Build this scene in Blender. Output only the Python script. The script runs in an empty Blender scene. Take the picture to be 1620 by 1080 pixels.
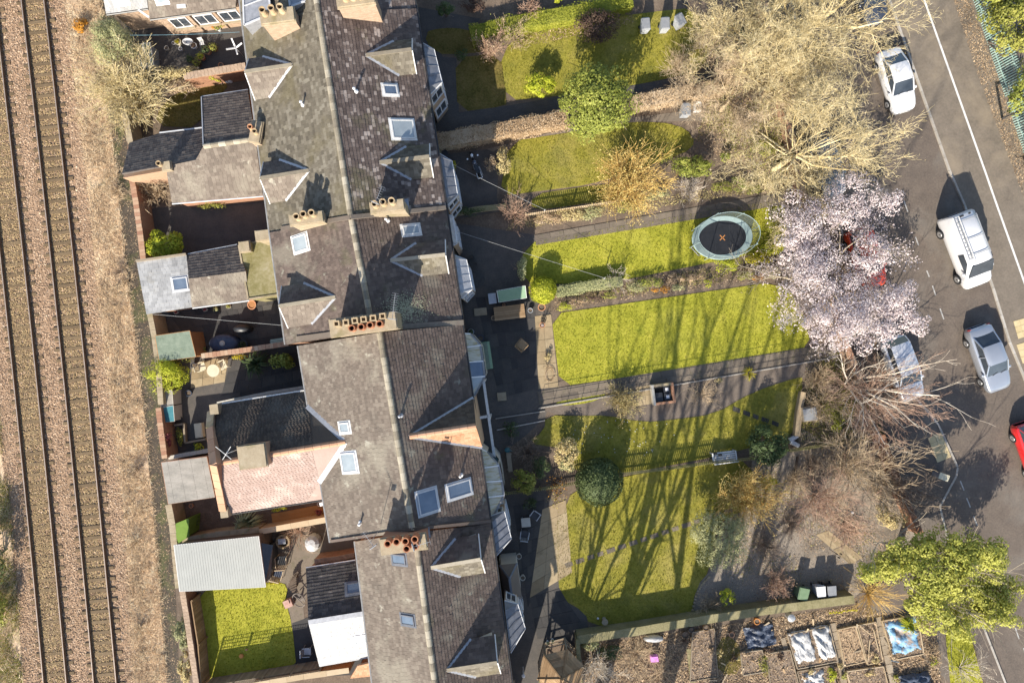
import bpy, math, random
import numpy as np
from mathutils import Vector, Matrix, Quaternion

# ------------------------------------------------------------------ camera, sky, sun, exposure
H = 46.0                      # drone height above the gardens (metres)
K = 810.0 / 34.5              # photo pixels per metre on the ground
SUN_ELEV = math.radians(31.0)
SH = math.radians(15.5)       # shadows fall up the picture, this far to the right
scene = bpy.context.scene
COL = scene.collection
cam_d = bpy.data.cameras.new('camera'); cam_d.sensor_width = 36; cam_d.lens = 24
cam_d.clip_end = 600
cam = bpy.data.objects.new('camera', cam_d); COL.objects.link(cam); cam.location = (0, 0, H)
scene.camera = cam
world = bpy.data.worlds.new('World'); scene.world = world; world.use_nodes = True
wn = world.node_tree; bg = wn.nodes['Background']
sky = wn.nodes.new('ShaderNodeTexSky'); sky.sky_type = 'NISHITA'; sky.sun_disc = False
sky.sun_elevation = SUN_ELEV; sky.sun_rotation = math.pi + SH
wn.links.new(sky.outputs[0], bg.inputs[0]); bg.inputs[1].default_value = 0.12
sun_d = bpy.data.lights.new('sun', 'SUN'); sun_d.energy = 5.0; sun_d.angle = math.radians(0.5)
sun_d.color = (1.0, 0.92, 0.79)
sun = bpy.data.objects.new('sun', sun_d); COL.objects.link(sun)
_d = Vector((math.sin(SH) * math.cos(SUN_ELEV), math.cos(SH) * math.cos(SUN_ELEV), -math.sin(SUN_ELEV)))
sun.rotation_euler = _d.to_track_quat('-Z', 'Y').to_euler(); sun.location = (-20, -60, 60)
scene.view_settings.view_transform = 'Standard'; scene.view_settings.look = 'None'
scene.view_settings.gamma = 1; scene.view_settings.exposure = 1.02
scene.render.engine = 'CYCLES'
scene.cycles.max_bounces = 5; scene.cycles.diffuse_bounces = 3; scene.cycles.glossy_bounces = 2
scene.cycles.transparent_max_bounces = 8; scene.cycles.transmission_bounces = 3

# ------------------------------------------------------------------ helpers
R = random.Random(7)
NR = np.random.default_rng(11)
CAMP = Vector((0, 0, H))
def P(px, py, z=0.0):
    """the point at height z that the drone saw at photo pixel px, py"""
    s = (H - z) / H / K
    return Vector(((px - 810) * s, (540 - py) * s, z))
class Plane:
    def __init__(self, a, b, c):
        a, b, c = P(*a), P(*b), P(*c)
        self.o = a; n = (b - a).cross(c - a).normalized()
        self.n = n if n.z > 0 else -n
    def pt(self, px, py, off=0.0):
        d = P(px, py) - CAMP
        t = (self.o - CAMP).dot(self.n) / d.dot(self.n)
        return CAMP + d * t + self.n * off
    def z(self, x, y):
        return self.o.z - ((x - self.o.x) * self.n.x + (y - self.o.y) * self.n.y) / self.n.z

class MB:
    def __init__(s): s.v = []; s.f = []; s.m = []; s.c = []
    def add(s, vs, fs, m=0, c=None):
        b = len(s.v); s.v.extend([tuple(x) for x in vs])
        c = R.random() if c is None else c
        for q in fs: s.f.append(tuple(b + i for i in q)); s.m.append(m); s.c.append(c)
        return s
    def box(s, c, size, rz=0.0, m=0, col=None, M=None):
        hx, hy, hz = size[0] / 2, size[1] / 2, size[2] / 2
        vs = [Vector((x, y, z)) for z in (-hz, hz) for x, y in ((-hx, -hy), (hx, -hy), (hx, hy), (-hx, hy))]
        if M is None: M = Matrix.Rotation(rz, 3, 'Z')
        c = Vector(c)
        return s.add([M @ v + c for v in vs], [(3, 2, 1, 0), (4, 5, 6, 7), (0, 1, 5, 4), (1, 2, 6, 5), (2, 3, 7, 6), (3, 0, 4, 7)], m, col)
    def beam(s, a, b, w, h, m=0, col=None, up=(0, 0, 1)):
        a, b = Vector(a), Vector(b); d = b - a; L = d.length
        if L < 1e-6: return s
        x = d / L; u = Vector(up); y = u.cross(x)
        if y.length < 1e-4: y = Vector((0, 1, 0)).cross(x)
        y.normalize(); z = x.cross(y)
        return s.box((a + b) / 2, (L, w, h), M=Matrix((x, y, z)).transposed(), m=m, col=col)
    def tube(s, a, b, r0, r1=None, n=8, m=0, col=None, caps=True):
        r1 = r0 if r1 is None else r1
        a, b = Vector(a), Vector(b); d = (b - a)
        if d.length < 1e-6: return s
        d.normalize(); x = d.orthogonal().normalized(); y = d.cross(x)
        vs = []
        for p, r in ((a, r0), (b, r1)):
            for i in range(n):
                t = 2 * math.pi * i / n; vs.append(p + x * (r * math.cos(t)) + y * (r * math.sin(t)))
        fs = [(i, (i + 1) % n, n + (i + 1) % n, n + i) for i in range(n)]
        if caps: fs += [tuple(range(n - 1, -1, -1)), tuple(range(n, 2 * n))]
        return s.add(vs, fs, m, col)
    def path(s, pts, r, n=6, m=0, col=None):
        for a, b in zip(pts[:-1], pts[1:]): s.tube(a, b, r, r, n, m, col)
        return s
    def lathe(s, c, prof, n=16, m=0, col=None, sx=1, sy=1, close=True, ph=0.0):
        c = Vector(c); vs = []
        for r, z in prof:
            for i in range(n):
                t = 2 * math.pi * i / n + ph; vs.append(c + Vector((r * sx * math.cos(t), r * sy * math.sin(t), z)))
        fs = []
        for k in range(len(prof) - 1):
            for i in range(n):
                j = (i + 1) % n; fs.append((k * n + i, k * n + j, (k + 1) * n + j, (k + 1) * n + i))
        if close:
            fs.append(tuple(range(n - 1, -1, -1))); fs.append(tuple(range((len(prof) - 1) * n, len(prof) * n)))
        return s.add(vs, fs, m, col)
    def prism(s, poly, z0, z1, m=0, col=None):
        """poly: world xy points; z0, z1 numbers or lists"""
        n = len(poly); A = sum(poly[i][0] * poly[(i + 1) % n][1] - poly[(i + 1) % n][0] * poly[i][1] for i in range(n))
        if A < 0: poly = poly[::-1]; z1 = z1[::-1] if isinstance(z1, list) else z1
        g = lambda z, i: z[i] if isinstance(z, list) else z
        vs = [(p[0], p[1], g(z0, i)) for i, p in enumerate(poly)] + [(p[0], p[1], g(z1, i)) for i, p in enumerate(poly)]
        fs = [tuple(range(n - 1, -1, -1)), tuple(range(n, 2 * n))] + [(i, (i + 1) % n, n + (i + 1) % n, n + i) for i in range(n)]
        return s.add(vs, fs, m, col)
    def slab(s, pts, t, m=0, col=None):
        """polygon in 3-D thickened downwards by t along its normal"""
        pts = [Vector(p) for p in pts]; n = Vector((0, 0, 0))
        for i in range(len(pts)): n += (pts[i] - pts[0]).cross(pts[(i + 1) % len(pts)] - pts[0])
        n.normalize()
        if n.z < 0: n = -n; pts = pts[::-1]
        k = len(pts); vs = [p - n * t for p in pts] + pts
        fs = [tuple(range(k - 1, -1, -1)), tuple(range(k, 2 * k))] + [(i, (i + 1) % k, k + (i + 1) % k, k + i) for i in range(k)]
        return s.add(vs, fs, m, col)
    def build(s, name, mats, parent=None, smooth=False, loc=None):
        me = bpy.data.meshes.new(name)
        o_ = Vector(loc) if loc is not None else Vector((0, 0, 0))
        base = o_ + (world_loc(parent) if parent is not None else Vector((0, 0, 0)))
        V = np.array(s.v, dtype=np.float32).reshape(-1, 3) - np.array(base, dtype=np.float32)
        me.from_pydata(V.tolist(), [], s.f)
        if not isinstance(mats, (list, tuple)): mats = [mats]
        for m in mats: me.materials.append(MAT(m))
        if len(mats) > 1: me.polygons.foreach_set('material_index', s.m)
        a = me.attributes.new('rnd', 'FLOAT', 'FACE'); a.data.foreach_set('value', s.c)
        if smooth: me.polygons.foreach_set('use_smooth', [True] * len(s.f))
        me.update()
        ob = bpy.data.objects.new(name, me); COL.objects.link(ob)
        ob.location = o_
        if parent is not None: ob.parent = parent
        return ob
def world_loc(o):
    v = Vector(o.location)
    while o.parent is not None: o = o.parent; v = v + Vector(o.location)
    return v
def thing(name, label, cat, loc=(0, 0, 0), group=None):
    o = bpy.data.objects.new(name, None); COL.objects.link(o); o.location = loc
    o.empty_display_size = 0.2
    return tag(o, label, cat, group)
def tag(o, label=None, cat=None, group=None, kind=None):
    if label: o['label'] = label
    if cat: o['category'] = cat
    if group: o['group'] = group
    if kind: o['kind'] = kind
    return o
def copy_part(src, parent, loc=None, rot=None):
    c = src.copy(); COL.objects.link(c); c.parent = parent
    if loc is not None: c.location = loc
    if rot is not None: c.rotation_euler = rot
    return c
def copy_tree(o, parent=None):
    c = o.copy(); COL.objects.link(c); c.parent = parent
    for ch in list(o.children): copy_tree(ch, c)
    return c
def npmesh(name, V, F, mat, parent=None, rnd=None, smooth=False, loc=None):
    """numpy mesh: V (n,3) world, F (m,k) all same k"""
    me = bpy.data.meshes.new(name)
    base = Vector(loc) if loc is not None else Vector((0, 0, 0))
    wl = base + (world_loc(parent) if parent is not None else Vector((0, 0, 0)))
    V = (np.asarray(V, dtype=np.float32) - np.array(wl, dtype=np.float32)).astype(np.float32)
    F = np.asarray(F, dtype=np.int32); m, k = F.shape
    me.vertices.add(len(V)); me.vertices.foreach_set('co', V.ravel())
    me.loops.add(m * k); me.loops.foreach_set('vertex_index', F.ravel())
    me.polygons.add(m); me.polygons.foreach_set('loop_start', np.arange(0, m * k, k, dtype=np.int32))
    me.polygons.foreach_set('loop_total', np.full(m, k, dtype=np.int32))
    me.update(calc_edges=True)
    me.materials.append(MAT(mat))
    a = me.attributes.new('rnd', 'FLOAT', 'FACE')
    a.data.foreach_set('value', (NR.random(m) if rnd is None else np.asarray(rnd)).astype(np.float32))
    if smooth: me.polygons.foreach_set('use_smooth', np.ones(m, dtype=bool))
    ob = bpy.data.objects.new(name, me); COL.objects.link(ob); ob.location = base
    if parent is not None: ob.parent = parent
    return ob
def inside(poly, X, Y):
    poly = [(p[0], p[1]) for p in poly]; r = np.zeros(X.shape, bool); n = len(poly)
    for i in range(n):
        x0, y0 = poly[i]; x1, y1 = poly[(i + 1) % n]
        if y0 == y1: continue
        c = ((y0 > Y) != (y1 > Y)) & (X < (x1 - x0) * (Y - y0) / (y1 - y0) + x0)
        r ^= c
    return r
def scatter(poly, n):
    """about n random xy points inside a world polygon"""
    xs = [p[0] for p in poly]; ys = [p[1] for p in poly]
    A = abs(sum(poly[i][0] * poly[(i + 1) % len(poly)][1] - poly[(i + 1) % len(poly)][0] * poly[i][1] for i in range(len(poly)))) / 2
    bb = (max(xs) - min(xs)) * (max(ys) - min(ys)); k = int(n * bb / max(A, 1e-6)) + 4
    X = NR.uniform(min(xs), max(xs), k); Y = NR.uniform(min(ys), max(ys), k)
    ok = inside(poly, X, Y); return X[ok], Y[ok]
def area(poly):
    return abs(sum(poly[i][0] * poly[(i + 1) % len(poly)][1] - poly[(i + 1) % len(poly)][0] * poly[i][1] for i in range(len(poly)))) / 2
def PP(pts, z=0.0): return [P(a, b, z) for a, b in pts]
def smoothpoly(pts, it=2, cut=.7):
    pts = [Vector((p[0], p[1])) for p in pts]
    for k in range(it):
        q = []
        for i in range(len(pts)):
            a, b = pts[i], pts[(i + 1) % len(pts)]
            f = min(.3, cut / (1 + k) / max(1e-4, (b - a).length))
            q += [a * (1 - f) + b * f, a * f + b * (1 - f)]
        pts = q
    return [(p.x, p.y) for p in pts]
def smoothline(pts, it=2):
    pts = [Vector(p) for p in pts]
    for _ in range(it):
        q = [pts[0]]
        for a, b in zip(pts[:-1], pts[1:]): q += [a * .75 + b * .25, a * .25 + b * .75]
        pts = q + [pts[-1]]
    return pts

# ------------------------------------------------------------------ materials
_M = {}
MDEF = {}
def MAT(n):
    if n not in _M: _M[n] = make_mat(n, **MDEF[n])
    return _M[n]
def make_mat(name, cols, rough=0.85, scale=4.0, detail=5.0, attr=0.35, orand=0.0, bump=0.0, bscale=30.0, metal=0.0, spec=0.3,
             patches=(), pos=None, stretch=None, alpha=1.0, trans=0.0, brick=None, fine=0.0, coat=0.0, dist=0.0, emit=None, sub=0.0, contrast=1.0):
    m = bpy.data.materials.new(name); m.use_nodes = True; nt = m.node_tree; N = nt.nodes; L = nt.links
    b = N['Principled BSDF']
    tc = N.new('ShaderNodeNewGeometry'); co = tc.outputs['Position']
    if stretch:
        mp = N.new('ShaderNodeMapping'); mp.inputs['Rotation'].default_value = (0, 0, stretch[1]); mp.inputs['Scale'].default_value = stretch[0]
        L.new(co, mp.inputs[0]); co = mp.outputs[0]
    def noise(sc, det=5.0, dist=0.0, off=None):
        n = N.new('ShaderNodeTexNoise'); n.inputs['Scale'].default_value = sc; n.inputs['Detail'].default_value = det
        n.inputs['Roughness'].default_value = 0.62; n.inputs['Distortion'].default_value = dist
        if off is not None:
            mp = N.new('ShaderNodeMapping'); mp.inputs['Location'].default_value = (off, off * 1.7, off * .3); L.new(co, mp.inputs[0]); L.new(mp.outputs[0], n.inputs['Vector'])
        else: L.new(co, n.inputs['Vector'])
        return n.outputs[0]
    def math_(op, a, bb, clamp=False):
        x = N.new('ShaderNodeMath'); x.operation = op; x.use_clamp = clamp
        for i, q in enumerate((a, bb)):
            if isinstance(q, (int, float)): x.inputs[i].default_value = q
            else: L.new(q, x.inputs[i])
        return x.outputs[0]
    n1 = noise(scale, detail, dist)
    # spread the noise to use the full ramp
    fac = math_('MULTIPLY_ADD', n1, 2.2 * contrast); fac.node.inputs[2].default_value = 0.5 - 1.1 * contrast
    if fine:
        nf = math_('MULTIPLY_ADD', noise(scale * 7, 3), 2.0); nf.node.inputs[2].default_value = -.5
        fac = math_('ADD', math_('MULTIPLY', fac, 1 - fine), math_('MULTIPLY', nf, fine))
    if attr:
        at = N.new('ShaderNodeAttribute'); at.attribute_name = 'rnd'
        fac = math_('ADD', math_('MULTIPLY', fac, 1 - attr), math_('MULTIPLY', at.outputs['Fac'], attr))
    if orand:
        oi = N.new('ShaderNodeObjectInfo')
        fac = math_('ADD', math_('MULTIPLY', fac, 1 - orand), math_('MULTIPLY', oi.outputs['Random'], orand))
    fac = math_('ADD', fac, 0.0, True)
    rp = N.new('ShaderNodeValToRGB'); e = rp.color_ramp.elements
    pos = pos or [i / max(1, len(cols) - 1) for i in range(len(cols))]
    if len(cols) == 1: cols = [cols[0], cols[0]]; pos = [0, 1]
    e[0].color = (*cols[0], 1); e[0].position = pos[0]; e[1].color = (*cols[-1], 1); e[1].position = pos[-1]
    for c, p in list(zip(cols, pos))[1:-1]:
        q = e.new(p); q.color = (*c, 1)
    L.new(fac, rp.inputs[0]); color = rp.outputs[0]
    bh = None
    if brick:
        bt = N.new('ShaderNodeTexBrick'); uvw = N.new('ShaderNodeTexCoord')
        # rows run up the wall: use (x+y, z)
        sx = N.new('ShaderNodeSeparateXYZ'); L.new(tc.outputs['Position'], sx.inputs[0])
        cx = N.new('ShaderNodeCombineXYZ'); L.new(math_('ADD', sx.outputs[0], sx.outputs[1]), cx.inputs[0]); L.new(sx.outputs[2], cx.inputs[1])
        L.new(cx.outputs[0], bt.inputs['Vector']); bt.inputs['Scale'].default_value = 1.0
        bt.inputs['Brick Width'].default_value = .23; bt.inputs['Row Height'].default_value = .075; bt.inputs['Mortar Size'].default_value = .008
        bt.inputs['Color1'].default_value = (1, 1, 1, 1); bt.inputs['Color2'].default_value = (.7, .7, .7, 1); bt.inputs['Mortar'].default_value = (*brick, 1)
        mx = N.new('ShaderNodeMix'); mx.data_type = 'RGBA'; mx.blend_type = 'MULTIPLY'; mx.inputs[0].default_value = 0.8
        L.new(color, mx.inputs[6]); L.new(bt.outputs[0], mx.inputs[7]); color = mx.outputs[2]; bh = bt.outputs[1]
    for i, (pc, ps, lo, hi, amt) in enumerate(patches):
        mr = N.new('ShaderNodeMapRange'); mr.clamp = True; L.new(noise(ps, 6, 0.3, 3.1 + i * 7), mr.inputs[0])
        mr.inputs[1].default_value = lo; mr.inputs[2].default_value = hi; mr.inputs[3].default_value = 0; mr.inputs[4].default_value = amt
        mx = N.new('ShaderNodeMix'); mx.data_type = 'RGBA'; L.new(mr.outputs[0], mx.inputs[0]); L.new(color, mx.inputs[6]); mx.inputs[7].default_value = (*pc, 1)
        color = mx.outputs[2]
    L.new(color, b.inputs['Base Color'])
    b.inputs['Roughness'].default_value = rough; b.inputs['Metallic'].default_value = metal
    b.inputs['Specular IOR Level'].default_value = spec
    if coat: b.inputs['Coat Weight'].default_value = coat; b.inputs['Coat Roughness'].default_value = 0.05
    if alpha < 1: b.inputs['Alpha'].default_value = alpha
    if trans: b.inputs['Transmission Weight'].default_value = trans
    if sub:   # thin leaves let light through
        tr = N.new('ShaderNodeBsdfTranslucent'); L.new(color, tr.inputs[0]); ms = N.new('ShaderNodeMixShader'); ms.inputs[0].default_value = sub
        L.new(b.outputs[0], ms.inputs[1]); L.new(tr.outputs[0], ms.inputs[2]); L.new(ms.outputs[0], N['Material Output'].inputs[0])
    if bump:
        bp = N.new('ShaderNodeBump'); bp.inputs['Strength'].default_value = bump; bp.inputs['Distance'].default_value = 0.03
        L.new(bh if bh is not None else noise(bscale, 4), bp.inputs['Height']); L.new(bp.outputs[0], b.inputs['Normal'])
        if bh is not None: bp.invert = True
    return m
def D(n, *cols, **kw): MDEF[n] = dict(cols=list(cols), **kw)

D('soil', (0.0625, 0.045, 0.0325), (0.125, 0.0938, 0.0688), (0.213, 0.163, 0.119), scale=1.2, fine=.5, attr=0, bump=.6, bscale=14)
D('verge', (0.168, 0.112, 0.0753), (0.37, 0.258, 0.167), (0.604, 0.452, 0.301), (0.738, 0.598, 0.436), scale=.9, fine=.55, attr=0, bump=.7, bscale=12,
  patches=(((.12, .12, .04), .35, .56, .66, .5),))
D('ballast', (0.0729, 0.0468, 0.0305), (0.229, 0.144, 0.0876), (0.375, 0.252, 0.161), (0.52, 0.383, 0.265), scale=9, fine=.5, attr=0, bump=.9, bscale=16,
  patches=(((.20, .13, .07), .5, .48, .62, .45),))
D('stone_chip', (0.107, 0.0678, 0.0435), (0.286, 0.185, 0.116), (0.423, 0.29, 0.189), (0.656, 0.514, 0.371), attr=.75, scale=1.5, rough=.9)
D('stone_chip_brown', (0.102, 0.0723, 0.0399), (0.231, 0.158, 0.0799), (0.362, 0.26, 0.133), (0.521, 0.391, 0.213), attr=.75, scale=1.5, rough=.9)
D('sleeper', (0.0752, 0.0508, 0.028), (0.142, 0.0983, 0.0554), (0.201, 0.144, 0.0815), scale=6, fine=.4, attr=0, orand=.3, bump=.5, bscale=20)
D('rail_rust', (.10, .055, .03), (.19, .105, .055), (.26, .155, .09), scale=5, fine=.3, rough=.7, attr=0)
D('rail_top', (.35, .27, .20), (.5, .42, .36), scale=3, rough=.45, metal=.5, attr=0)
D('back_path', (0.0298, 0.0238, 0.017), (0.0638, 0.051, 0.0382), (0.102, 0.085, 0.0595), scale=2.2, fine=.5, attr=0, bump=.5, patches=(((.08, .085, .03), .7, .5, .62, .7),))
D('lawn', (0.118, 0.125, 0.0137), (0.228, 0.23, 0.0253), (0.33, 0.315, 0.0403), (0.414, 0.334, 0.0804), scale=.9, fine=.5, attr=0, bump=.8, bscale=22, spec=.1, patches=(((.34, .32, .06), .45, .52, .68, .5), ((.14, .17, .02), .7, .55, .7, .45)))
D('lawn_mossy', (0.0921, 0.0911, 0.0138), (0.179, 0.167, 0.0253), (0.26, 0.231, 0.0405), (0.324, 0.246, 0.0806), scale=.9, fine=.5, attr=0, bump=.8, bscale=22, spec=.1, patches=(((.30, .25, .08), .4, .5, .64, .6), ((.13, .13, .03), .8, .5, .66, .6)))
D('lawn_dull', (0.0605, 0.0541, 0.0132), (0.11, 0.0947, 0.0242), (0.176, 0.135, 0.044), (0.22, 0.144, 0.066), scale=1.1, fine=.5, attr=0, bump=.8, bscale=22, spec=.1)  # darker lawn copy: the shade over these lawns is put into the colour
D('grass', (0.0999, 0.109, 0.0119), (0.229, 0.231, 0.024), (0.358, 0.348, 0.0419), (0.515, 0.425, 0.108), attr=.55, scale=1.1, spec=.1, sub=.3)
D('grass_mossy', (0.0806, 0.0822, 0.0128), (0.183, 0.174, 0.0257), (0.288, 0.26, 0.0448), (0.415, 0.319, 0.115), attr=.55, scale=1.1, spec=.1, sub=.3)
D('grass_dull', (0.0495, 0.0451, 0.011), (0.099, 0.0857, 0.022), (0.165, 0.126, 0.0385), (0.242, 0.162, 0.077), attr=.55, scale=1.1, spec=.1, sub=.3)  # blades of those lawns, darkened for the shade in the same way
D('straw', (0.287, 0.189, 0.113), (0.573, 0.414, 0.264), (0.8, 0.637, 0.432), (0.8, 0.8, 0.639), attr=.6, scale=1.0, spec=.1, sub=.2)
D('asphalt', (0.0685, 0.0563, 0.0479), (0.115, 0.092, 0.0748), (0.16, 0.129, 0.102), scale=1.2, fine=.55, attr=0, bump=.4, bscale=45, patches=(((.20, .185, .16), .18, .5, .65, .45),))
D('asphalt_path', (0.104, 0.0861, 0.0683), (0.153, 0.127, 0.1), (0.201, 0.168, 0.133), scale=1.0, fine=.5, attr=0, bump=.3, bscale=50, patches=(((.26, .21, .15), .3, .52, .66, .6),))
D('yard', (0.0404, 0.0374, 0.0376), (0.0751, 0.0682, 0.0627), (0.127, 0.11, 0.094), scale=1.5, fine=.5, attr=0, orand=.3, bump=.3, bscale=30)
D('slab', (.085, .072, .06), (.14, .115, .09), (.20, .165, .125), scale=3, fine=.4, attr=0, orand=.5, bump=.35, bscale=25, patches=(((.07, .075, .03), 2.2, .55, .7, .5),))
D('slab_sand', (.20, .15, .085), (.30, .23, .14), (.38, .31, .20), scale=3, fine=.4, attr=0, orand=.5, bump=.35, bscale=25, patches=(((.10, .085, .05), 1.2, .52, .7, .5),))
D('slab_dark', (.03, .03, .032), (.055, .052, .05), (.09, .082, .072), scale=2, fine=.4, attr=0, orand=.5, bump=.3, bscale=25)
D('gravel', (0.0976, 0.0828, 0.0671), (0.235, 0.198, 0.159), (0.351, 0.304, 0.243), scale=11, fine=.5, attr=0, bump=.8, bscale=40, patches=(((.10, .08, .06), .5, .52, .66, .6),))
D('white_paint', (.62, .62, .6), (.78, .78, .77), scale=6, rough=.5, attr=0)
D('white_worn', (0.264, 0.255, 0.246), (0.598, 0.59, 0.572), (0.686, 0.678, 0.66), scale=5, fine=.5, rough=.7, attr=0)
D('yellow_line', (.25, .19, .09), (.42, .33, .14), scale=6, attr=0, fine=.5)
D('kerb', (.20, .18, .155), (.34, .31, .27), (.46, .43, .39), scale=3, fine=.4, attr=0, orand=.4, bump=.3)
D('tactile', (.42, .33, .17), (.54, .44, .26), scale=4, attr=0, bump=.4, bscale=30, orand=.3)
SL = dict(attr=.62, rough=.8, bump=.35, bscale=26)
D('slate_brown', (0.0467, 0.0341, 0.0308), (0.0891, 0.0667, 0.0583), (0.127, 0.0972, 0.0842), (0.306, 0.254, 0.223), (0.425, 0.365, 0.332), pos=[0, .34, .66, .82, 1], scale=.8, fine=.2, patches=(((.10, .095, .045), .5, .55, .66, .55), ((.045, .035, .033), .33, .56, .7, .5)), **SL)
D('slate_pale', (0.0559, 0.0478, 0.036), (0.0947, 0.0819, 0.0616), (0.131, 0.114, 0.0872), (0.18, 0.162, 0.128), (0.325, 0.299, 0.256), pos=[0, .3, .6, .85, 1], scale=.8, fine=.2, patches=(((.12, .10, .05), .45, .5, .64, .5), ((.07, .056, .045), .4, .57, .68, .6)), **SL)
D('slate_plain', (0.0638, 0.0473, 0.0405), (0.0867, 0.0659, 0.0557), (0.112, 0.0845, 0.0717), (0.147, 0.115, 0.0949), (0.239, 0.198, 0.169), pos=[0, .35, .65, .9, 1], scale=.8, fine=.2, patches=(((.20, .178, .14), .35, .54, .64, .6), ((.10, .10, .05), .6, .58, .7, .4), ((.26, .25, .20), 1.6, .62, .70, .7)), **SL)
D('slate_lit', (0.0983, 0.0792, 0.0647), (0.131, 0.106, 0.0859), (0.162, 0.133, 0.108), (0.202, 0.171, 0.139), (0.324, 0.293, 0.252), pos=[0, .35, .65, .9, 1], scale=.8, fine=.2, patches=(((.26, .235, .185), .35, .52, .64, .6), ((.10, .085, .07), .5, .56, .68, .6), ((.36, .34, .28), 1.5, .62, .70, .7)), **SL)  # paler copy of slate_plain; sunlight is painted into the sunny slopes
D('slate_dark', (0.056, 0.046, 0.043), (0.0952, 0.078, 0.0688), (0.134, 0.11, 0.0929), (0.19, 0.155, 0.125), scale=.8, **SL)  # also on slopes turned from the sun, with their shade painted in
D('slate_grey', (0.145, 0.145, 0.149), (0.255, 0.255, 0.255), (0.34, 0.34, 0.34), (0.425, 0.425, 0.416), scale=.9, fine=.2, patches=(((.22, .2, .16), .7, .55, .7, .5),), attr=.35, rough=.8, bump=.35, bscale=26)
D('slate_black', (0.0392, 0.037, 0.0361), (0.0672, 0.063, 0.0602), (0.101, 0.092, 0.086), (0.336, 0.3, 0.258), pos=[0, .5, .82, 1], scale=2.2, fine=.2, stretch=((1, 5, 1), .15), **SL)
D('slate_white', (0.273, 0.273, 0.28), (0.395, 0.395, 0.395), (0.45, 0.45, 0.443), pos=[0, .25, 1], scale=3.5, fine=.4, patches=(((.25, .25, .26), 5, .5, .62, .7), ((.42, .40, .37), .9, .5, .66, .6)), **SL)
D('clay_tile', (0.235, 0.166, 0.138), (0.28, 0.202, 0.172), (0.324, 0.243, 0.211), (0.405, 0.332, 0.3), scale=.9, fine=.2, attr=.35, rough=.8, bump=.3, bscale=26, patches=(((.52, .44, .38), .7, .54, .68, .6),))
D('leaf_gold', (.40, .29, .08), (.54, .43, .15), (.64, .55, .26), attr=.6, scale=2, spec=.1, sub=.25)
D('clay_orange', (0.267, 0.131, 0.0655), (0.341, 0.187, 0.108), (0.385, 0.247, 0.159), scale=.9, **SL)
D('clay_dark', (0.0448, 0.035, 0.0275), (0.0784, 0.06, 0.0473), (0.112, 0.088, 0.0645), (0.246, 0.14, 0.086), pos=[0, .5, .85, 1], scale=.8, patches=(((.12, .115, .10), .4, .55, .7, .6),), **SL)
D('moss_flat', (.10, .085, .035), (.17, .15, .06), (.25, .22, .12), (.33, .30, .22), scale=.8, fine=.4, attr=0, bump=.5, bscale=18)
D('ridge_tile', (.12, .10, .08), (.22, .19, .14), (.34, .30, .23), (.44, .40, .32), scale=3, fine=.3, attr=0, orand=.6, bump=.3)
D('ridge_clay', (.36, .2, .12), (.46, .28, .18), scale=3, fine=.3, attr=0, orand=.6, bump=.3)
D('lead', (0.204, 0.212, 0.23), (0.306, 0.315, 0.34), (0.408, 0.416, 0.442), scale=4, fine=.3, rough=.5, metal=.3, attr=0)
D('lead_white', (0.36, 0.368, 0.384), (0.528, 0.536, 0.552), scale=4, fine=.3, rough=.5, attr=0)
D('lead_dark', (.085, .09, .105), (.14, .148, .17), (.22, .23, .26), scale=3, fine=.3, rough=.45, metal=.2, attr=.2, stretch=((1, 1, 1), 0))
D('brick', (.22, .11, .065), (.34, .18, .11), (.42, .25, .16), scale=5, fine=.4, attr=0, brick=(.55, .5, .44), bump=.5)
D('brick_pale', (0.312, 0.218, 0.148), (0.406, 0.296, 0.211), (0.468, 0.367, 0.281), scale=4, fine=.4, attr=0, brick=(.75, .7, .62), bump=.5)
D('brick_mix', (.17, .085, .06), (.30, .16, .10), (.40, .27, .18), (.45, .40, .30), scale=6, fine=.4, attr=.4, orand=.5, bump=.4)
D('sandstone', (0.221, 0.174, 0.111), (0.31, 0.251, 0.17), (0.383, 0.325, 0.236), scale=3, fine=.4, attr=0, bump=.4, bscale=20, patches=(((.16, .14, .06), .9, .53, .68, .6),))
D('mossy_wall', (.12, .11, .05), (.21, .185, .095), (.31, .27, .16), scale=1.4, fine=.45, attr=0, bump=.6, bscale=18)
D('render_wall', (0.383, 0.357, 0.306), (0.493, 0.459, 0.399), scale=2, attr=0, fine=.3)
D('pot_buff', (0.321, 0.23, 0.131), (0.428, 0.329, 0.207), scale=4, attr=0, orand=.5, fine=.3)
D('pot_red', (0.288, 0.112, 0.056), (0.376, 0.176, 0.096), scale=4, attr=0, orand=.5, fine=.3)
D('terracotta', (.42, .20, .10), (.55, .30, .18), scale=5, attr=0, orand=.4, fine=.3)
D('soot', (.012, .011, .01), (.03, .027, .024), scale=4, attr=0)
D('white_plastic', (0.578, 0.578, 0.586), (0.68, 0.68, 0.68), scale=4, rough=.35, attr=0, spec=.5)
D('grey_plastic', (.30, .32, .35), (.42, .44, .47), scale=4, rough=.45, attr=0, spec=.5)
D('grey_lid', (0.171, 0.179, 0.191), (0.216, 0.223, 0.233), scale=4, rough=.4, attr=0, spec=.5)
D('black_plastic', (.016, .017, .02), (.035, .037, .042), scale=4, rough=.45, attr=0, spec=.5)
D('navy_cover', (.035, .045, .075), (.075, .095, .14), scale=5, rough=.55, attr=0)
D('green_bin', (0.106, 0.162, 0.09), (0.158, 0.222, 0.132), scale=4, rough=.45, attr=0)
D('gutter_black', (.02, .02, .022), (.045, .045, .048), scale=5, rough=.4, attr=0)
D('gutter_grey', (.16, .16, .165), (.30, .30, .30), scale=3, rough=.5, attr=0)
D('glass', (.02, .026, .034), (.06, .072, .088), scale=.7, rough=.1, attr=0, spec=.5, coat=.2)
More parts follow.
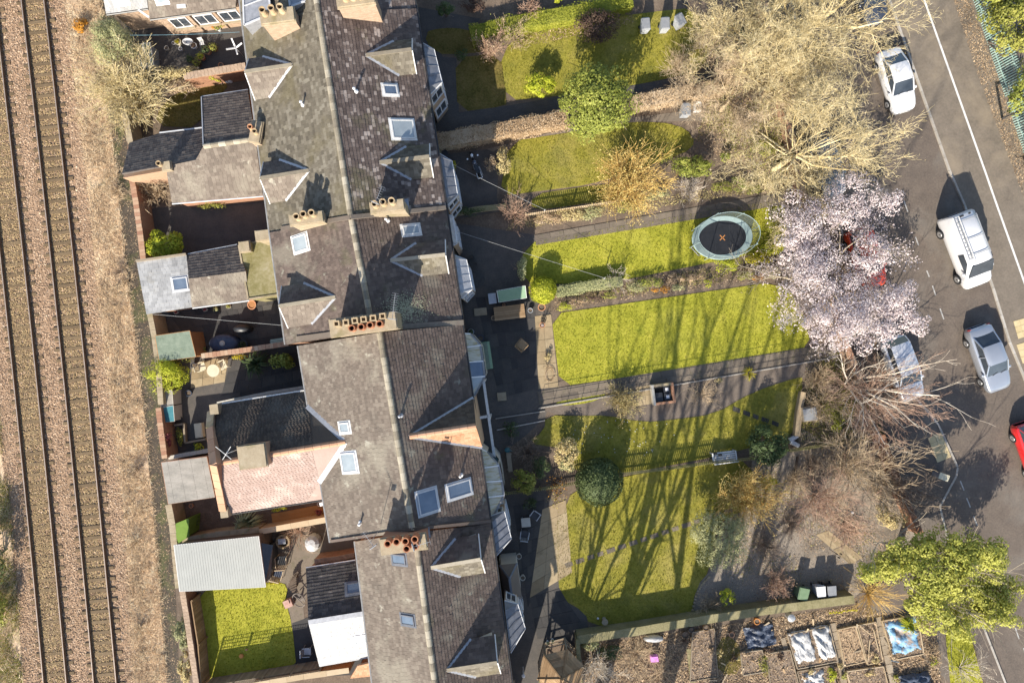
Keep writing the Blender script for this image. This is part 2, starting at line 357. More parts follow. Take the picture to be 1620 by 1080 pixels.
D('glass_pale', (0.21, 0.245, 0.266), (0.315, 0.35, 0.364), scale=1.2, rough=.1, attr=0, spec=.8, coat=.5)
D('lichen', (0.202, 0.209, 0.13), (0.295, 0.295, 0.201), (0.373, 0.36, 0.259), attr=.6, scale=3, spec=.1)
D('soil_track', (.085, .066, .052), (.13, .105, .085), (.185, .15, .12), scale=1.2, fine=.5, attr=0, bump=.4, bscale=30)
D('road_worn', (.16, .15, .14), (.34, .33, .31), (.52, .51, .49), scale=7, fine=.5, rough=.8, attr=0)
D('glass_blue', (0.062, 0.0883, 0.137), (0.124, 0.159, 0.211), scale=1.2, rough=.08, attr=0, spec=.9, coat=.6)
D('polycarb', (0.314, 0.286, 0.208), (0.428, 0.401, 0.324), (0.5, 0.476, 0.41), scale=2.4, fine=.4, rough=.4, attr=0, stretch=((1, 6, 1), .13), patches=(((.27, .22, .08), 1.6, .5, .63, .8),))
D('felt_green', (0.0887, 0.118, 0.0854), (0.15, 0.186, 0.141), (0.218, 0.248, 0.194), scale=3, fine=.4, attr=0, bump=.3)
D('felt_grey', (0.162, 0.153, 0.137), (0.257, 0.239, 0.211), (0.353, 0.324, 0.29), scale=1.1, fine=.35, attr=0, bump=.3, stretch=((1, 2.2, 1), .0))
D('metal_roof', (0.259, 0.265, 0.247), (0.311, 0.316, 0.294), scale=1.4, rough=.45, attr=0, spec=.5, fine=.2)
D('wood', (.16, .10, .05), (.27, .175, .095), (.38, .27, .16), scale=3, fine=.4, attr=.2, orand=.5, bump=.3, bscale=22)
D('wood_orange', (0.255, 0.119, 0.0425), (0.34, 0.17, 0.0723), (0.408, 0.23, 0.111), scale=3, fine=.4, attr=.2, orand=.5, bump=.3)
D('wood_grey', (.16, .125, .085), (.26, .21, .15), (.36, .305, .23), scale=3, fine=.4, attr=.2, orand=.5, bump=.3)
D('wood_pale', (0.306, 0.23, 0.136), (0.408, 0.315, 0.204), (0.484, 0.399, 0.281), scale=3, fine=.4, attr=.2, orand=.5, bump=.3)
D('wood_dark', (.06, .042, .03), (.11, .08, .058), (.17, .125, .09), scale=3, fine=.4, attr=.2, orand=.5, bump=.3)
D('fence_mossy', (.17, .16, .06), (.27, .245, .11), (.36, .32, .17), scale=3, fine=.4, attr=.2, orand=.5)
D('deck_orange', (.22, .11, .035), (.31, .165, .06), (.37, .215, .09), scale=1.5, fine=.4, attr=0, orand=.5, bump=.3)
D('iron', (.03, .028, .026), (.06, .055, .05), scale=4, rough=.6, attr=0)
D('galv', (.30, .31, .32), (.45, .46, .47), scale=4, rough=.45, metal=.5, attr=0)
D('teal_fence', (.20, .34, .30), (.34, .48, .43), (.45, .56, .50), scale=3, attr=0, orand=.4, rough=.5)
D('teal_board', (0.033, 0.138, 0.168), (0.054, 0.186, 0.216), scale=3, attr=0, rough=.5)
D('cyan_line', (0.138, 0.275, 0.341), (0.193, 0.33, 0.385), scale=3, attr=0)
D('white_line', (0.36, 0.36, 0.348), (0.432, 0.432, 0.42), scale=3, attr=0)
D('bark_grey', (.20, .165, .12), (.34, .285, .21), (.48, .42, .32), scale=5, fine=.3, attr=.3)
D('bark_gold', (0.263, 0.198, 0.0907), (0.472, 0.37, 0.182), (0.655, 0.555, 0.326), (0.735, 0.648, 0.491), scale=2, fine=.3, attr=.55)
D('bark_pale', (0.33, 0.264, 0.198), (0.484, 0.407, 0.319), (0.638, 0.561, 0.462), (0.726, 0.671, 0.594), scale=2, fine=.3, attr=.5)
D('bark_brown', (.10, .07, .05), (.17, .125, .095), (.26, .20, .155), (.36, .29, .23), scale=2, fine=.3, attr=.55)
D('bark_tan', (0.264, 0.186, 0.108), (0.408, 0.306, 0.192), (0.54, 0.42, 0.282), (0.648, 0.528, 0.372), scale=2, fine=.3, attr=.55)
D('twig_orange', (0.432, 0.252, 0.072), (0.564, 0.36, 0.108), (0.66, 0.468, 0.168), (0.696, 0.54, 0.264), scale=2, attr=.6)
D('twig_pink', (0.254, 0.145, 0.0972), (0.371, 0.236, 0.167), (0.469, 0.318, 0.229), (0.537, 0.391, 0.299), scale=2, attr=.6)
D('leaf_green', (0.0672, 0.085, 0.0165), (0.168, 0.196, 0.0331), (0.303, 0.323, 0.062), (0.493, 0.459, 0.124), attr=.6, scale=1.6, spec=.25, sub=.25, rough=.6)
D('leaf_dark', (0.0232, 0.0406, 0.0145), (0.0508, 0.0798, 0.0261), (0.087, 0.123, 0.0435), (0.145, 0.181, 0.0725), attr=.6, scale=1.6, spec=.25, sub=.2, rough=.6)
D('leaf_olive', (0.0918, 0.102, 0.0184), (0.193, 0.204, 0.0383), (0.33, 0.323, 0.0688), (0.496, 0.459, 0.122), attr=.6, scale=1.2, spec=.2, sub=.25, rough=.6)
D('leaf_lime', (0.164, 0.202, 0.0152), (0.316, 0.354, 0.0253), (0.468, 0.481, 0.0443), (0.607, 0.582, 0.101), attr=.6, scale=2, spec=.2, sub=.3, rough=.6)
D('leaf_yellow', (.28, .24, .015), (.42, .37, .02), (.55, .48, .04), attr=.6, scale=2, spec=.2, sub=.3, rough=.6)
D('leaf_ball', (0.035, 0.0525, 0.0191), (0.0688, 0.0938, 0.034), (0.106, 0.138, 0.0531), (0.163, 0.188, 0.0797), attr=.6, scale=2, spec=.2, sub=.15, rough=.6)
D('leaf_greygreen', (0.15, 0.163, 0.0757), (0.279, 0.286, 0.137), (0.428, 0.42, 0.212), (0.62, 0.591, 0.318), attr=.6, scale=1.3, spec=.2, sub=.25, rough=.6)
D('leaf_beech', (0.196, 0.127, 0.069), (0.345, 0.241, 0.144), (0.483, 0.368, 0.241), (0.598, 0.483, 0.345), attr=.65, scale=1.6, spec=.1, sub=.2)
D('leaf_rust', (.28, .11, .02), (.44, .20, .03), (.54, .30, .06), attr=.65, scale=2, spec=.1, sub=.2)
D('leaf_straw', (0.264, 0.192, 0.084), (0.432, 0.336, 0.156), (0.576, 0.48, 0.252), (0.504, 0.48, 0.168), attr=.65, scale=1.4, spec=.1, sub=.2)
D('leaf_crimson', (.14, .03, .035), (.27, .07, .08), (.36, .16, .14), attr=.65, scale=2, spec=.1, sub=.2)
D('leaf_purple', (.05, .03, .028), (.10, .065, .05), (.16, .12, .08), attr=.65, scale=2, spec=.1, sub=.2)
D('blossom', (0.37, 0.292, 0.286), (0.566, 0.471, 0.462), (0.708, 0.628, 0.616), (0.8, 0.763, 0.748), attr=.7, scale=1.5, spec=.1, sub=.3)
D('leaf_pale', (0.166, 0.178, 0.0276), (0.306, 0.317, 0.0565), (0.458, 0.45, 0.1), (0.61, 0.569, 0.163), attr=.6, scale=1.0, spec=.2, sub=.3, rough=.6)
D('hedge_green', (.12, .14, .016), (.20, .22, .025), (.29, .30, .04), (.36, .35, .07), attr=.6, scale=1.6, spec=.2, sub=.25, rough=.6)
D('litter', (0.113, 0.0759, 0.0506), (0.253, 0.177, 0.113), (0.43, 0.316, 0.202), (0.569, 0.43, 0.278), attr=.7, scale=1.2, spec=.1)
D('mulch', (.05, .036, .026), (.13, .095, .07), (.24, .18, .13), (.40, .33, .26), scale=3.5, fine=.6, attr=0, bump=.9, bscale=14)
D('tarp_silver', (0.272, 0.272, 0.272), (0.416, 0.416, 0.416), (0.544, 0.544, 0.544), scale=2.2, fine=.3, rough=.4, attr=0, bump=.8, bscale=7, dist=1.5)
D('tarp_blue', (.09, .19, .32), (.19, .36, .52), (.40, .55, .66), scale=3.2, fine=.3, rough=.45, attr=0, bump=.8, bscale=8, dist=1.2, patches=(((.3, .2, .13), 1.3, .55, .62, .8),))
D('tarp_dark', (.03, .035, .05), (.06, .075, .11), (.22, .26, .33), scale=2.4, fine=.3, rough=.4, attr=0, bump=.8, bscale=8, dist=1.2, pos=[0, .6, 1])
D('tyre', (.012, .012, .013), (.025, .025, .026), scale=9, rough=.8, attr=0)
D('rim', (.35, .35, .36), (.5, .5, .5), scale=5, rough=.35, metal=.7, attr=0)
D('headlamp', (.55, .57, .6), (.7, .72, .74), scale=5, rough=.1, attr=0, spec=.8, coat=.6)
D('taillamp', (.32, .02, .015), (.42, .04, .03), scale=5, rough=.15, attr=0, coat=.6)
D('amber', (.5, .18, .02), (.5, .2, .03), scale=5, attr=0)
D('plate_white', (.6, .6, .58), (.65, .65, .62), scale=5, attr=0)
D('car_white', (0.58, 0.58, 0.588), (0.595, 0.595, 0.603), scale=.5, rough=.25, attr=0, spec=.5, coat=.8)
D('car_silver', (.36, .385, .43), (.42, .445, .49), scale=.5, rough=.28, metal=.55, attr=0, spec=.5, coat=.8)
D('car_grey', (.50, .52, .56), (.56, .58, .62), scale=.5, rough=.3, metal=.35, attr=0, spec=.5, coat=.8)
D('car_red', (.50, .014, .016), (.55, .018, .02), scale=.5, rough=.25, attr=0, spec=.5, coat=.9)
D('car_redorange', (.62, .06, .015), (.66, .075, .02), scale=.5, rough=.25, attr=0, spec=.5, coat=.9)
D('car_dark', (.05, .06, .08), (.07, .08, .105), scale=.5, rough=.25, metal=.3, attr=0, spec=.5, coat=.9)
D('car_blue', (0.151, 0.18, 0.202), (0.189, 0.216, 0.238), scale=.5, rough=.25, metal=.3, attr=0, spec=.5, coat=.9)
D('net', (.10, .13, .13), (.16, .19, .19), scale=3, attr=0, rough=.7, alpha=.30)
D('tramp_pad', (.20, .27, .27), (.28, .36, .355), scale=2, attr=0, rough=.6)
D('tramp_mat', (.012, .014, .018), (.024, .026, .032), scale=2, attr=0, rough=.7)
D('orange_paint', (.55, .22, .06), (.6, .27, .09), scale=3, attr=0)
D('pink_plastic', (.62, .20, .62), (.70, .30, .70), scale=3, attr=0, rough=.4)
D('lime_board', (0.088, 0.154, 0.0193), (0.121, 0.193, 0.033), scale=3, attr=0, fine=.3)
D('green_paint', (.17, .27, .17), (.24, .34, .23), scale=3, attr=0, fine=.3)
D('cream', (0.468, 0.425, 0.306), (0.561, 0.518, 0.399), scale=4, attr=0, fine=.3)
D('wicker', (.10, .085, .075), (.20, .175, .155), scale=20, attr=0, fine=.3)
D('cushion', (.34, .20, .16), (.45, .30, .25), scale=4, attr=0)
# ------------------------------------------------------------------ the ground and its surfaces
def sheet(name, pts, z, mat, kind='structure', px=True, label=None, smooth=0):
    w = [P(a, b, z) for a, b in pts] if px else [Vector((a, b, z)) for a, b in pts]
    if smooth: w = [Vector((a, b, z)) for a, b in smoothpoly(w, smooth)]
    n = len(w); A = sum(w[i].x * w[(i + 1) % n].y - w[(i + 1) % n].x * w[i].y for i in range(n))
    if A < 0: w = w[::-1]
    mb = MB(); mb.add(w, [tuple(range(n))]); o = mb.build(name, mat)
    o['kind'] = kind
    if label: o['label'] = label
    return o
mb = MB(); mb.add([(-150, -150, 0), (150, -150, 0), (150, 150, 0), (-150, 150, 0)], [(0, 1, 2, 3)]); mb.build('ground', 'soil')['kind'] = 'structure'

def rail_x(k, y):   # k: 0..3 rails left to right, photo pixel x at photo pixel y (gently curved line)
    base = 73 + 0.1195 * y - 0.0000125 * y * y
    return base + (-114.5 + 36 * 0, -78.5, -35.5, 0)[k] + (0.004 * (y - 540) * 0 if k < 2 else 0)
VE = [(x, y) for y, x in ((-120, 96), (0, 104), (135, 118), (270, 136), (540, 162), (675, 180), (810, 196), (945, 204), (1080, 212), (1200, 222))]   # ballast edge
PL = [(150, -120), (158, 0), (170, 180), (183, 270), (196, 405), (214, 540), (229, 675), (242, 810), (253, 945), (263, 1080), (272, 1200)]
PR = [(170, -120), (178, 0), (192, 180), (207, 270), (224, 405), (240, 540), (257, 675), (266, 810), (278, 945), (284, 1080), (292, 1200)]
LE = [(x, y) for y, x in ((-120, -60), (540, -40), (700, 0), (810, 14), (945, 26), (1080, 38), (1200, 48))]
sheet('railway_verge', [(-300, -120)] + [(p[0] + 4, p[1]) for p in PL] + [(-300, 1200)], 0.004, 'verge')
sheet('railway_ballast', LE + VE[::-1], 0.012, 'ballast')
sheet('back_path', PL + PR[::-1], 0.008, 'back_path')

# lawns: (outline, tone: the dull lawns have shade in their colour)
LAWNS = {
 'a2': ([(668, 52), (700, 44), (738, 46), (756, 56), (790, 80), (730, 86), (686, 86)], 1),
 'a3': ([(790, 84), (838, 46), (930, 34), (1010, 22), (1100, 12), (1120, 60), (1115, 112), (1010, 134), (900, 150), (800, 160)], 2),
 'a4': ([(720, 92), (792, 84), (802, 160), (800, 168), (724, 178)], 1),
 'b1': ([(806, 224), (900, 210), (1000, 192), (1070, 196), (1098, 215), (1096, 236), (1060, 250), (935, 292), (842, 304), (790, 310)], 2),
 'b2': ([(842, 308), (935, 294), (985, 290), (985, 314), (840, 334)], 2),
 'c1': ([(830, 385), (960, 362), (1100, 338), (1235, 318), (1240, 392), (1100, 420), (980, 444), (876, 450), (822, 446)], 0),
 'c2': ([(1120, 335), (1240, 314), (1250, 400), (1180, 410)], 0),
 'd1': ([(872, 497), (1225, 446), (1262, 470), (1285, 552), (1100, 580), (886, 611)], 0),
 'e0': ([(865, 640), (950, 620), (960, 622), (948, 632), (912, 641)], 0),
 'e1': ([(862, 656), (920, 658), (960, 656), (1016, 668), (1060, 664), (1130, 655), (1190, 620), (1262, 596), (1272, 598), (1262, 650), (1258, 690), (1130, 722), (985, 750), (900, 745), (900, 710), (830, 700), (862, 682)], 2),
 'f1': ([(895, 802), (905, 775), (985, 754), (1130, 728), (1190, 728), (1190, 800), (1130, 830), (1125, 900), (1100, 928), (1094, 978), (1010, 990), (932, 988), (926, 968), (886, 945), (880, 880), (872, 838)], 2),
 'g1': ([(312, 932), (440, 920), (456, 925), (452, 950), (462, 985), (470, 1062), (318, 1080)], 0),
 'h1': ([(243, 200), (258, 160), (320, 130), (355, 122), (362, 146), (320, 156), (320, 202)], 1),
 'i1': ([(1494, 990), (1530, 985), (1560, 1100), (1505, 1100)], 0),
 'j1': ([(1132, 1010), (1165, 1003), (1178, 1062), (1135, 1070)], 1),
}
z_l = 0.016
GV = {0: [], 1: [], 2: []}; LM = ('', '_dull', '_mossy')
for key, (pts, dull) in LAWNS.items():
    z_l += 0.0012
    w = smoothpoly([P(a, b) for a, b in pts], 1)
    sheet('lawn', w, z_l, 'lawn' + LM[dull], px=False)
    X, Y = scatter(w, area(w) * 150)
    n = len(X); a = NR.uniform(0, 2 * np.pi, n); h = NR.uniform(.03, .085, n); wd = NR.uniform(.012, .03, n); ln = NR.uniform(-.05, .05, (n, 2))
    Z = np.full(n, z_l)
    v = np.stack([np.stack([X - np.cos(a) * wd, Y - np.sin(a) * wd, Z], 1), np.stack([X + np.cos(a) * wd, Y + np.sin(a) * wd, Z], 1),
                  np.stack([X + ln[:, 0], Y + ln[:, 1], Z + h], 1)], 1).reshape(-1, 3)
    GV[dull].append(v)
for d in (0, 1, 2):
    V = np.concatenate(GV[d]); F = np.arange(len(V)).reshape(-1, 3)
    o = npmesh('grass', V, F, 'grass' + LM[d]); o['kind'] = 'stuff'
    o['label'] = ('short sunlit grass blades of the fresh lawns', 'short grass blades of the shaded lawns, shade painted into their colour', 'short mossy grass blades of the worn lawns')[d]

# hard surfaces of the east gardens
sheet('front_yard', [(655, 10), (760, 30), (745, 50), (690, 55), (700, 90), (722, 92), (726, 178), (800, 168), (1000, 132), (1130, 112), (1130, 128), (1000, 156), (900, 178), (800, 200), (690, 218)], 0.010, 'yard')
sheet('front_yard', [(690, 246), (770, 236), (806, 226), (790, 250), (786, 310), (790, 335), (700, 350), (690, 300)], 0.0125, 'yard')
sheet('garden_path', [(770, 236), (900, 202), (1000, 186), (1150, 168), (1150, 190), (1000, 194), (806, 226), (780, 240)], 0.0145, 'asphalt_path')
sheet('front_yard', [(700, 350), (850, 372), (846, 386), (826, 392), (822, 446), (840, 470), (872, 497), (884, 612), (870, 640), (862, 660), (830, 690), (790, 720), (740, 660), (700, 420)], 0.0105, 'yard')
sheet('front_yard', [(780, 780), (860, 770), (880, 800), (880, 870), (926, 968), (932, 1000), (912, 1012), (905, 1090), (800, 1090)], 0.011, 'yard')
sheet('gravel_garden', [(1190, 728), (1255, 712), (1400, 690), (1452, 845), (1400, 905), (1345, 950), (1200, 974), (1096, 985), (1100, 930), (1130, 895), (1135, 835), (1180, 800)], 0.0135, 'gravel')
sheet('soil_path', [(858, 640), (910, 640), (950, 632), (1000, 612), (1130, 592), (1290, 560), (1310, 590), (1270, 597), (1190, 622), (1130, 657), (1060, 666), (1015, 668), (955, 658), (920, 657), (862, 654)], 0.0125, 'soil_track', smooth=1)
# west yards
sheet('back_yard', [(195, 20), (385, 10), (395, 110), (230, 120), (200, 60)], 0.010, 'yard')
sheet('back_yard', [(230, 330), (428, 318), (440, 390), (250, 420)], 0.0106, 'yard')
sheet('back_yard', [(240, 470), (440, 440), (456, 550), (255, 590)], 0.0112, 'yard')
sheet('back_yard', [(255, 575), (478, 545), (490, 640), (340, 670), (345, 715), (270, 725)], 0.0118, 'yard')
sheet('back_yard', [(270, 800), (515, 790), (520, 840), (280, 870)], 0.0124, 'soil')
sheet('back_patio', [(420, 850), (560, 838), (575, 880), (495, 900), (480, 960), (490, 1060), (470, 1064), (458, 985), (452, 950), (458, 925), (418, 920)], 0.013, 'slab')
sheet('back_patio', [(462, 985), (490, 975), (590, 1040), (590, 1066), (470, 1070)], 0.0142, 'slab_dark')

# ------------------------------------------------------------------ road on the right
ROADL = [(1225, -120), (1262, 60), (1290, 250), (1350, 430), (1402, 590), (1440, 622), (1482, 672), (1512, 738), (1510, 752), (1484, 800), (1496, 850), (1556, 998), (1590, 1085), (1620, 1165)]
ROADR = [(1363, -120), (1407, 0), (1502, 270), (1526, 325), (1571, 455), (1597, 540), (1621, 598), (1700, 800), (1820, 1165)]
sheet('road', [(1190, -120)] + ROADR[0:1] + ROADR[1:] + [(1600, 1165), (1300, 900), (1330, 640), (1250, 250)], 0.006, 'asphalt')
def offset_line(line, d):
    out = []
    for i, p in enumerate(line):
        a = Vector(line[max(0, i - 1)]); b = Vector(line[min(len(line) - 1, i + 1)]); t = (b - a).normalized()
        out.append((p[0] + t.y * d, p[1] - t.x * d))
    return out
# raised pavements: real steps of 0.11 m
def raised(name, pts, z1, mat):
    mb = MB(); mb.prism([(P(a, b).x, P(a, b).y) for a, b in pts], -0.05, z1); o = mb.build(name, mat); o['kind'] = 'structure'; return o
raised('pavement', [(1170, -120)] + ROADL[:-1] + [(1590, 1085), (1560, 1085), (1530, 985), (1500, 940), (1455, 850), (1402, 690), (1372, 640), (1310, 470), (1250, 250), (1215, 60)], 0.11, 'asphalt')
raised('cycle_track', ROADR + [(2300, 1165), (2300, -120)], 0.11, 'asphalt_path')
# kerb stones: each is a part of its kerb
def kerb(label, line, side):
    t = thing('kerb', label, 'kerb', P(*line[0]))
    pts = [Vector(P(a, b)) for a, b in line]
    src = None
    for a, b in zip(pts[:-1], pts[1:]):
        L = (b - a).length; n = max(1, round(L / 0.92)); d = (b - a) / L
        for i in range(n):
            c = a + (b - a) * ((i + .5) / n)
            if abs(c.x) > 36 or abs(c.y) > 25: continue
            if src is None:
                mb = MB(); mb.box((0, 0, .066), (.905, .13, .13)); src = mb.build('kerb_stone', 'kerb'); o = src; o.parent = t
            else: o = src.copy(); COL.objects.link(o); o.parent = t
            o.location = c - Vector(t.location); o.rotation_euler = (0, 0, math.atan2(d.y, d.x)); o.scale = (L / n / .92, 1, 1)
    return t
kerb('grey kerb along the tree-lined footway with parked cars', offset_line(ROADL[:8], 1.2), 1)
kerb('pale kerb of the footway build-out by the street lamp', offset_line(ROADL[7:], 1.2), 1)
kerb('kerb with faded yellow line beside the cycle track', offset_line(ROADR, -1.2), -1)
def stripe(name, a, b, w, z, mat, kind='structure'):
    mb = MB(); A, B = P(*a), P(*b); d = (B - A).normalized(); n = Vector((-d.y, d.x, 0)) * w / 2
    mb.add([A - n + Vector((0, 0, z)), B - n + Vector((0, 0, z)), B + n + Vector((0, 0, z)), A + n + Vector((0, 0, z))], [(0, 1, 2, 3)]); o = mb.build(name, mat); o['kind'] = kind; return o
WL = [(1418, -120), (1460, 0), (1556, 270), (1572, 316), (1634, 490), (1720, 720)]
for a, b in zip(WL[:-1], WL[1:]): stripe('white_lane_line', a, b, .13, .116, 'white_worn')
YL = offset_line(ROADR, 3.5)
for a, b in zip(YL[:-1], YL[1:]): stripe('yellow_edge_line', a, b, .10, .014, 'yellow_line')
for (a, b) in (((1466, 428), (1470, 438)), ((1475, 452), (1480, 467)), ((1487, 488), (1493, 505)), ((1519, 760), (1525, 775)), ((1529, 787), (1535, 802)), ((1540, 816), (1546, 831)), ((1606, 992), (1612, 1010)), ((1619, 1024), (1625, 1040)), ((1430, 318), (1436, 335)), ((1448, 375), (1453, 388))):
    stripe('road_dash', a, b, .08, .013, 'road_worn')
# repaired trenches in the road surface
sheet('road_patch', [(1440, 640), (1475, 640), (1610, 1080), (1570, 1080)], 0.0095, 'asphalt')
# tactile slabs at the crossing: slabs one by one
def slab_grid(name, label, quad, nu, nv, mat, z0, th, gap=.012, cat='paving', slabname='slab', skip=0.0, jitter=.003):
    """quad px corners a,b,c,d (a->b along u, a->d along v); one mesh object per slab"""
    A, B, C, D_ = [P(*q) for q in quad]
    t = bpy.data.objects.new(name, None); COL.objects.link(t); t.location = (A + B + C + D_) / 4; t['kind'] = 'structure'; t['label'] = label
    def at(u, v): return (A * (1 - u) + B * u) * (1 - v) + (D_ * (1 - u) + C * u) * v
    for j in range(nv):
        off = (.5 if (j % 2 and nu > 3) else 0)
        us = sorted(set([0.0, 1.0] + [min(1, max(0, (i + off + R.uniform(-.12, .12) * (nu > 3)) / nu)) for i in range(1, nu)]))
        for i in range(len(us) - 1):
            if us[i + 1] - us[i] < .3 / nu: continue
            if R.random() < skip: continue
            ps = [at(us[i], j / nv), at(us[i + 1], j / nv), at(us[i + 1], (j + 1) / nv), at(us[i], (j + 1) / nv)]
            c = sum(ps, Vector()) / 4; ps = [p + (c - p).normalized() * gap for p in ps]
            dz = R.uniform(-jitter, jitter); mb = MB()
            mb.prism([(p.x, p.y) for p in ps], 0.0, z0 + th + dz); mb.build(slabname, mat, parent=t)
    return t
slab_grid('tactile_paving', 'yellow tactile slabs on the footway build-out', [(1466, 692), (1487, 683), (1503, 722), (1481, 731)], 2, 4, 'tactile', .11, .02)
slab_grid('tactile_paving', 'yellow tactile slabs beside the cycle track kerb', [(1601, 508), (1619, 503), (1628, 530), (1609, 536)], 2, 3, 'tactile', .11, .02)
slab_grid('tactile_paving', 'yellow tactile slabs across the white lane line', [(1606, 545), (1640, 535), (1652, 565), (1616, 575)], 3, 3, 'tactile', .11, .023)
# paved garden paths
slab_grid('flagstone_path', 'flagstone path beside the trampoline lawn', [(846, 372), (1250, 302), (1254, 322), (848, 388)], 17, 2, 'slab', .012, .028)
slab_grid('flagstone_path', 'flagstone path with iron railing between two lawns', [(850, 619), (1330, 540), (1333, 562), (853, 640)], 20, 2, 'slab', .012, .026)
slab_grid('patio_flags', 'sandy flagstone strip at the edge of the lawn', [(858, 805), (895, 790), (905, 905), (838, 945)], 3, 6, 'slab_sand', .012, .026)
slab_grid('patio_flags', 'sunny sandy flagstone terrace with terracotta pots', [(846, 500), (872, 497), (884, 612), (852, 615)], 2, 6, 'slab_sand', .012, .024)
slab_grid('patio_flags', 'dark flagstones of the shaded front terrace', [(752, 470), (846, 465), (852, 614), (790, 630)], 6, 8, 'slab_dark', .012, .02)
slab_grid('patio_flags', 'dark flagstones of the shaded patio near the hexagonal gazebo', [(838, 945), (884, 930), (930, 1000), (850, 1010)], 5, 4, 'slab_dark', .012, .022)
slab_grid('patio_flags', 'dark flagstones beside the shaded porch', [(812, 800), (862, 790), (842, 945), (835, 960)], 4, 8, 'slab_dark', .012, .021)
slab_grid('patio_flags', 'small square flags under the white garden chairs', [(304, 575), (362, 562), (356, 604), (302, 614)], 3, 3, 'slab_sand', .012, .028)
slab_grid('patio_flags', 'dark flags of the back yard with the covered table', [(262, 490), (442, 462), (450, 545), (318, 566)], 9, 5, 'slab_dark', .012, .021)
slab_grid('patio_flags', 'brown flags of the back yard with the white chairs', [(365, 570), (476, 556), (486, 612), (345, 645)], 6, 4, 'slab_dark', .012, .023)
slab_grid('stepping_stones', 'grey stepping stones crossing the large lawn', [(890, 890), (1160, 800), (1163, 809), (893, 900)], 16, 1, 'slab', .022, .02, gap=.14)
slab_grid('stepping_stones', 'stepping stones at the end of the curved lawn', [(1158, 640), (1235, 668), (1233, 677), (1156, 650)], 5, 1, 'slab_dark', .022, .02, gap=.13)

# ------------------------------------------------------------------ railway
def railY(py): return (540 - py) / K
def rail_pts(k, z):
    return [P(rail_x(k, y), y, z) for y in range(-60, 1141, 40)]
SLEEPER = None
for name, label, ks in (('railway_track', 'railway track nearer the brambly verge and back gardens', (2, 3)), ('railway_track', 'far railway track partly cut off, away from the houses', (0, 1))):
    t = thing(name, label, 'railway', P((rail_x(ks[0], 540) + rail_x(ks[1], 540)) / 2, 540))
    # sleepers
    y = -30.0
    while y < 1110:
        c = P((rail_x(ks[0], y) + rail_x(ks[1], y)) / 2, y); s = (rail_x(ks[1], y + 5) - rail_x(ks[1], y - 5)) / 10
        ang = math.atan(s)
        if SLEEPER is None:
            mb = MB(); mb.box((0, 0, 0), (2.45, .21, .12)); SLEEPER = mb.build('sleeper', 'sleeper'); o = SLEEPER; o.parent = t
        else: o = SLEEPER.copy(); COL.objects.link(o); o.parent = t
        o.location = Vector((c.x, c.y, (.03 if ks[0] == 2 else .008) + R.uniform(-.012, .012))) - Vector(t.location); o.rotation_euler = (0, 0, ang + R.uniform(-.012, .012))
        y += 16.6
    for k in ks:
        pts = rail_pts(k, 0.0)
        mb = MB()
        for a, b in zip(pts[:-1], pts[1:]):
            up = Vector((0, 0, 1))
            mb.beam(a + up * .125, b + up * .125, .14, .02, 0); mb.beam(a + up * .19, b + up * .19, .022, .12, 0); mb.beam(a + up * .262, b + up * .262, .072, .036, 0)
        ob = mb.build('rail', 'rail_rust', parent=t)
        mb = MB()
        for a, b in zip(pts[:-1], pts[1:]): mb.beam(a + Vector((0, 0, .2825)), b + Vector((0, 0, .2825)), .058, .005)
        mb.build('running_surface', 'rail_top', parent=ob)
# ballast stones, a countless mass
def stones(name, poly, dens, size, mat, z, label):
    X, Y = scatter(poly, area(poly) * dens); n = len(X)
    s = NR.uniform(size[0], size[1], n); a = NR.uniform(0, 6.28, n); tl = NR.uniform(-.7, .7, (n, 2))
    base = np.array([(1, 0, 0), (0, 1, 0), (-1, 0, 0), (0, -1, 0), (0, 0, .75), (0, 0, -.6)], dtype=float)
    base = base[None] * NR.uniform(.6, 1.25, (n, 6, 1))
    ca, sa = np.cos(a), np.sin(a)
    x = base[..., 0] * ca[:, None] - base[..., 1] * sa[:, None]; y = base[..., 0] * sa[:, None] + base[..., 1] * ca[:, None]
    zz = base[..., 2] + x * tl[:, :1] + y * tl[:, 1:]
    V = np.stack([X[:, None] + x * s[:, None], Y[:, None] + y * s[:, None], z + (zz * .8 + .35) * s[:, None]], -1).reshape(-1, 3)
    f = np.array([(0, 1, 4), (1, 2, 4), (2, 3, 4), (3, 0, 4)])
    F = (np.arange(n)[:, None, None] * 6 + f[None]).reshape(-1, 3)
    o = npmesh(name, V, F, mat, rnd=np.repeat(NR.random(n), 4)); o['kind'] = 'stuff'; o['label'] = label
    return o
vis = lambda l: [(max(p[0], -30), min(max(p[1], -30), 1110)) for p in l]
stones('ballast_stones', [(p.x, p.y) for p in (P(*q) for q in vis(LE) + vis(VE)[::-1])], 150, (.03, .062), 'stone_chip', .012, 'pinkish grey ballast stones of the railway')
for ks in ((0, 1), (2, 3)):
    stones('ballast_stones', [(p.x, p.y) for p in [P(rail_x(ks[0], y) - 1, y) for y in (-20, 540, 1100)] + [P(rail_x(ks[1], y) + 1, y) for y in (1100, 540, -20)]], 300, (.025, .05), 'stone_chip_brown', .045, 'brown oily ballast stones between the rails')
gp = [(p.x, p.y) for p in (P(*q) for q in [(1190, 728), (1255, 712), (1395, 700), (1440, 845), (1345, 945), (1200, 970), (1110, 960), (1135, 835)])]
stones('gravel_stones', gp, 130, (.014, .03), 'gravel', .0135, 'grey gravel of the walled garden')
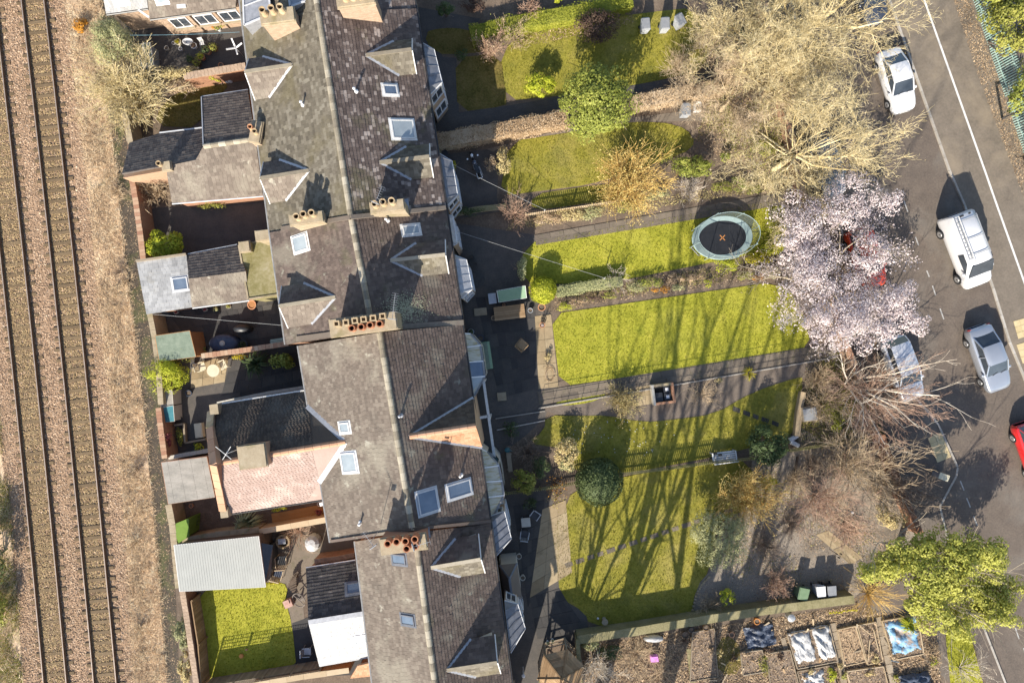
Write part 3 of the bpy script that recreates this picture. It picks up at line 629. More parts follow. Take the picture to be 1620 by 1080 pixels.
# dry grass and litter of the verge
def blades(name, poly, dens, h, mat, z, label, w=(.008, .02), lean=.25, clump=0.0):
    X, Y = scatter(poly, area(poly) * dens); n = len(X)
    if clump:
        q = np.sin(X * 1.9 + 1) * np.sin(Y * 1.3) + np.sin(X * .7 + Y * 1.1) + NR.normal(0, .5, n); ok = q > -clump; X, Y = X[ok], Y[ok]; n = len(X)
    a = NR.uniform(0, 2 * np.pi, n); hh = NR.uniform(h[0], h[1], n); wd = NR.uniform(w[0], w[1], n); l = NR.normal(0, lean, (n, 2))
    Z = np.full(n, z)
    V = np.stack([np.stack([X - np.cos(a) * wd, Y - np.sin(a) * wd, Z], 1), np.stack([X + np.cos(a) * wd, Y + np.sin(a) * wd, Z], 1),
                  np.stack([X + l[:, 0], Y + l[:, 1], Z + hh], 1)], 1).reshape(-1, 3)
    o = npmesh(name, V, np.arange(len(V)).reshape(-1, 3), mat); o['kind'] = 'stuff'
    if label: o['label'] = label
    return o
vp = [(p.x, p.y) for p in (P(*q) for q in vis(VE) + [(a + 3, b) for a, b in vis(PL)][::-1])]
blades('dry_grass', vp, 460, (.03, .24), 'straw', .004, 'bleached dry grass on the railway verge', lean=.2, clump=1.6)
vp2 = [(p.x, p.y) for p in (P(*q) for q in [(100, 0), (130, 200), (150, 400), (165, 540), (200, 800), (205, 1080), (240, 1080), (215, 800), (195, 540), (180, 400), (165, 200), (140, 0)])]
blades('brambles', vp2, 110, (.04, .3), 'litter', .004, 'brown bracken and bramble stalks on the verge', w=(.01, .03), lean=.35, clump=.3)
lp = [(p.x, p.y) for p in (P(*q) for q in [(-60, 600), (-5, 640), (14, 760), (26, 900), (36, 1080), (-60, 1110)])]
blades('rough_grass', lp, 260, (.1, .5), 'leaf_olive', .004, 'rough grass beyond the far track', lean=.25, clump=.6)
blades('rough_grass', lp, 160, (.1, .6), 'straw', .004, 'bleached stalks beyond the far track', lean=.3, clump=.6)
bp = [(p.x, p.y) for p in (P(*q) for q in vis(PL) + vis(PR)[::-1])]
blades('leaf_litter', bp, 90, (.01, .04), 'litter', .008, 'dead leaves on the narrow back path', w=(.015, .04), lean=.05)
# ------------------------------------------------------------------ vegetation helpers
def segs_mesh(name, S, mat, parent=None, n=4):
    """S: list of (p0, p1, r0, r1); thin tapered twigs as one mesh"""
    A = np.array([s[0] for s in S], dtype=float); B = np.array([s[1] for s in S], dtype=float)
    r0 = np.array([s[2] for s in S]); r1 = np.array([s[3] for s in S])
    d = B - A; L = np.linalg.norm(d, axis=1, keepdims=True); d = d / np.maximum(L, 1e-6)
    ref = np.where(np.abs(d[:, 2:3]) > .9, np.array([[1., 0, 0]]), np.array([[0., 0, 1]]))
    x = np.cross(d, ref); x /= np.maximum(np.linalg.norm(x, axis=1, keepdims=True), 1e-6); y = np.cross(d, x)
    m = len(S); V = np.zeros((m, 2 * n, 3))
    for i in range(n):
        t = 2 * math.pi * i / n; o = x * math.cos(t) + y * math.sin(t)
        V[:, i] = A + o * r0[:, None]; V[:, n + i] = B + o * r1[:, None]
    f = np.array([(i, (i + 1) % n, n + (i + 1) % n, n + i) for i in range(n)])
    F = (np.arange(m)[:, None, None] * 2 * n + f[None]).reshape(-1, 4)
    return npmesh(name, V.reshape(-1, 3), F, mat, parent=parent, rnd=np.repeat(NR.random(m), n))
def grow(S, p, d, L, r, depth, rng, kids=4, spread=.7, up=.15, wob=.18, nseg=3, shrink=.62, minr=.004, tips=None, first=.3):
    p = Vector(p); d = Vector(d).normalized(); step = L / nseg; rr = r
    for i in range(nseg):
        d2 = (d + Vector((rng.gauss(0, wob), rng.gauss(0, wob), rng.gauss(0, wob) + up * .4))).normalized()
        q = p + d2 * step; r2 = max(minr, r * (1 - .62 * (i + 1) / nseg))
        S.append((tuple(p), tuple(q), rr, r2))
        if depth > 0:
            k = kids / nseg
            k = int(k) + (rng.random() < k - int(k))
            for _ in range(k):
                if i == 0 and rng.random() < first: continue
                t = rng.random(); b = p.lerp(q, t)
                ax = Vector((rng.gauss(0, 1), rng.gauss(0, 1), rng.gauss(0, 1) * .7)); ax = (ax - d2 * ax.dot(d2)).normalized()
                nd = (d2 + ax * spread * rng.uniform(.7, 1.4) + Vector((0, 0, up))).normalized()
                grow(S, b, nd, L * shrink * rng.uniform(.65, 1.15), max(minr, rr * rng.uniform(.4, .62)), depth - 1, rng, kids, spread, up, wob, nseg, shrink, minr, tips, first)
        p, d, rr = q, d2, r2
    if tips is not None: tips.append((tuple(p), depth))
def leaf_mesh(name, C, N_, size, mat, parent=None, asp=.55, rnd=None):
    """one folded quad per leaf; C centres, N_ facing directions"""
    n = len(C); C = np.asarray(C, float); N_ = np.asarray(N_, float); N_ = N_ / np.maximum(np.linalg.norm(N_, axis=1, keepdims=True), 1e-6)
    t = NR.normal(0, 1, (n, 3)); t -= N_ * np.sum(t * N_, 1, keepdims=True); t /= np.maximum(np.linalg.norm(t, axis=1, keepdims=True), 1e-6); b = np.cross(N_, t)
    s = (np.asarray(size) * NR.uniform(.65, 1.3, n))[:, None]
    V = np.stack([C - t * s, C + b * s * asp + N_ * s * .12, C + t * s, C - b * s * asp + N_ * s * .12], 1).reshape(-1, 3)
    return npmesh(name, V, np.arange(4 * n).reshape(-1, 4), mat, parent=parent, rnd=rnd)
def clump_points(c, rad, n, k, rng, fill=.5, top=.0, cs=.42, rs=1.0):
    """n points in k clumps spread over an ellipsoid; returns points and outward directions"""
    c = np.array(c, float); rad = np.array(rad, float)
    u = rng.normal(0, 1, (k, 3)); u /= np.linalg.norm(u, axis=1, keepdims=True); u[:, 2] = np.where(u[:, 2] < -.35, -u[:, 2] * .5, u[:, 2])
    rr = rng.uniform(fill, .82, (k, 1)); cc = u * rr
    cr = rng.uniform(.6, 1.25, k) * cs
    i = rng.integers(0, k, n); w = rng.normal(0, 1, (n, 3)); w /= np.linalg.norm(w, axis=1, keepdims=True)
    q = cc[i] + w * (cr[i] * rng.uniform(.55, 1, n) ** .6)[:, None]
    pts = c + q * rad; out = w * .9 + q * .5; out[:, 2] += .55 + top
    out += rng.normal(0, .35, (n, 3))
    return pts, out, i, k
def shrub(name, label, px, py, rx, ry, h, n, size, mat, cat='shrub', group=None, k=None, seed=1, cs=.42, fill=.5, stem='bark_brown', lo=.12, asp=.55, partname='foliage', ang=0.0):
    """leafy shrub or tree crown; rx, ry in photo pixels, h its height in metres"""
    rng = np.random.default_rng(seed); zc = h * (.5 + lo * .5); s = (H - zc) / H / K
    c = P(px, py, zc); base = Vector((c.x, c.y, 0)); t = thing(name, label, cat, base, group)
    rad = (rx * s, ry * s, h * (1 - lo) / 2); k = k or max(7, int(18 * (rad[0] * rad[1]) ** .5))
    pts, out, idx, k = clump_points((0, 0, 0), rad, n, k, rng, fill, cs=cs)
    if ang:
        ca, sa = math.cos(ang), math.sin(ang); pts = np.stack([pts[:, 0] * ca - pts[:, 1] * sa, pts[:, 0] * sa + pts[:, 1] * ca, pts[:, 2]], 1)
    pts = pts + np.array(c); pts[:, 2] = np.maximum(pts[:, 2], .04)
    cl = rng.random(k); rnd = np.clip(rng.random(n) * .65 + cl[idx] * .35, 0, 1)
    leaf_mesh(partname, pts, out, size, mat, parent=t, asp=asp, rnd=rnd)
    S = []; g = random.Random(seed)
    for _ in range(4 if h < 2 else 6):
        a = g.uniform(0, 6.28); grow(S, base, (math.cos(a) * .5, math.sin(a) * .5, 1), h * .55, .02 + .012 * h, 1, g, 4, .8, .2, minr=.006)
    segs_mesh('stem', S, stem, parent=t)
    return t
def topiary(name, label, px, py, rx, ry, h, n, size, mat, seed=1, cat='topiary', lo=.1, lump=.05):
    """clipped dense bush: leaves close over a rounded body"""
    rng = np.random.default_rng(seed); zc = h * .52; s = (H - zc) / H / K; c = P(px, py, zc); t = thing(name, label, cat, (c.x, c.y, 0))
    rad = np.array((rx * s, ry * s, h * (1 - lo) / 2)); u = rng.normal(0, 1, (n, 3)); u /= np.linalg.norm(u, axis=1, keepdims=True)
    bumps = 1 + lump * (np.sin(u[:, 0] * 7 + seed) * np.sin(u[:, 1] * 6) + np.sin(u[:, 2] * 9 + u[:, 0] * 5)) + rng.normal(0, .025, n)
    pts = np.array(c) + u * rad * bumps[:, None]; pts[:, 2] = np.maximum(pts[:, 2], .03)
    leaf_mesh('foliage', pts, u + rng.normal(0, .45, (n, 3)), size, mat, parent=t)
    mb = MB(); mb.lathe(c, [(rad[0] * .9 * math.cos(a), rad[2] * .9 * math.sin(a)) for a in (-1.4, -.9, -.4, 0, .4, .9, 1.4)], n=14, sy=rad[1] / rad[0]); mb.build('inner_growth', mat, parent=t, smooth=True)
    mb = MB(); mb.tube((c.x, c.y, 0), c, .06, .04, 6); mb.build('trunk', 'bark_brown', parent=t)
    return t
def bare(name, label, px, py, h, trunk_r, mat, cat='shrub', group=None, seed=1, stems=6, spread_px=30, depth=3, kids=5, spread=.7, up=.12, nseg=3, shrink=.6, minr=.006, base=None, lean=(0, 0), zref=.6, wob=.16, sides=3, leaves=None):
    """leafless shrub or tree: several stems fanning from one base; spread_px about the crown's photo radius"""
    g = random.Random(seed)
    if base is None: c = P(px, py, h * zref); b = Vector((c.x, c.y, 0))
    else: b = P(base[0], base[1], 0)
    t = thing(name, label, cat, b, group); S = []; tips = []
    sp = spread_px / K
    for i in range(stems):
        a = 6.283 * (i + g.uniform(-.3, .3)) / stems; q = g.uniform(.35, 1.0) * sp * .75
        d = Vector((math.cos(a) * q + lean[0], math.sin(a) * q + lean[1], h * g.uniform(.55, .8)))
        grow(S, b + Vector((math.cos(a) * trunk_r, math.sin(a) * trunk_r, 0)), d, d.length, trunk_r * g.uniform(.6, 1), depth, g, kids, spread, up, wob, nseg, shrink, minr, tips)
    segs_mesh('branches', S, mat, parent=t, n=sides)
    if leaves:
        m_, n_, sz = leaves; T = np.array([q[0] for q in tips]); i = NR.integers(0, len(T), n_); C = T[i] + NR.normal(0, .12, (n_, 3)); leaf_mesh('leaves', C, NR.normal(0, 1, (n_, 3)) + np.array([0, 0, .6]), sz, m_, parent=t)
    return t
def tree(name, label, base, h, r, mat, cat='tree', group=None, seed=1, limbs=7, reach=3.0, depth=4, kids=5, spread=.75, up=.1, trunk=.35, minr=.006, shrink=.6, lean=(0, 0), sides=4, tips=None, wob=.17, nseg=3, flat=.6):
    """a single-trunk bare tree standing at photo pixel base"""
    g = random.Random(seed); b = P(base[0], base[1], 0); t = thing(name, label, cat, b, group); S = []; T = []
    top = b + Vector((lean[0], lean[1], h * trunk)); mid = b.lerp(top, .5) + Vector((g.gauss(0, .1), g.gauss(0, .1), 0))
    W = []; W.append((tuple(b), tuple(mid), r, r * .85)); W.append((tuple(mid), tuple(top), r * .85, r * .7))
    segs_mesh('trunk', W, mat, parent=t, n=8)
    for i in range(limbs):
        a = 6.283 * (i + g.uniform(-.3, .3)) / limbs; d = Vector((math.cos(a) * reach, math.sin(a) * reach, h * (1 - trunk) * g.uniform(flat * .7, flat * 1.3)))
        st = mid.lerp(top, g.uniform(.3, 1))
        grow(S, st, d, d.length * g.uniform(.8, 1.05), r * g.uniform(.35, .55), depth, g, kids, spread, up, wob, nseg, shrink, minr, T)
    segs_mesh('crown', S, mat, parent=t, n=sides)
    if tips is not None: tips.extend(T)
    return t
def hedge(name, label, pts, w, h, n, size, mat, seed=1, cat='hedge', z=None, lump=.12):
    """clipped hedge along photo points (taken at its top)"""
    rng = np.random.default_rng(seed); L = [P(a, b, h) for a, b in pts]; t = thing(name, label, cat, (L[0].x, L[0].y, 0)); C = []; N_ = []
    lens = [(b - a).to_2d().length for a, b in zip(L[:-1], L[1:])]; tot = sum(lens)
    for (a, b), l in zip(zip(L[:-1], L[1:]), lens):
        m = int(n * l / tot); d = (b - a).normalized(); s = Vector((-d.y, d.x, 0)); u = rng.random(m) * l
        f = rng.random(m); v = np.where(f < .55, rng.uniform(-1, 1, m), np.sign(rng.normal(0, 1, m)) * rng.uniform(.86, 1.06, m)); zz = np.where(f < .55, h * rng.uniform(.9, 1.06, m), h * rng.uniform(0.03, 1, m))
        wv = w / 2 * (1 + lump * np.sin(u * 2.3 + seed) + lump * .6 * np.sin(u * 5.1))
        zz = zz * (1 - .1 * np.abs(v) ** 3) * (1 + lump * .5 * np.sin(u * 1.7 + 2))
        C.append(np.stack([a.x + d.x * u + s.x * v * wv, a.y + d.y * u + s.y * v * wv, zz], 1))
        N_.append(np.stack([s.x * v * .8, s.y * v * .8, np.where(f < .55, 1.2, .3)], 1) + rng.normal(0, .5, (m, 3)))
    leaf_mesh('foliage', np.concatenate(C), np.concatenate(N_), size, mat, parent=t)
    mb = MB()
    for a, b in zip(L[:-1], L[1:]): mb.beam(Vector((a.x, a.y, h * .45)), Vector((b.x, b.y, h * .45)), w * .8, h * .88)
    mb.build('inner_growth', mat, parent=t)
    return t
def spiky(name, label, px, py, r_px, h, n, mat, seed=1, cat='plant', w=.03, group=None, droop=.5):
    """rosette of long narrow leaves"""
    rng = np.random.default_rng(seed); b = P(px, py, 0); t = thing(name, label, cat, b, group); R_ = r_px / K; V = []; F = []
    for i in range(n):
        a = rng.uniform(0, 6.283); l = R_ * rng.uniform(.6, 1.1); hh = h * rng.uniform(.4, 1); s = np.array([-math.sin(a), math.cos(a), 0]) * w * rng.uniform(.7, 1.2); d = np.array([math.cos(a), math.sin(a), 0])
        p0 = np.array(b); p1 = p0 + d * l * .5 + np.array([0, 0, hh]); p2 = p0 + d * l + np.array([0, 0, hh * (1 - droop)])
        k = len(V); V += [p0 - s * .6, p0 + s * .6, p1 + s, p1 - s, p2 + s * .08, p2 - s * .08]; F += [(k, k + 1, k + 2, k + 3), (k + 3, k + 2, k + 4, k + 5)]
    npmesh('leaves', np.array(V), np.array(F), mat, parent=t); mb = MB(); mb.lathe(b, [(.07, 0), (.06, h * .25), (.02, h * .3)], n=7); mb.build('stump', 'bark_brown', parent=t)
    return t

def lobed_tree(name, label, base, lobes, zc, zr, n, size, mat, cs=.3, k=26, seed=1, cat='tree', asp=.5, stem='bark_grey'):
    """broad crown of several uneven lobes; lobes = (px, py, radius px) at height zc"""
    b = P(base[0], base[1], 0); t = thing(name, label, cat, b); rng = np.random.default_rng(seed); A = sum(l[2] ** 2 for l in lobes); C, O, Q = [], [], []; S = []; g = random.Random(seed)
    for x, y, r in lobes:
        z = zc + rng.uniform(-.5, .5) * zr; c = P(x, y, z); rr = r / K * (H - z) / H; m = int(n * r * r / A)
        q, o, i, kk = clump_points(c, (rr, rr * rng.uniform(.8, 1.1), zr * rng.uniform(.6, 1)), m, k, rng, .3, cs=cs); C.append(q); O.append(o); Q.append(np.clip(rng.random(m) * .6 + rng.random(kk)[i] * .4, 0, 1))
        d = c - b - Vector((0, 0, zc * .35)); grow(S, b + Vector((0, 0, zc * .35)), d, d.length, .09, 2, g, 4, .6, .1, minr=.01)
    leaf_mesh('foliage', np.concatenate(C), np.concatenate(O), size, mat, parent=t, asp=asp, rnd=np.concatenate(Q))
    S.append((tuple(b), tuple(b + Vector((0, 0, zc * .4))), .26, .2)); segs_mesh('trunk', S, stem, parent=t, n=6)
    return t
# ------------------------------------------------------------------ building helpers
def clip_convex(sub, clip):
    out = sub
    for i in range(len(clip)):
        a, b = clip[i], clip[(i + 1) % len(clip)]; inp = out; out = []
        if not inp: return []
        ex, ey = b[0] - a[0], b[1] - a[1]
        dist = [ex * (p[1] - a[1]) - ey * (p[0] - a[0]) for p in inp]
        for k in range(len(inp)):
            p, q, dp, dq = inp[k], inp[(k + 1) % len(inp)], dist[k], dist[(k + 1) % len(inp)]
            if dp >= 0: out.append(p)
            if (dp >= 0) != (dq >= 0):
                t = dp / (dp - dq); out.append((p[0] + (q[0] - p[0]) * t, p[1] + (q[1] - p[1]) * t))
    return out
def roof_slope(parent, pts3, mat, name='roof_slope', tw=.235, th=.195, thick=.09, diamond=False, wob=.012):
    """a roof slope: a boarded slab with slates laid in courses on it; pts3 convex world polygon in one plane"""
    pts3 = [Vector(p) for p in pts3]; n = Vector((0, 0, 0))
    for i in range(len(pts3)): n += (pts3[i] - pts3[0]).cross(pts3[(i + 1) % len(pts3)] - pts3[0])
    n.normalize()
    if n.z < 0: n = -n; pts3 = pts3[::-1]
    mb = MB(); mb.slab(pts3, thick); base = mb.build(name, mat, parent=parent)
    ax = Vector((0, 0, 1)).cross(n)
    ax = ax.normalized() if ax.length > .02 else Vector((1, -.12, 0)).normalized()
    up = n.cross(ax)
    if up.z < 0: up = -up; ax = -ax
    o = pts3[0]; poly = [((p - o).dot(ax), (p - o).dot(up)) for p in pts3]
    A = sum(poly[i][0] * poly[(i + 1) % len(poly)][1] - poly[(i + 1) % len(poly)][0] * poly[i][1] for i in range(len(poly)))
    if A < 0: poly = poly[::-1]
    a0, a1 = min(p[0] for p in poly), max(p[0] for p in poly); b0, b1 = min(p[1] for p in poly), max(p[1] for p in poly)
    mb = MB(); row = 0; b = b0 - th * .2
    while b < b1:
        a = a0 - R.uniform(.3, 1) * tw - (tw / 2 if row % 2 else 0)
        while a < a1:
            w = tw * R.uniform(.88, 1.1); j = R.uniform(-wob, wob)
            if diamond: q = [(a + w / 2, b - th * .3), (a + w, b + th * .5), (a + w / 2, b + th * 1.1), (a, b + th * .5)]
            else: q = [(a + .004, b + j), (a + w - .004, b + j), (a + w - .004, b + th + .02), (a + .004, b + th + .02)]
            c = clip_convex(q, poly)
            if len(c) >= 3:
                lift = R.uniform(0, .006) + (.012 if R.random() < .04 else 0)
                top = [o + ax * p[0] + up * p[1] + n * (.006 + lift + .022 * max(0, 1 - (p[1] - b) / th)) for p in c]
                bot = [o + ax * p[0] + up * p[1] for p in c]; k = len(c)
                mb.add(bot + top, [tuple(range(k, 2 * k))] + [(i, (i + 1) % k, k + (i + 1) % k, k + i) for i in range(k) if c[i][1] < b + th * .6 or c[(i + 1) % k][1] < b + th * .6])
            a += w
        b += th; row += 1
    s = mb.build('slates', mat, parent=base); s['kind'] = 'stuff'
    return base
def strip(parent, name, a, b, w, mat, h=.03):
    mb = MB(); mb.beam(a, b, w, h); return mb.build(name, mat, parent=parent)
RIDGE = {}
def ridge_line(parent, a, b, mat='ridge_tile', L=.46, r=.15):
    a, b = Vector(a), Vector(b); d = b - a; n = max(1, round(d.length / L)); key = mat
    yaw = math.atan2(d.y, d.x); pit = -math.asin(d.z / d.length)
    for i in range(n):
        c = a + d * ((i + .5) / n)
        if key not in RIDGE:
            mb = MB(); prof = [(-.17, -.10), (-.12, .01), (-.05, .055), (.05, .055), (.12, .01), (.17, -.10)]
            hl = L / 2 - .006; vs = [(-hl, y, z) for y, z in prof] + [(hl, y, z) for y, z in prof]
            mb.add(vs, [(k, k + 1, 7 + k, 6 + k) for k in range(5)] + [tuple(range(5, -1, -1)), tuple(range(6, 12))])
            o = mb.build('ridge_tile', mat); RIDGE[key] = o
        else: o = RIDGE[key].copy(); COL.objects.link(o)
        o.parent = parent; o.location = c - world_loc(parent) + Vector((0, 0, .035 + R.uniform(-.006, .006))); o.rotation_euler = (0, pit, yaw + R.uniform(-.015, .015))
        o.scale = (d.length / n / L, 1, 1)
def gutter(parent, a, b, mat='gutter_grey', r=.065):
    mb = MB(); a, b = Vector(a), Vector(b); mb.tube(a, b, r, r, 6); return mb.build('gutter', mat, parent=parent)
def skylight(parent, plane, px, py, w, h, ax=None, frame='lead', glass='glass_blue', name='skylight', lift=.09):
    """w: along the slope's horizontal, h: up the slope (photo pixels)"""
    c = plane.pt(px, py); n = plane.n; a = Vector((0, 0, 1)).cross(n).normalized(); u = n.cross(a)
    s = (H - c.z) / H / K; hw, hh = h * s / 2, w * s / 2
    hw, hh = hw, hh / max(.5, u.to_2d().length)
    c = c + n * (lift / 2 + .02); M = Matrix((a, u, n)).transposed()
    mb = MB(); t = .07
    for sx in (-1, 1):
        mb.box(c + a * (sx * (hw - t / 2)), (t, hh * 2, lift), M=M); mb.box(c + u * (sx * (hh - t / 2)), (hw * 2 - 2 * t - .001, t, lift), M=M)
    mb.box(c - n * .03, (hw * 2 + .22, hh * 2 + .22, .02), M=M)
    f = mb.build(name, frame, parent=parent)
    mb = MB(); mb.box(c + n * (lift / 2 - .03), (hw * 2 - 2 * t, hh * 2 - 2 * t, .012), M=M); mb.build('pane', glass, parent=f)
    return f
def wall_window(parent, c, out, w, h, frame='white_plastic', glass='glass', bars=1, sill=True):
    """upright window centred at c on a wall whose outward direction is out (horizontal)"""
    out = Vector(out).normalized(); s = Vector((-out.y, out.x, 0)); M = Matrix((s, out, Vector((0, 0, 1)))).transposed(); c = Vector(c)
    t = .07; mb = MB()
    for k in (-1, 1):
        mb.box(c + s * (k * (w / 2 - t / 2)) + out * .02, (t, .08, h), M=M); mb.box(c + Vector((0, 0, k * (h / 2 - t / 2))) + out * .02, (w - 2 * t - .001, .078, t), M=M)
    for i in range(bars): mb.box(c + s * ((i + 1) / (bars + 1) - .5) * w + out * .015, (.05, .06, h - 2 * t - .001), M=M)
    f = mb.build('window', frame, parent=parent)
    mb = MB(); mb.box(c + out * .012, (w - .06, .02, h - .06), M=M); mb.build('pane', glass, parent=f)
    if sill:
        mb = MB(); mb.box(c + Vector((0, 0, -h / 2 - .05)) + out * .07, (w + .16, .2, .09), M=M); mb.build('sill', 'sandstone', parent=f)
    return f
def wall_door(parent, c, out, w=.95, h=2.05, mat='wood_dark'):
    out = Vector(out).normalized(); s = Vector((-out.y, out.x, 0)); M = Matrix((s, out, Vector((0, 0, 1)))).transposed(); c = Vector(c)
    mb = MB(); mb.box(c + out * .02 + Vector((0, 0, h / 2)), (w, .06, h), M=M)
    for k in (.55, 1.5): mb.box(c + out * .055 + Vector((0, 0, k)), (w * .7, .02, .7), M=M)
    d = mb.build('door', mat, parent=parent)
    mb = MB(); mb.box(c + out * .09 + s * (w * .38) + Vector((0, 0, 1.0)), (.04, .06, .14), M=M); mb.build('handle', 'galv', parent=d)
def gable_body(parent, W0, W1, R0, R1, E0, E1, mat, inset=.25, name='wall', drop=.13):
    """the solid of walls under a two-slope roof; the six points are the roof's corners"""
    mb = MB(); rings = []
    for w, r, e, t in ((W0, R0, E0, 1), (W1, R1, E1, -1)):
        along = (Vector(W1) - Vector(W0)).normalized() * (.02 * t)
        w, r, e = Vector(w), Vector(r), Vector(e); d = (e - w); d.z = 0; d.normalize(); dd = Vector((0, 0, drop))
        wi = w + d * inset + (r - w) * 0; ei = e - d * inset
        wz = w.z + (r.z - w.z) * inset / max(.3, (r - w).to_2d().length); ez = e.z + (r.z - e.z) * inset / max(.3, (e - r).to_2d().length)
        rings.append([Vector((wi.x, wi.y, 0)) + along, Vector((ei.x, ei.y, 0)) + along, Vector((ei.x, ei.y, ez)) - dd + along, r - dd + along, Vector((wi.x, wi.y, wz)) - dd + along])
    a, b = rings; n = 5
    mb.add(a + b, [tuple(range(n - 1, -1, -1)), tuple(range(n, 2 * n))] + [(i, (i + 1) % n, n + (i + 1) % n, n + i) for i in range(n)])
    return mb.build(name, mat, parent=parent)
def dormer(parent, plane, apex, front, hw, pitch=42, mat='slate_brown', matn=None, wallmat='render_wall', lead='lead_white', win=True, fz=0.0):
    A = plane.pt(*apex); F = P(front[0], front[1], A.z - fz); d = F - A; d.z = 0; L = d.length; d.normalize(); s = Vector((-d.y, d.x, 0))
    F = A + d * L
    drop = hw * math.tan(math.radians(pitch)); up = Vector((0, 0, 1)); ro = bpy.data.objects.new('dormer', None); COL.objects.link(ro); ro.parent = parent; ro.location = Vector((F.x, F.y, 0)) - world_loc(parent)
    # a dormer has pieces of its own: its slopes hang under one mesh, the dormer wall
    COL.objects.unlink(ro); bpy.data.objects.remove(ro)
    pts = {}
    for k in (-1, 1):
        E = F + s * (k * hw) - up * drop
        # walk back until the eave line meets the main roof
        t = (plane.o - E).dot(plane.n) / (-d).dot(plane.n); V = E - d * t
        pts[k] = (E, V)
    back = A - d * .02
    mbw = MB(); iw = hw - .12
    Fi = F - d * .16
    zb = [plane.z((Fi + s * (k * iw)).x, (Fi + s * (k * iw)).y) - .25 for k in (-1, 1)]
    a, b = Fi - s * iw, Fi + s * iw; ez = F.z - iw * math.tan(math.radians(pitch)) - .1
    front_poly = [Vector((a.x, a.y, zb[0])), Vector((b.x, b.y, zb[1])), Vector((b.x, b.y, ez)), Vector((Fi.x, Fi.y, F.z - .1)), Vector((a.x, a.y, ez))]
    Lb = L - .3; bp = [p - d * Lb for p in front_poly]
    for p, q in ((bp[0], 0), (bp[1], 1)): p.z = front_poly[q].z
    mbw.add(front_poly + bp, [(0, 1, 2, 3, 4), (9, 8, 7, 6, 5)] + [(i, (i + 1) % 5, 5 + (i + 1) % 5, 5 + i) for i in range(5)])
    w = mbw.build('dormer', wallmat, parent=parent)
    for k in (-1, 1):
        E, V = pts[k]; f_ = F + d * .06
        m = (matn or mat) if (s * k).y > 0 else mat
        mb = MB(); mb.slab([A, f_, E + d * .06, V], .07); mb.build('dormer_slope', m, parent=w)
        # slates as one mass on the slope
        nrm = (f_ - A).cross(E - f_); nrm = nrm if nrm.z > 0 else -nrm; nrm.normalize()
        slates_on(w, [A, f_, E + d * .06, V], m)
        mb = MB(); mb.beam(A + up * .045, V + up * .045, .17, .03); mb.build('valley_flashing', lead, parent=w)
        mb = MB(); mb.beam(F + d * .07 - up * .06, E + d * .07 - up * .06, .05, .16); mb.build('bargeboard', 'white_worn', parent=w)
    mb = MB(); mb.beam(A + up * .05, F + d * .05 + up * .05, .2, .06); mb.build('dormer_ridge', 'ridge_tile', parent=w)
    if win:
        hgt = max(.4, ez - max(zb) - .35); c = Fi + d * .0; c.z = (ez + max(zb) + .25) / 2
        M = Matrix((s, d, up)).transposed(); mb = MB(); ww = iw * 1.3
        for k in (-1, 1): mb.box(c + s * (k * (ww / 2 - .03)) + d * .02, (.06, .06, hgt), M=M); mb.box(c + up * (k * (hgt / 2 - .03)) + d * .02, (ww - .13, .058, .06), M=M)
        mb.build('window_frame', 'white_plastic', parent=w)
        mb = MB(); mb.box(c + d * .012, (ww - .05, .02, hgt - .05), M=M); mb.build('pane', 'glass', parent=w)
    return w
def slates_on(parent, pts3, mat, tw=.26, th=.2):
    """slates only (no slab) as one sub-part"""
    tmp = roof_slope(None, pts3, mat, tw=tw, th=th, thick=.02); s = tmp.children[0]
    bpy.data.objects.remove(tmp); s.parent = parent; s.location = -world_loc(parent)
    return s
def chimney(parent, c, size, rz, z0, z1, mat, pots, potmat='pot_buff', poth=.5, potr=.15, square=False, name='chimney', cap=True):
    """c: photo pixel of the stack's top centre at height z1; pots: (px, py) at height z1+poth, or offsets"""
    C = P(c[0], c[1], z1); mb = MB(); M = Matrix.Rotation(rz, 3, 'Z')
    mb.box((C.x, C.y, (z0 + z1 - .2) / 2), (size[0], size[1], z1 - .2 - z0), rz)
    st = mb.build(name, mat, parent=parent)
    if cap:
        mb = MB(); mb.box((C.x, C.y, z1 - .17), (size[0] + .12, size[1] + .12, .12), rz); mb.box((C.x, C.y, z1 - .06), (size[0] + .02, size[1] + .02, .12), rz); mb.build('chimney_cap', 'sandstone', parent=st)
    for i, p in enumerate(pots):
        q = P(p[0], p[1], z1 + poth); pm = p[2] if len(p) > 2 else potmat; sq = (len(p) > 3)
        mb = MB(); r = potr
        if sq: mb.lathe((q.x, q.y, z1), [(r * 1.3, -.02), (r * 1.25, poth * .25), (r * 1.15, poth * .9), (r * 1.35, poth * .93), (r * 1.35, poth), (r * .8, poth), (r * .75, poth * .5)], n=4, ph=math.pi / 4 + RZ)
        else: mb.lathe((q.x, q.y, z1), [(r * 1.15, -.02), (r * 1.1, .06), (r * .92, .12), (r * .86, poth * .85), (r * 1.08, poth * .88), (r * 1.08, poth), (r * .78, poth), (r * .7, poth * .4)], n=12)
        po = mb.build('chimney_pot', pm, parent=st, smooth=False)
        mb = MB(); mb.lathe((q.x, q.y, z1), [(r * .72, poth * .42), (.001, poth * .43)], n=8, close=False); mb.build('flue', 'soot', parent=st)
    return st
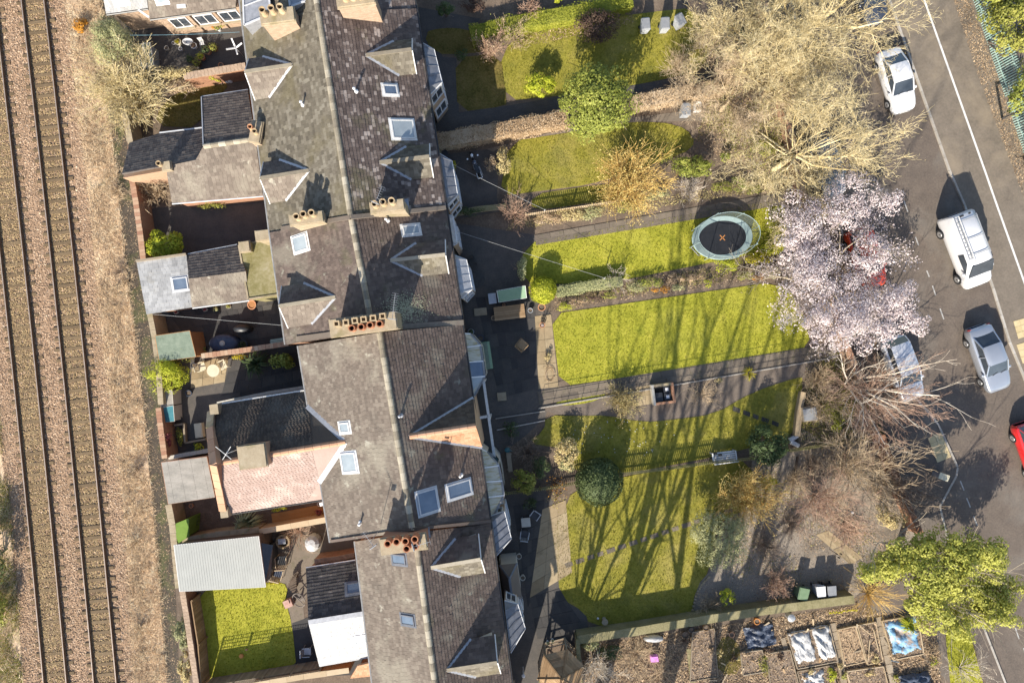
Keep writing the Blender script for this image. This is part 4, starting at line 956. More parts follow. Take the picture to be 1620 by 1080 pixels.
def aerial(parent, px, py, z0, z1, ang, n=8, L=.9):
    b = P(px, py, z1); d = Vector((math.cos(ang), math.sin(ang), 0)); s = Vector((-d.y, d.x, 0)); mb = MB()
    mb.tube((b.x, b.y, z0), (b.x, b.y, z1), .018, n=5); mb.tube(b - d * L * .3, b + d * L * .7, .012, n=4)
    for i in range(n):
        c = b + d * (L * (i / (n - 1) - .3)); w = .17 + .12 * (i == 0); mb.tube(c - s * w, c + s * w, .006, n=4)
    mb.box(b - d * L * .32, (.03, .4, .3), ang)
    return mb.build('aerial', 'galv', parent=parent)
def vent(parent, px, py, plane, mat='white_plastic'):
    c = plane.pt(px, py); mb = MB(); mb.tube(c, c + Vector((0, 0, .42)), .055, n=8); mb.lathe(c + Vector((0, 0, .42)), [(.06, 0), (.085, .03), (.085, .1), (.02, .14)], n=8)
    mb.lathe(c + plane.n * .02, [(.14, 0), (.08, .05)], n=8); return mb.build('vent_pipe', mat, parent=parent)
def bay(parent, pts, z0, z1, roofz, mat_roof='lead_dark', frame='white_plastic', inner=None, name='bay_window', roof_over=.12, seams=4, wallmat='brick_pale', glassz=(.9, None)):
    """a projecting bay: pts = photo pixels of its outline at height z1 (first and last on the house wall)"""
    w = [P(a, b, z1) for a, b in pts]; base = w[0]; n = len(w)
    mb = MB(); mb.prism([(p.x, p.y) for p in w], z0, z1 - .001); b = mb.build(name, wallmat, parent=parent)
    cx = sum((p for p in w), Vector()) / n
    # windows on each outer face
    for i in range(n - 1):
        a, c = w[i], w[i + 1]; d = c - a; d.z = 0; L = d.length
        if L < .35: continue
        out = Vector((d.y, -d.x, 0)).normalized(); m = (a + c) / 2
        if (m - cx).dot(out) < 0: out = -out
        s = d.normalized(); M = Matrix((s, out, Vector((0, 0, 1)))).transposed()
        levels = [(.85, 2.35)] + ([(3.4, min(4.7, z1 - .25))] if z1 > 4.3 else [])
        if z1 < 2.6: levels = [(.8, z1 - .2)]
        for lo, hi in levels:
            cc = Vector((m.x, m.y, (lo + hi) / 2)); hgt = hi - lo; mb = MB(); ww = L - .1
            for k in (-1, 1): mb.box(cc + s * (k * (ww / 2 - .04)) + out * .03, (.08, .1, hgt), M=M); mb.box(cc + Vector((0, 0, k * (hgt / 2 - .04))) + out * .03, (ww - .17, .098, .08), M=M)
            mb.box(cc + out * .025, (.05, .07, hgt - .17), M=M)
            fr = mb.build('window_frame', frame, parent=b)
            mb = MB(); mb.box(cc + out * .018, (ww - .1, .02, hgt - .1), M=M); mb.build('pane', 'glass', parent=b)
    # roof: rises to the wall
    top = []
    for i, p in enumerate(w):
        q = p + (p - cx).normalized() * roof_over if 0 < i < n - 1 else p.copy()
        q.z = z1 + .03; top.append(q)
    up = roofz - z1; k0 = top[0].lerp(top[-1], .12); k1 = top[0].lerp(top[-1], .88); k0.z = roofz; k1.z = roofz
    mb = MB(); vs = top + [k0, k1]; fs = []
    for i in range(n - 1):
        # fan each edge to the nearer of the two wall points
        if i < (n - 1) / 2 - .01: fs.append((i, i + 1, n))
        elif i > (n - 1) / 2 - .9 or i == (n - 1) // 2: fs.append((i, i + 1, n + 1))
    mid = (n - 1) // 2
    fs = [(i, i + 1, n) for i in range(mid)] + [(mid, n + 1, n)] + [(i, i + 1, n + 1) for i in range(mid, n - 1)] + [tuple(range(n - 1, -1, -1))]
    mb.add(vs, fs); rf = mb.build('bay_roof', mat_roof, parent=b)
    mb = MB()
    for i in range(1, n - 1): mb.beam(top[i] + Vector((0, 0, .02)), (k0 if i <= mid else k1) + Vector((0, 0, .02)), .05, .04)
    for j in range(1, seams):
        f = j / seams; e0, e1 = top[mid], top[mid + 1] if mid + 1 < n else top[mid]
        mb.beam(e0.lerp(e1, f) + Vector((0, 0, .015)), k0.lerp(k1, f) + Vector((0, 0, .015)), .025, .03)
    if mb.v: mb.build('roof_seam', mat_roof, parent=b)
    mb = MB()
    for i in range(n - 1): mb.beam(top[i] - Vector((0, 0, .06)), top[i + 1] - Vector((0, 0, .06)), .07, .12)
    mb.build('fascia', frame, parent=b)
    return b

# ------------------------------------------------------------------ the terrace
def terrace(label, W, RG, E, ze, zr, matw, mate, wall='brick_mix', ridge='ridge_tile', name='terraced_house', zw=None):
    zw = ze if zw is None else zw
    W0, W1 = P(*W[0], zw), P(*W[1], zw); R0, R1 = P(*RG[0], zr), P(*RG[1], zr); E0, E1 = P(*E[0], ze), P(*E[1], ze)
    t = thing(name, label, 'house', Vector(((W0.x + E1.x) / 2, (W0.y + E1.y) / 2, 0)), 'houses of the brick terrace')
    pw = Plane((*W[0], zw), (*RG[0], zr), (*RG[1], zr)); pe = Plane((*E[0], ze), (*RG[0], zr), (*RG[1], zr))
    W1 = pw.pt(*W[1]); E1 = pe.pt(*E[1])
    gable_body(t, W0, W1, R0, R1, E0, E1, wall, drop=.3)
    roof_slope(t, [W0, R0, R1, W1], matw); roof_slope(t, [R0, E0, E1, R1], mate)
    ridge_line(t, R0, R1, ridge)
    gutter(t, W0 - Vector((.05, 0, .06)), W1 - Vector((.05, 0, .06)), 'gutter_grey'); gutter(t, E0 - Vector((-.05, 0, .06)), E1 - Vector((-.05, 0, .06)), 'gutter_black')
    strip(t, 'fascia', E0 - Vector((.03, 0, .12)), E1 - Vector((.03, 0, .12)), .04, 'white_worn', .2)
    # windows and doors on the two long walls
    for a, b, sgn in ((W0, W1, -1), (E0, E1, 1)):
        d = (b - a); L = d.to_2d().length; out = Vector((d.y, -d.x, 0)).normalized() * (1 if Vector((d.y, -d.x, 0)).x * sgn > 0 else -1)
        k = max(1, int(L / 2.6))
        for i in range(k):
            c = a.lerp(b, (i + .5) / k) - out * .25
            wall_window(t, (c.x, c.y, 4.1), out, 1.0, 1.45)
            if i % 2 == 0: wall_window(t, (c.x, c.y, 1.6), out, 1.0, 1.5)
            else: wall_door(t, (c.x, c.y, 0.02), out)
    return t, pw, pe
ZE, ZR = 5.6, 8.5
h0, pw0, pe0 = terrace('terraced house end with lead-covered rear dormer beyond the first chimneys', [(368, -110), (382, 22)], [(484, -110), (503, 20)], [(634, -110), (658, 14)], ZE, ZR, 'slate_pale', 'slate_brown')
h1, pw1, pe1 = terrace('terraced house with mottled brown slates and two gabled dormers on each slope', [(382, 22), (427, 368)], [(503, 20), (555, 345)], [(658, 14), (706, 330)], ZE, ZR, 'slate_pale', 'slate_brown')
h2, pw2, pe2 = terrace('mid terrace house with three-pot chimneys and bright lichen patch by its chimney', [(427, 368), (452, 545)], [(555, 345), (590, 525)], [(706, 330), (733, 520)], ZE - .1, ZR - .12, 'slate_plain', 'slate_plain')
h3, pw3, pe3 = terrace('terraced house with orange-tiled gable and glazed bays, rear clay-tiled wing', [(472, 547), (523, 858)], [(600, 526), (652, 838)], [(731, 514), (776, 828)], ZE + .15, ZR + .35, 'slate_lit', 'slate_plain')
h4, pw4, pe4 = terrace('terraced house with two grey lead-edged dormers and hipped front porch', [(562, 856), (603, 1190)], [(656, 842), (702, 1190)], [(776, 828), (824, 1190)], ZE, ZR - .15, 'slate_lit', 'slate_plain')
def party(t, a, b, c, pw, pe, mat='sandstone', w=.24, h=.12):
    for p, q, pl in ((a, b, pw), (b, c, pe)):
        strip(t, 'parapet', pl.pt(*p) + Vector((0, 0, .06)), pl.pt(*q) + Vector((0, 0, .06)), w, mat, h)
party(h1, (446, 362), (555, 344), (705, 329), pw1, pe1, 'slate_lit')
party(h2, (470, 536), (590, 520), (733, 510), pw2, pe2, 'slate_lit', .3)
party(h3, (524, 855), (652, 836), (776, 823), pw3, pe3, 'slate_plain', .16)
# dormers; some north slopes take darker slates, their shade painted in
dormer(h1, pw1, (462, 103), (389, 114), 1.2, 42, 'slate_lit', 'slate_dark')
dormer(h1, pw1, (489, 270), (413, 282), 1.2, 42, 'slate_lit', 'slate_dark')
dormer(h2, pw2, (531, 470), (443, 484), 1.2, 40, 'slate_lit', 'slate_plain', lead='lead')
dormer(h1, pe1, (579, 88), (650, 79), 1.0, 42, 'slate_pale', 'slate_pale', lead='lead')
dormer(h1, pe1, (601, 257), (678, 248), .95, 42, 'slate_pale', 'slate_pale', lead='lead')
dormer(h2, pe2, (618, 412), (703, 403), .95, 42, 'slate_pale', 'slate_plain', lead='lead')
dormer(h4, pe4, (682, 897), (759, 884), 1.1, 42, 'slate_pale', 'slate_plain', lead='lead')
dormer(h4, pe4, (707, 1059), (785, 1047), 1.1, 42, 'slate_pale', 'slate_plain', lead='lead')
# rooflights
skylight(h1, pe1, 617, 143, 20, 16, frame='white_worn', glass='glass_blue')
skylight(h1, pe1, 637, 205, 33, 30, frame='white_worn', glass='glass_pale')
skylight(h2, pw2, 476, 385, 27, 25, frame='white_worn', glass='glass_pale')
skylight(h2, pe2, 650, 364, 25, 15, frame='white_worn', glass='glass_pale')
skylight(h3, pw3, 546, 676, 18, 16, frame='white_worn', glass='glass_pale')
skylight(h3, pw3, 553, 731, 27, 31, frame='white_plastic', glass='glass_pale')
skylight(h3, pe3, 676, 793, 28, 36, frame='lead_white', glass='glass_blue')
skylight(h3, pe3, 726, 774, 35, 23, frame='lead_white', glass='glass_blue')
skylight(h4, pw4, 632, 884, 24, 16, frame='lead_dark', glass='glass_blue')
skylight(h4, pw4, 646, 980, 23, 16, frame='lead_dark', glass='glass_blue')
vent(h1, 480, 166, pw1); vent(h1, 563, 145, pe1); vent(h2, 613, 349, pe2); vent(h3, 571, 826, pw3)
vent(h3, 634, 657, pe3, 'lead'); vent(h3, 729, 751, pe3, 'white_worn')
# chimney stacks
TILT = -math.atan(.147)
RZ = math.atan(.13)
chimney(h1, (438, 24), (1.8, .7), RZ, 5, 8.9, 'brick_pale', [(414, 15), (428, 12), (442, 10)], 'pot_buff', .55, .17)
chimney(h1, (562, -3), (2.0, .7), RZ, 5, 9.1, 'brick_pale', [(544, -8), (556, -10), (568, -12), (580, -14)], 'pot_buff', .5, .17)
chimney(h1, (484, 345), (1.8, .55), RZ, 5, 8.6, 'sandstone', [(468, 342), (479, 338), (492, 336)], 'pot_buff', .55, .17)
chimney(h1, (612, 326), (1.8, .55), RZ, 5, 8.9, 'sandstone', [(592, 322), (605, 319), (619, 317)], 'pot_buff', .55, .17)
chimney(h2, (574, 513), (3.5, .9), RZ, 5, 9.7, 'sandstone', [(532, 512, 'pot_buff', 1), (547, 510, 'pot_buff', 1), (561, 507, 'pot_buff', 1), (575, 505, 'pot_buff', 1), (590, 503, 'pot_buff', 1), (605, 500, 'pot_buff', 1), (556, 519, 'pot_red'), (571, 517, 'pot_red'), (585, 514, 'pot_red'), (600, 512, 'pot_red')], 'pot_buff', .5, .17)
chimney(h3, (638, 861), (2.4, .8), RZ, 5, 9.7, 'brick_mix', [(613, 860, 'pot_red'), (627, 857, 'pot_red'), (641, 856, 'pot_red'), (656, 853, 'pot_red'), (643, 868, 'pot_red'), (657, 864, 'pot_red')], 'pot_red', .6, .18)
aerial(h1, 597, 313, 9, 10.6, 1.2); aerial(h2, 622, 492, 8.5, 11.0, 1.45, 12, 1.3); aerial(h3, 586, 857, 8, 10.2, 2.2, 9); aerial(h3, 662, 862, 9, 10.9, .3, 6)
for t, pl, c, s in ((h1, pw1, (509, 346), .5), (h1, pe1, (642, 324), .5), (h2, pe2, (627, 512), .6), (h3, pe3, (675, 842), .5)):
    a = pl.pt(c[0], c[1] - 9) + Vector((0, 0, .05)); b = pl.pt(c[0] + 2, c[1] + 8) + Vector((0, 0, .05)); strip(t, 'flashing', a, b, .3, 'lead', .02)
q_ = NR.normal(0, 1, (900, 2)) * np.array([17, 12]) + np.array([642, 488]); leaf_mesh('lichen', np.array([pe2.pt(a, b, .045) for a, b in q_]), np.tile(np.array(pe2.n), (900, 1)), .032, 'lichen', parent=h2, asp=.9)
# bays along the front
bay(h1, [(664, 66), (686, 82), (697, 128), (678, 152)], 0, 5.1, 5.55, 'lead_dark')
bay(h1, [(690, 240), (714, 258), (722, 306), (706, 326)], 0, 5.1, 5.55, 'lead_dark')
bay(h2, [(709, 340), (716, 345), (722, 382), (717, 388)], 0, 5.0, 5.3, 'lead')
bay(h2, [(717, 403), (737, 414), (745, 455), (730, 472)], 0, 5.0, 5.4, 'lead')
bay(h4, [(776, 816), (797, 812), (806, 850), (784, 880)], 0, 4.9, 5.4, 'lead_dark')
bay(h4, [(798, 950), (818, 958), (828, 992), (808, 1032)], 0, 4.9, 5.4, 'lead_dark')
# hipped porch of the last house
def hip(t, pts, z0, z1, zr, mat, wallmat, name='porch', inset=.28):
    w = [P(a, b, z1) for a, b in pts]; c = sum(w, Vector()) / 4; mb = MB(); mb.prism([(p.lerp(c, .1).x, p.lerp(c, .1).y) for p in w], z0, z1 - .001)
    b = mb.build(name, wallmat, parent=t)
    a0, a1 = (w[0] + w[1]) / 2, (w[2] + w[3]) / 2; r0, r1 = a0.lerp(a1, inset), a0.lerp(a1, 1 - inset); r0.z = r1.z = zr
    mb = MB(); mb.add([p + Vector((0, 0, .02)) for p in w] + [r0, r1], [(0, 1, 4), (1, 2, 5, 4), (2, 3, 5), (3, 0, 4, 5), (3, 2, 1, 0)]); mb.build('hipped_roof', mat, parent=b)
    mb = MB(); u = Vector((0, 0, .04)); mb.beam(r0 + u, r1 + u, .14, .06)
    for i, r in ((0, r0), (1, r0), (2, r1), (3, r1)): mb.beam(w[i] + u, r + u, .1, .05)
    mb.build('hip_tiles', 'lead_dark', parent=b); return b
hip(h4, [(790, 893), (818, 890), (826, 946), (797, 952)], 0, 2.6, 3.4, 'slate_dark', 'render_wall')
# orange tiled front gable of the third house
zt = pe3.pt(648, 690).z
g_a = pe3.pt(648, 690); gN = pe3.pt(749, 629); gS = pe3.pt(763, 707); gF = P(753, 674, zt - .15)
gt = MB(); gt.slab([g_a + Vector((0, 0, .03)), gN + Vector((0, 0, .05)), gF], .06); go = gt.build('front_gable', 'clay_dark', parent=h3)
gt = MB(); gt.slab([g_a + Vector((0, 0, .03)), gF, gS + Vector((0, 0, .05))], .06); gt.build('gable_slope', 'clay_orange', parent=go)
up = Vector((0, 0, .04))
slates_on(go, [g_a + up, gN + up, gF + up * .3], 'clay_dark'); slates_on(go, [g_a + up, gF + up * .3, gS + up], 'clay_orange')
gt = MB(); gt.add([gN, gS, gF, Vector((gN.x, gN.y, 0)), Vector((gS.x, gS.y, 0))], [(0, 2, 1, 4, 3)]); gt.add([Vector((gN.x - .4, gN.y, 0)), Vector((gS.x - .4, gS.y, 0)), gN - Vector((.4, 0, 0)), gS - Vector((.4, 0, 0)), gF - Vector((.4, 0, 0))], [(0, 1, 3, 4, 2)])
gt.build('gable_wall', 'brick_mix', parent=go)
strip(go, 'valley_flashing', g_a + up * 2, gN + up * 2.5, .2, 'lead'); strip(go, 'valley_flashing', g_a + up * 2, gS + up * 2.5, .2, 'lead')
ridge_line(go, g_a + up, gF + up * .5, 'ridge_clay')
# glazed bays of the third house: canopy panes between white bars
def glazed_bay(t, inner, outer, zi, zo, mats):
    I = [P(a, b, zi) for a, b in inner]; O = [P(a, b, zo) for a, b in outer]; n = len(O)
    mb = MB(); base = [(p.x, p.y) for p in I] + [(p.x, p.y) for p in O[::-1]]; mb.prism(base, 0, zo - .25); b = mb.build('glazed_bay', 'render_wall', parent=t)
    for i in range(n - 1):
        mb = MB(); c = (I[i] + I[i + 1] + O[i] + O[i + 1]) / 4; mb.slab([q.lerp(c, .03) for q in (I[i], I[i + 1], O[i + 1], O[i])], .03); mb.build('canopy_pane', mats[i % len(mats)], parent=b)
    u = Vector((0, 0, .02))
    for i in range(n):
        mb = MB(); mb.beam(I[i] + u, O[i] + u, .07, .07); mb.build('glazing_bar', 'white_plastic', parent=b)
    mb = MB()
    for i in range(n - 1): mb.beam(O[i] - u, O[i + 1] - u, .12, .14)
    mb.build('gutter', 'gutter_grey', parent=b)
    mb = MB()
    for i in range(n - 1): mb.beam(I[i] + u * 2, I[i + 1] + u * 2, .16, .04)
    mb.build('flashing', 'lead_white', parent=b)
    for i in range(n - 1):
        a, c = O[i], O[i + 1]; m = (a + c) / 2; d = (c - a); d.z = 0; out = Vector((d.y, -d.x, 0)).normalized()
        if out.x < 0: out = -out
        M = Matrix((d.normalized(), out, Vector((0, 0, 1)))).transposed()
        mb = MB(); mb.box((m.x, m.y, zo - 1.2), (d.length - .15, .06, 1.5), M=M); mb.build('pane', 'glass', parent=b)
    return b
glazed_bay(h3, [(731, 527), (733, 550), (737, 573), (741, 597), (745, 624)], [(744, 528), (760, 546), (764, 571), (767, 595), (750, 627)], 5.15, 4.7, ['polycarb', 'polycarb', 'glass_blue', 'glass_pale'])
glazed_bay(h3, [(759, 708), (762, 740), (766, 762), (770, 786), (775, 812)], [(770, 714), (789, 736), (794, 760), (797, 783), (780, 818)], 5.15, 4.7, ['polycarb'])
# white balcony rail between the two bays
mb = MB(); z = 3.4
for a, b in (((765, 602), (783, 728)), ((752, 662), (772, 658))): mb.beam(P(*a, z), P(*b, z), .16, .12)
bal = mb.build('balcony_beam', 'white_worn', parent=h3)
mb = MB(); mb.prism([(P(a, b, 2.7).x, P(a, b, 2.7).y) for a, b in ((750, 630), (766, 604), (783, 726), (764, 706))], 2.55, 2.7); mb.build('balcony_deck', 'slab_dark', parent=h3)
for q in ((765, 604), (774, 664), (782, 724)):
    p = P(*q, z); mb = MB(); mb.box((p.x, p.y, z / 2 - .03), (.11, .11, z - .06)); mb.build('post', 'white_worn', parent=bal)
# lead box dormers of the first house, over the rear slope
for i, (q, zb) in enumerate((([(383, -60), (420, -70), (428, 22), (386, 40)], 7.2), ([(449, -60), (470, -60), (482, 2), (459, 11)], 8.3))):
    mb = MB(); mb.prism([(P(a, b, zb).x, P(a, b, zb).y) for a, b in q], 5.2 + i, zb); d_ = mb.build('box_dormer', 'lead', parent=h0)
    w = [P(a, b, zb + .03) for a, b in q]; mb = MB()
    for k in range(4): mb.beam(w[k], w[(k + 1) % 4], .1, .06)
    for f in (.35, .7): mb.beam(w[0].lerp(w[3], f), w[1].lerp(w[2], f), .05, .05)
    mb.build('roll_seam', 'lead_white', parent=d_)
# ------------------------------------------------------------------ small building blocks for yards and gardens
def wall_thing(name, label, pts, h, w, mat, cope=None, cat='wall', cw=.06, ch=.07, courses=None):
    """a free-standing wall; pts are photo pixels of its top; coping stones are parts"""
    L = [P(a, b, h) for a, b in pts]; t = thing(name, label, cat, (L[0].x, L[0].y, 0)); mb = MB()
    for a, b in zip(L[:-1], L[1:]): mb.beam(Vector((a.x, a.y, h / 2 - .02)), Vector((b.x, b.y, h / 2 - .02)), w, h - ch)
    mb.build('wall', mat, parent=t)
    if cope:
        src = None
        for a, b in zip(L[:-1], L[1:]):
            d = b - a; n = max(1, round(d.length / (courses or .5)))
            for i in range(n):
                c = a + d * ((i + .5) / n)
                if src is None: mb = MB(); mb.box((0, 0, 0), ((courses or .5) - .012, w + cw, ch)); src = mb.build('coping_stone', cope); o = src
                else: o = src.copy(); COL.objects.link(o)
                o.parent = t; o.location = Vector((c.x, c.y, h - ch / 2 - .02 + R.uniform(-.006, .006))) - Vector(t.location); o.rotation_euler = (0, 0, math.atan2(d.y, d.x)); o.scale = (d.length / n / (courses or .5), R.uniform(.95, 1.05), 1)
    return t
def board_fence(name, label, pts, h, mat, bw=.15, cat='fence', cap=True, gap=.012):
    """close-boarded fence: boards, posts and cap are parts; pts at its top"""
    L = [P(a, b, h) for a, b in pts]; t = thing(name, label, cat, (L[0].x, L[0].y, 0)); src = None; post = None
    for a, b in zip(L[:-1], L[1:]):
        a, b = Vector((a.x, a.y, 0)), Vector((b.x, b.y, 0)); d = b - a; n = max(1, int(d.length / bw)); yaw = math.atan2(d.y, d.x)
        for i in range(n):
            c = a + d * ((i + .5) / n)
            if src is None: mb = MB(); mb.box((0, 0, h / 2), (bw - gap, .022, h - .06)); src = mb.build('board', mat); o = src
            else: o = src.copy(); COL.objects.link(o)
            o.parent = t; o.location = c - Vector(t.location) + Vector((0, 0, .02)); o.rotation_euler = (0, 0, yaw)
        for i in range(max(2, int(d.length / 1.8) + 1)):
            m = max(2, int(d.length / 1.8) + 1); c = a + d * (i / (m - 1)); s = Vector((-d.y, d.x, 0)).normalized() * .06
            if post is None: mb = MB(); mb.box((0, 0, h / 2), (.09, .09, h)); post = mb.build('post', mat); o = post
            else: o = post.copy(); COL.objects.link(o)
            o.parent = t; o.location = c + s - Vector(t.location); o.rotation_euler = (0, 0, yaw)
        if cap: mb = MB(); mb.beam(a + Vector((0, 0, h - .02)), b + Vector((0, 0, h - .02)), .07, .04); mb.build('cap_rail', mat, parent=t)
    return t
def picket_fence(name, label, pts, h, mat, sp=.13, pw=.07, cat='fence'):
    L = [P(a, b, h) for a, b in pts]; t = thing(name, label, cat, (L[0].x, L[0].y, 0)); src = None
    for a, b in zip(L[:-1], L[1:]):
        a, b = Vector((a.x, a.y, 0)), Vector((b.x, b.y, 0)); d = b - a; n = max(1, int(d.length / sp)); yaw = math.atan2(d.y, d.x); s = Vector((-d.y, d.x, 0)).normalized()
        for i in range(n):
            c = a + d * ((i + .5) / n)
            if src is None:
                mb = MB(); k = pw / 2; mb.add([(-k, -.01, .05), (k, -.01, .05), (k, -.01, h - .05), (0, -.01, h), (-k, -.01, h - .05), (-k, .01, .05), (k, .01, .05), (k, .01, h - .05), (0, .01, h), (-k, .01, h - .05)], [(0, 1, 2, 3, 4), (9, 8, 7, 6, 5)] + [(i_, (i_ + 1) % 5, 5 + (i_ + 1) % 5, 5 + i_) for i_ in range(5)])
                src = mb.build('picket', mat); o = src
            else: o = src.copy(); COL.objects.link(o)
            o.parent = t; o.location = c - Vector(t.location); o.rotation_euler = (0, 0, yaw)
        for z in (.25, h - .25): mb = MB(); mb.beam(a + s * .025 + Vector((0, 0, z)), b + s * .025 + Vector((0, 0, z)), .03, .08); mb.build('rail', mat, parent=t)
        m = max(2, int(d.length / 2) + 1)
        for i in range(m):
            c = a + d * (i / (m - 1)) + s * .07; mb = MB(); mb.box((c.x, c.y, h / 2 - .03), (.08, .08, h - .06), yaw); mb.build('post', mat, parent=t)
    return t
def pot(label, px, py, r, h, mat='terracotta', plant=None, name='plant_pot', cat='plant pot', sx=1, sy=1, group=None, soil='soil', seed=3):
    c = P(px, py, h); b = (c.x, c.y, 0); t = thing(name, label, cat, b, group)
    mb = MB(); mb.lathe(b, [(r * .72, 0), (r * .95, h * .85), (r * 1.08, h * .86), (r * 1.08, h), (r * .88, h), (r * .84, h * .8)], n=14, sx=sx, sy=sy, close=False); mb.build('pot', mat, parent=t, smooth=False)
    mb = MB(); mb.lathe(b, [(r * .85, h * .82), (.002, h * .84)], n=14, sx=sx, sy=sy, close=False); mb.build('earth', soil, parent=t)
    if plant:
        m, n, sp, hh = plant; rng = np.random.default_rng(seed); pts = rng.normal(0, 1, (n, 3)); pts /= np.linalg.norm(pts, axis=1, keepdims=True); pts *= rng.uniform(.4, 1, (n, 1)); out = pts + np.array([0, 0, .6])
        pts = pts * np.array([sp, sp, hh / 2]) + np.array([c.x, c.y, h + hh * .4]); leaf_mesh('plant', pts, out, .05, m, parent=t)
    return t
def wheelie_bin(label, px, py, rz, body, lid, s=1.0, group=None):
    c = P(px, py, 1.05); t = thing('wheelie_bin', label, 'bin', (c.x, c.y, 0), group); M = Matrix.Rotation(rz, 3, 'Z'); b = Vector((c.x, c.y, 0))
    f = lambda x, y, z: b + M @ Vector((x * s, y * s, z))
    mb = MB(); lo = [f(-.22, -.24, .08), f(.22, -.24, .08), f(.22, .2, .08), f(-.22, .2, .08)]; hi = [f(-.28, -.34, .98), f(.28, -.34, .98), f(.28, .32, .98), f(-.28, .32, .98)]
    mb.add(lo + hi, [(3, 2, 1, 0), (4, 5, 6, 7)] + [(i, (i + 1) % 4, 4 + (i + 1) % 4, 4 + i) for i in range(4)]); mb.build('body', body, parent=t)
    mb = MB(); mb.add([f(-.3, -.37, .985), f(.3, -.37, .985), f(.3, .36, 1.02), f(-.3, .36, 1.02), f(-.24, -.3, 1.05), f(.24, -.3, 1.05), f(.26, .36, 1.09), f(-.26, .36, 1.09)], [(3, 2, 1, 0), (4, 5, 6, 7)] + [(i, (i + 1) % 4, 4 + (i + 1) % 4, 4 + i) for i in range(4)]); mb.build('lid', lid, parent=t)
    mb = MB(); mb.tube(f(-.2, .42, 1.0), f(.2, .42, 1.0), .018, n=6)
    for k in (-1, 1): mb.tube(f(k * .2, .3, 1.0), f(k * .2, .42, 1.0), .018, n=6)
    mb.build('handle', body, parent=t)
    for k in (-1, 1): mb = MB(); mb.tube(f(k * .24, .24, .1), f(k * .3, .24, .1), .1, n=10); mb.build('wheel', 'tyre', parent=t)
    return t
def garden_chair(label, px, py, rz, mat, group=None, s=1.0, arms=True, name='garden_chair', seatmat=None):
    c = P(px, py, .45); t = thing(name, label, 'chair', (c.x, c.y, 0), group); M = Matrix.Rotation(rz, 3, 'Z'); b = Vector((c.x, c.y, 0)); f = lambda x, y, z: b + M @ Vector((x * s, y * s, z * s))
    mb = MB(); mb.slab([f(-.24, -.24, .44), f(.24, -.24, .44), f(.22, .22, .42), f(-.22, .22, .42)], .03); mb.build('seat', seatmat or mat, parent=t)
    mb = MB()
    for i in range(5): x = (i - 2) * .1; mb.beam(f(x, .23, .42), f(x * 1.05, .33, .88), .06 * s, .02, up=M @ Vector((0, 1, 0)))
    mb.beam(f(-.26, .34, .88), f(.26, .34, .88), .05, .06); mb.build('backrest', mat, parent=t)
    for x in (-.24, .24):
        for y in (-.22, .22): mb = MB(); mb.tube(f(x * 1.1, y * 1.1, 0), f(x, y, .43), .022, n=6); mb.build('leg', mat, parent=t)
    if arms:
        for x in (-1, 1): mb = MB(); mb.beam(f(x * .28, -.2, .64), f(x * .27, .28, .66), .05, .03); mb.tube(f(x * .27, -.2, .43), f(x * .28, -.2, .64), .018, n=5); mb.build('armrest', mat, parent=t)
    return t
def round_table(label, px, py, r, h, mat, name='garden_table', sx=1, sy=1, rz=0, leg='galv', group=None):
    c = P(px, py, h); t = thing(name, label, 'table', (c.x, c.y, 0), group); mb = MB(); mb.lathe((c.x, c.y, h - .03), [(r * .97, 0), (r, .01), (r, .025), (r * .97, .03)], n=20, sx=sx, sy=sy); mb.build('table_top', mat, parent=t)
    for i in range(4):
        a = rz + .785 + i * 1.571; mb = MB(); mb.tube((c.x + math.cos(a) * r * .85 * sx, c.y + math.sin(a) * r * .85 * sy, 0), (c.x + math.cos(a) * r * .6 * sx, c.y + math.sin(a) * r * .6 * sy, h - .03), .02, n=6); mb.build('leg', leg, parent=t)
    return t
def shed(label, pts, z, ze, roof, wall, name='garden_shed', cat='shed', over=.06, door=None, ribs=0, ribm=None, boards=0):
    """pts: photo pixels of the roof's four corners (1,2 higher edge z; 3,4 lower edge ze)"""
    zs = [z, z, ze, ze]; w = [P(a, b, q) for (a, b), q in zip(pts, zs)]; c = sum(w, Vector()) / 4; t = thing(name, label, cat, (c.x, c.y, 0))
    mb = MB(); ins = [p.lerp(c, .06) for p in w]; mb.prism([(p.x, p.y) for p in ins], 0, [q - .08 for q in zs]) if True else 0
    mb.build('wall', wall, parent=t)
    if boards:
        mb = MB(); mb.slab(w, .04); rf = mb.build('roof', roof, parent=t)
    else:
        mb = MB(); mb.slab(w, .07); rf = mb.build('roof', roof, parent=t)
    if ribs:
        for i in range(ribs):
            f = (i + .5) / ribs; a, b = w[0].lerp(w[1], f), w[3].lerp(w[2], f); mb = MB(); mb.beam(a + Vector((0, 0, .002)), b + Vector((0, 0, .002)), .06, .012); mb.build('rib', ribm or roof, parent=rf)
    mb = MB()
    for i in range(4): mb.beam(w[i] - Vector((0, 0, .05)), w[(i + 1) % 4] - Vector((0, 0, .05)), .03, .1)
    mb.build('edge_trim', door or wall, parent=t)
    return t
def cable(label, a, b, sag=.25, r=.012, mat='white_line', name='cable', cat='cable', n=8, post=False):
    A, B = P(*a), P(*b); t = MB(); pts = [A.lerp(B, i / n) - Vector((0, 0, sag * 4 * (i / n) * (1 - i / n))) for i in range(n + 1)]; t.path(pts, r, 4)
    if post: t.tube(Vector((B.x, B.y, 0)), B + Vector((0, 0, .05)), .035, n=6)
    o = t.build(name, mat, loc=None); return tag(o, label, cat)

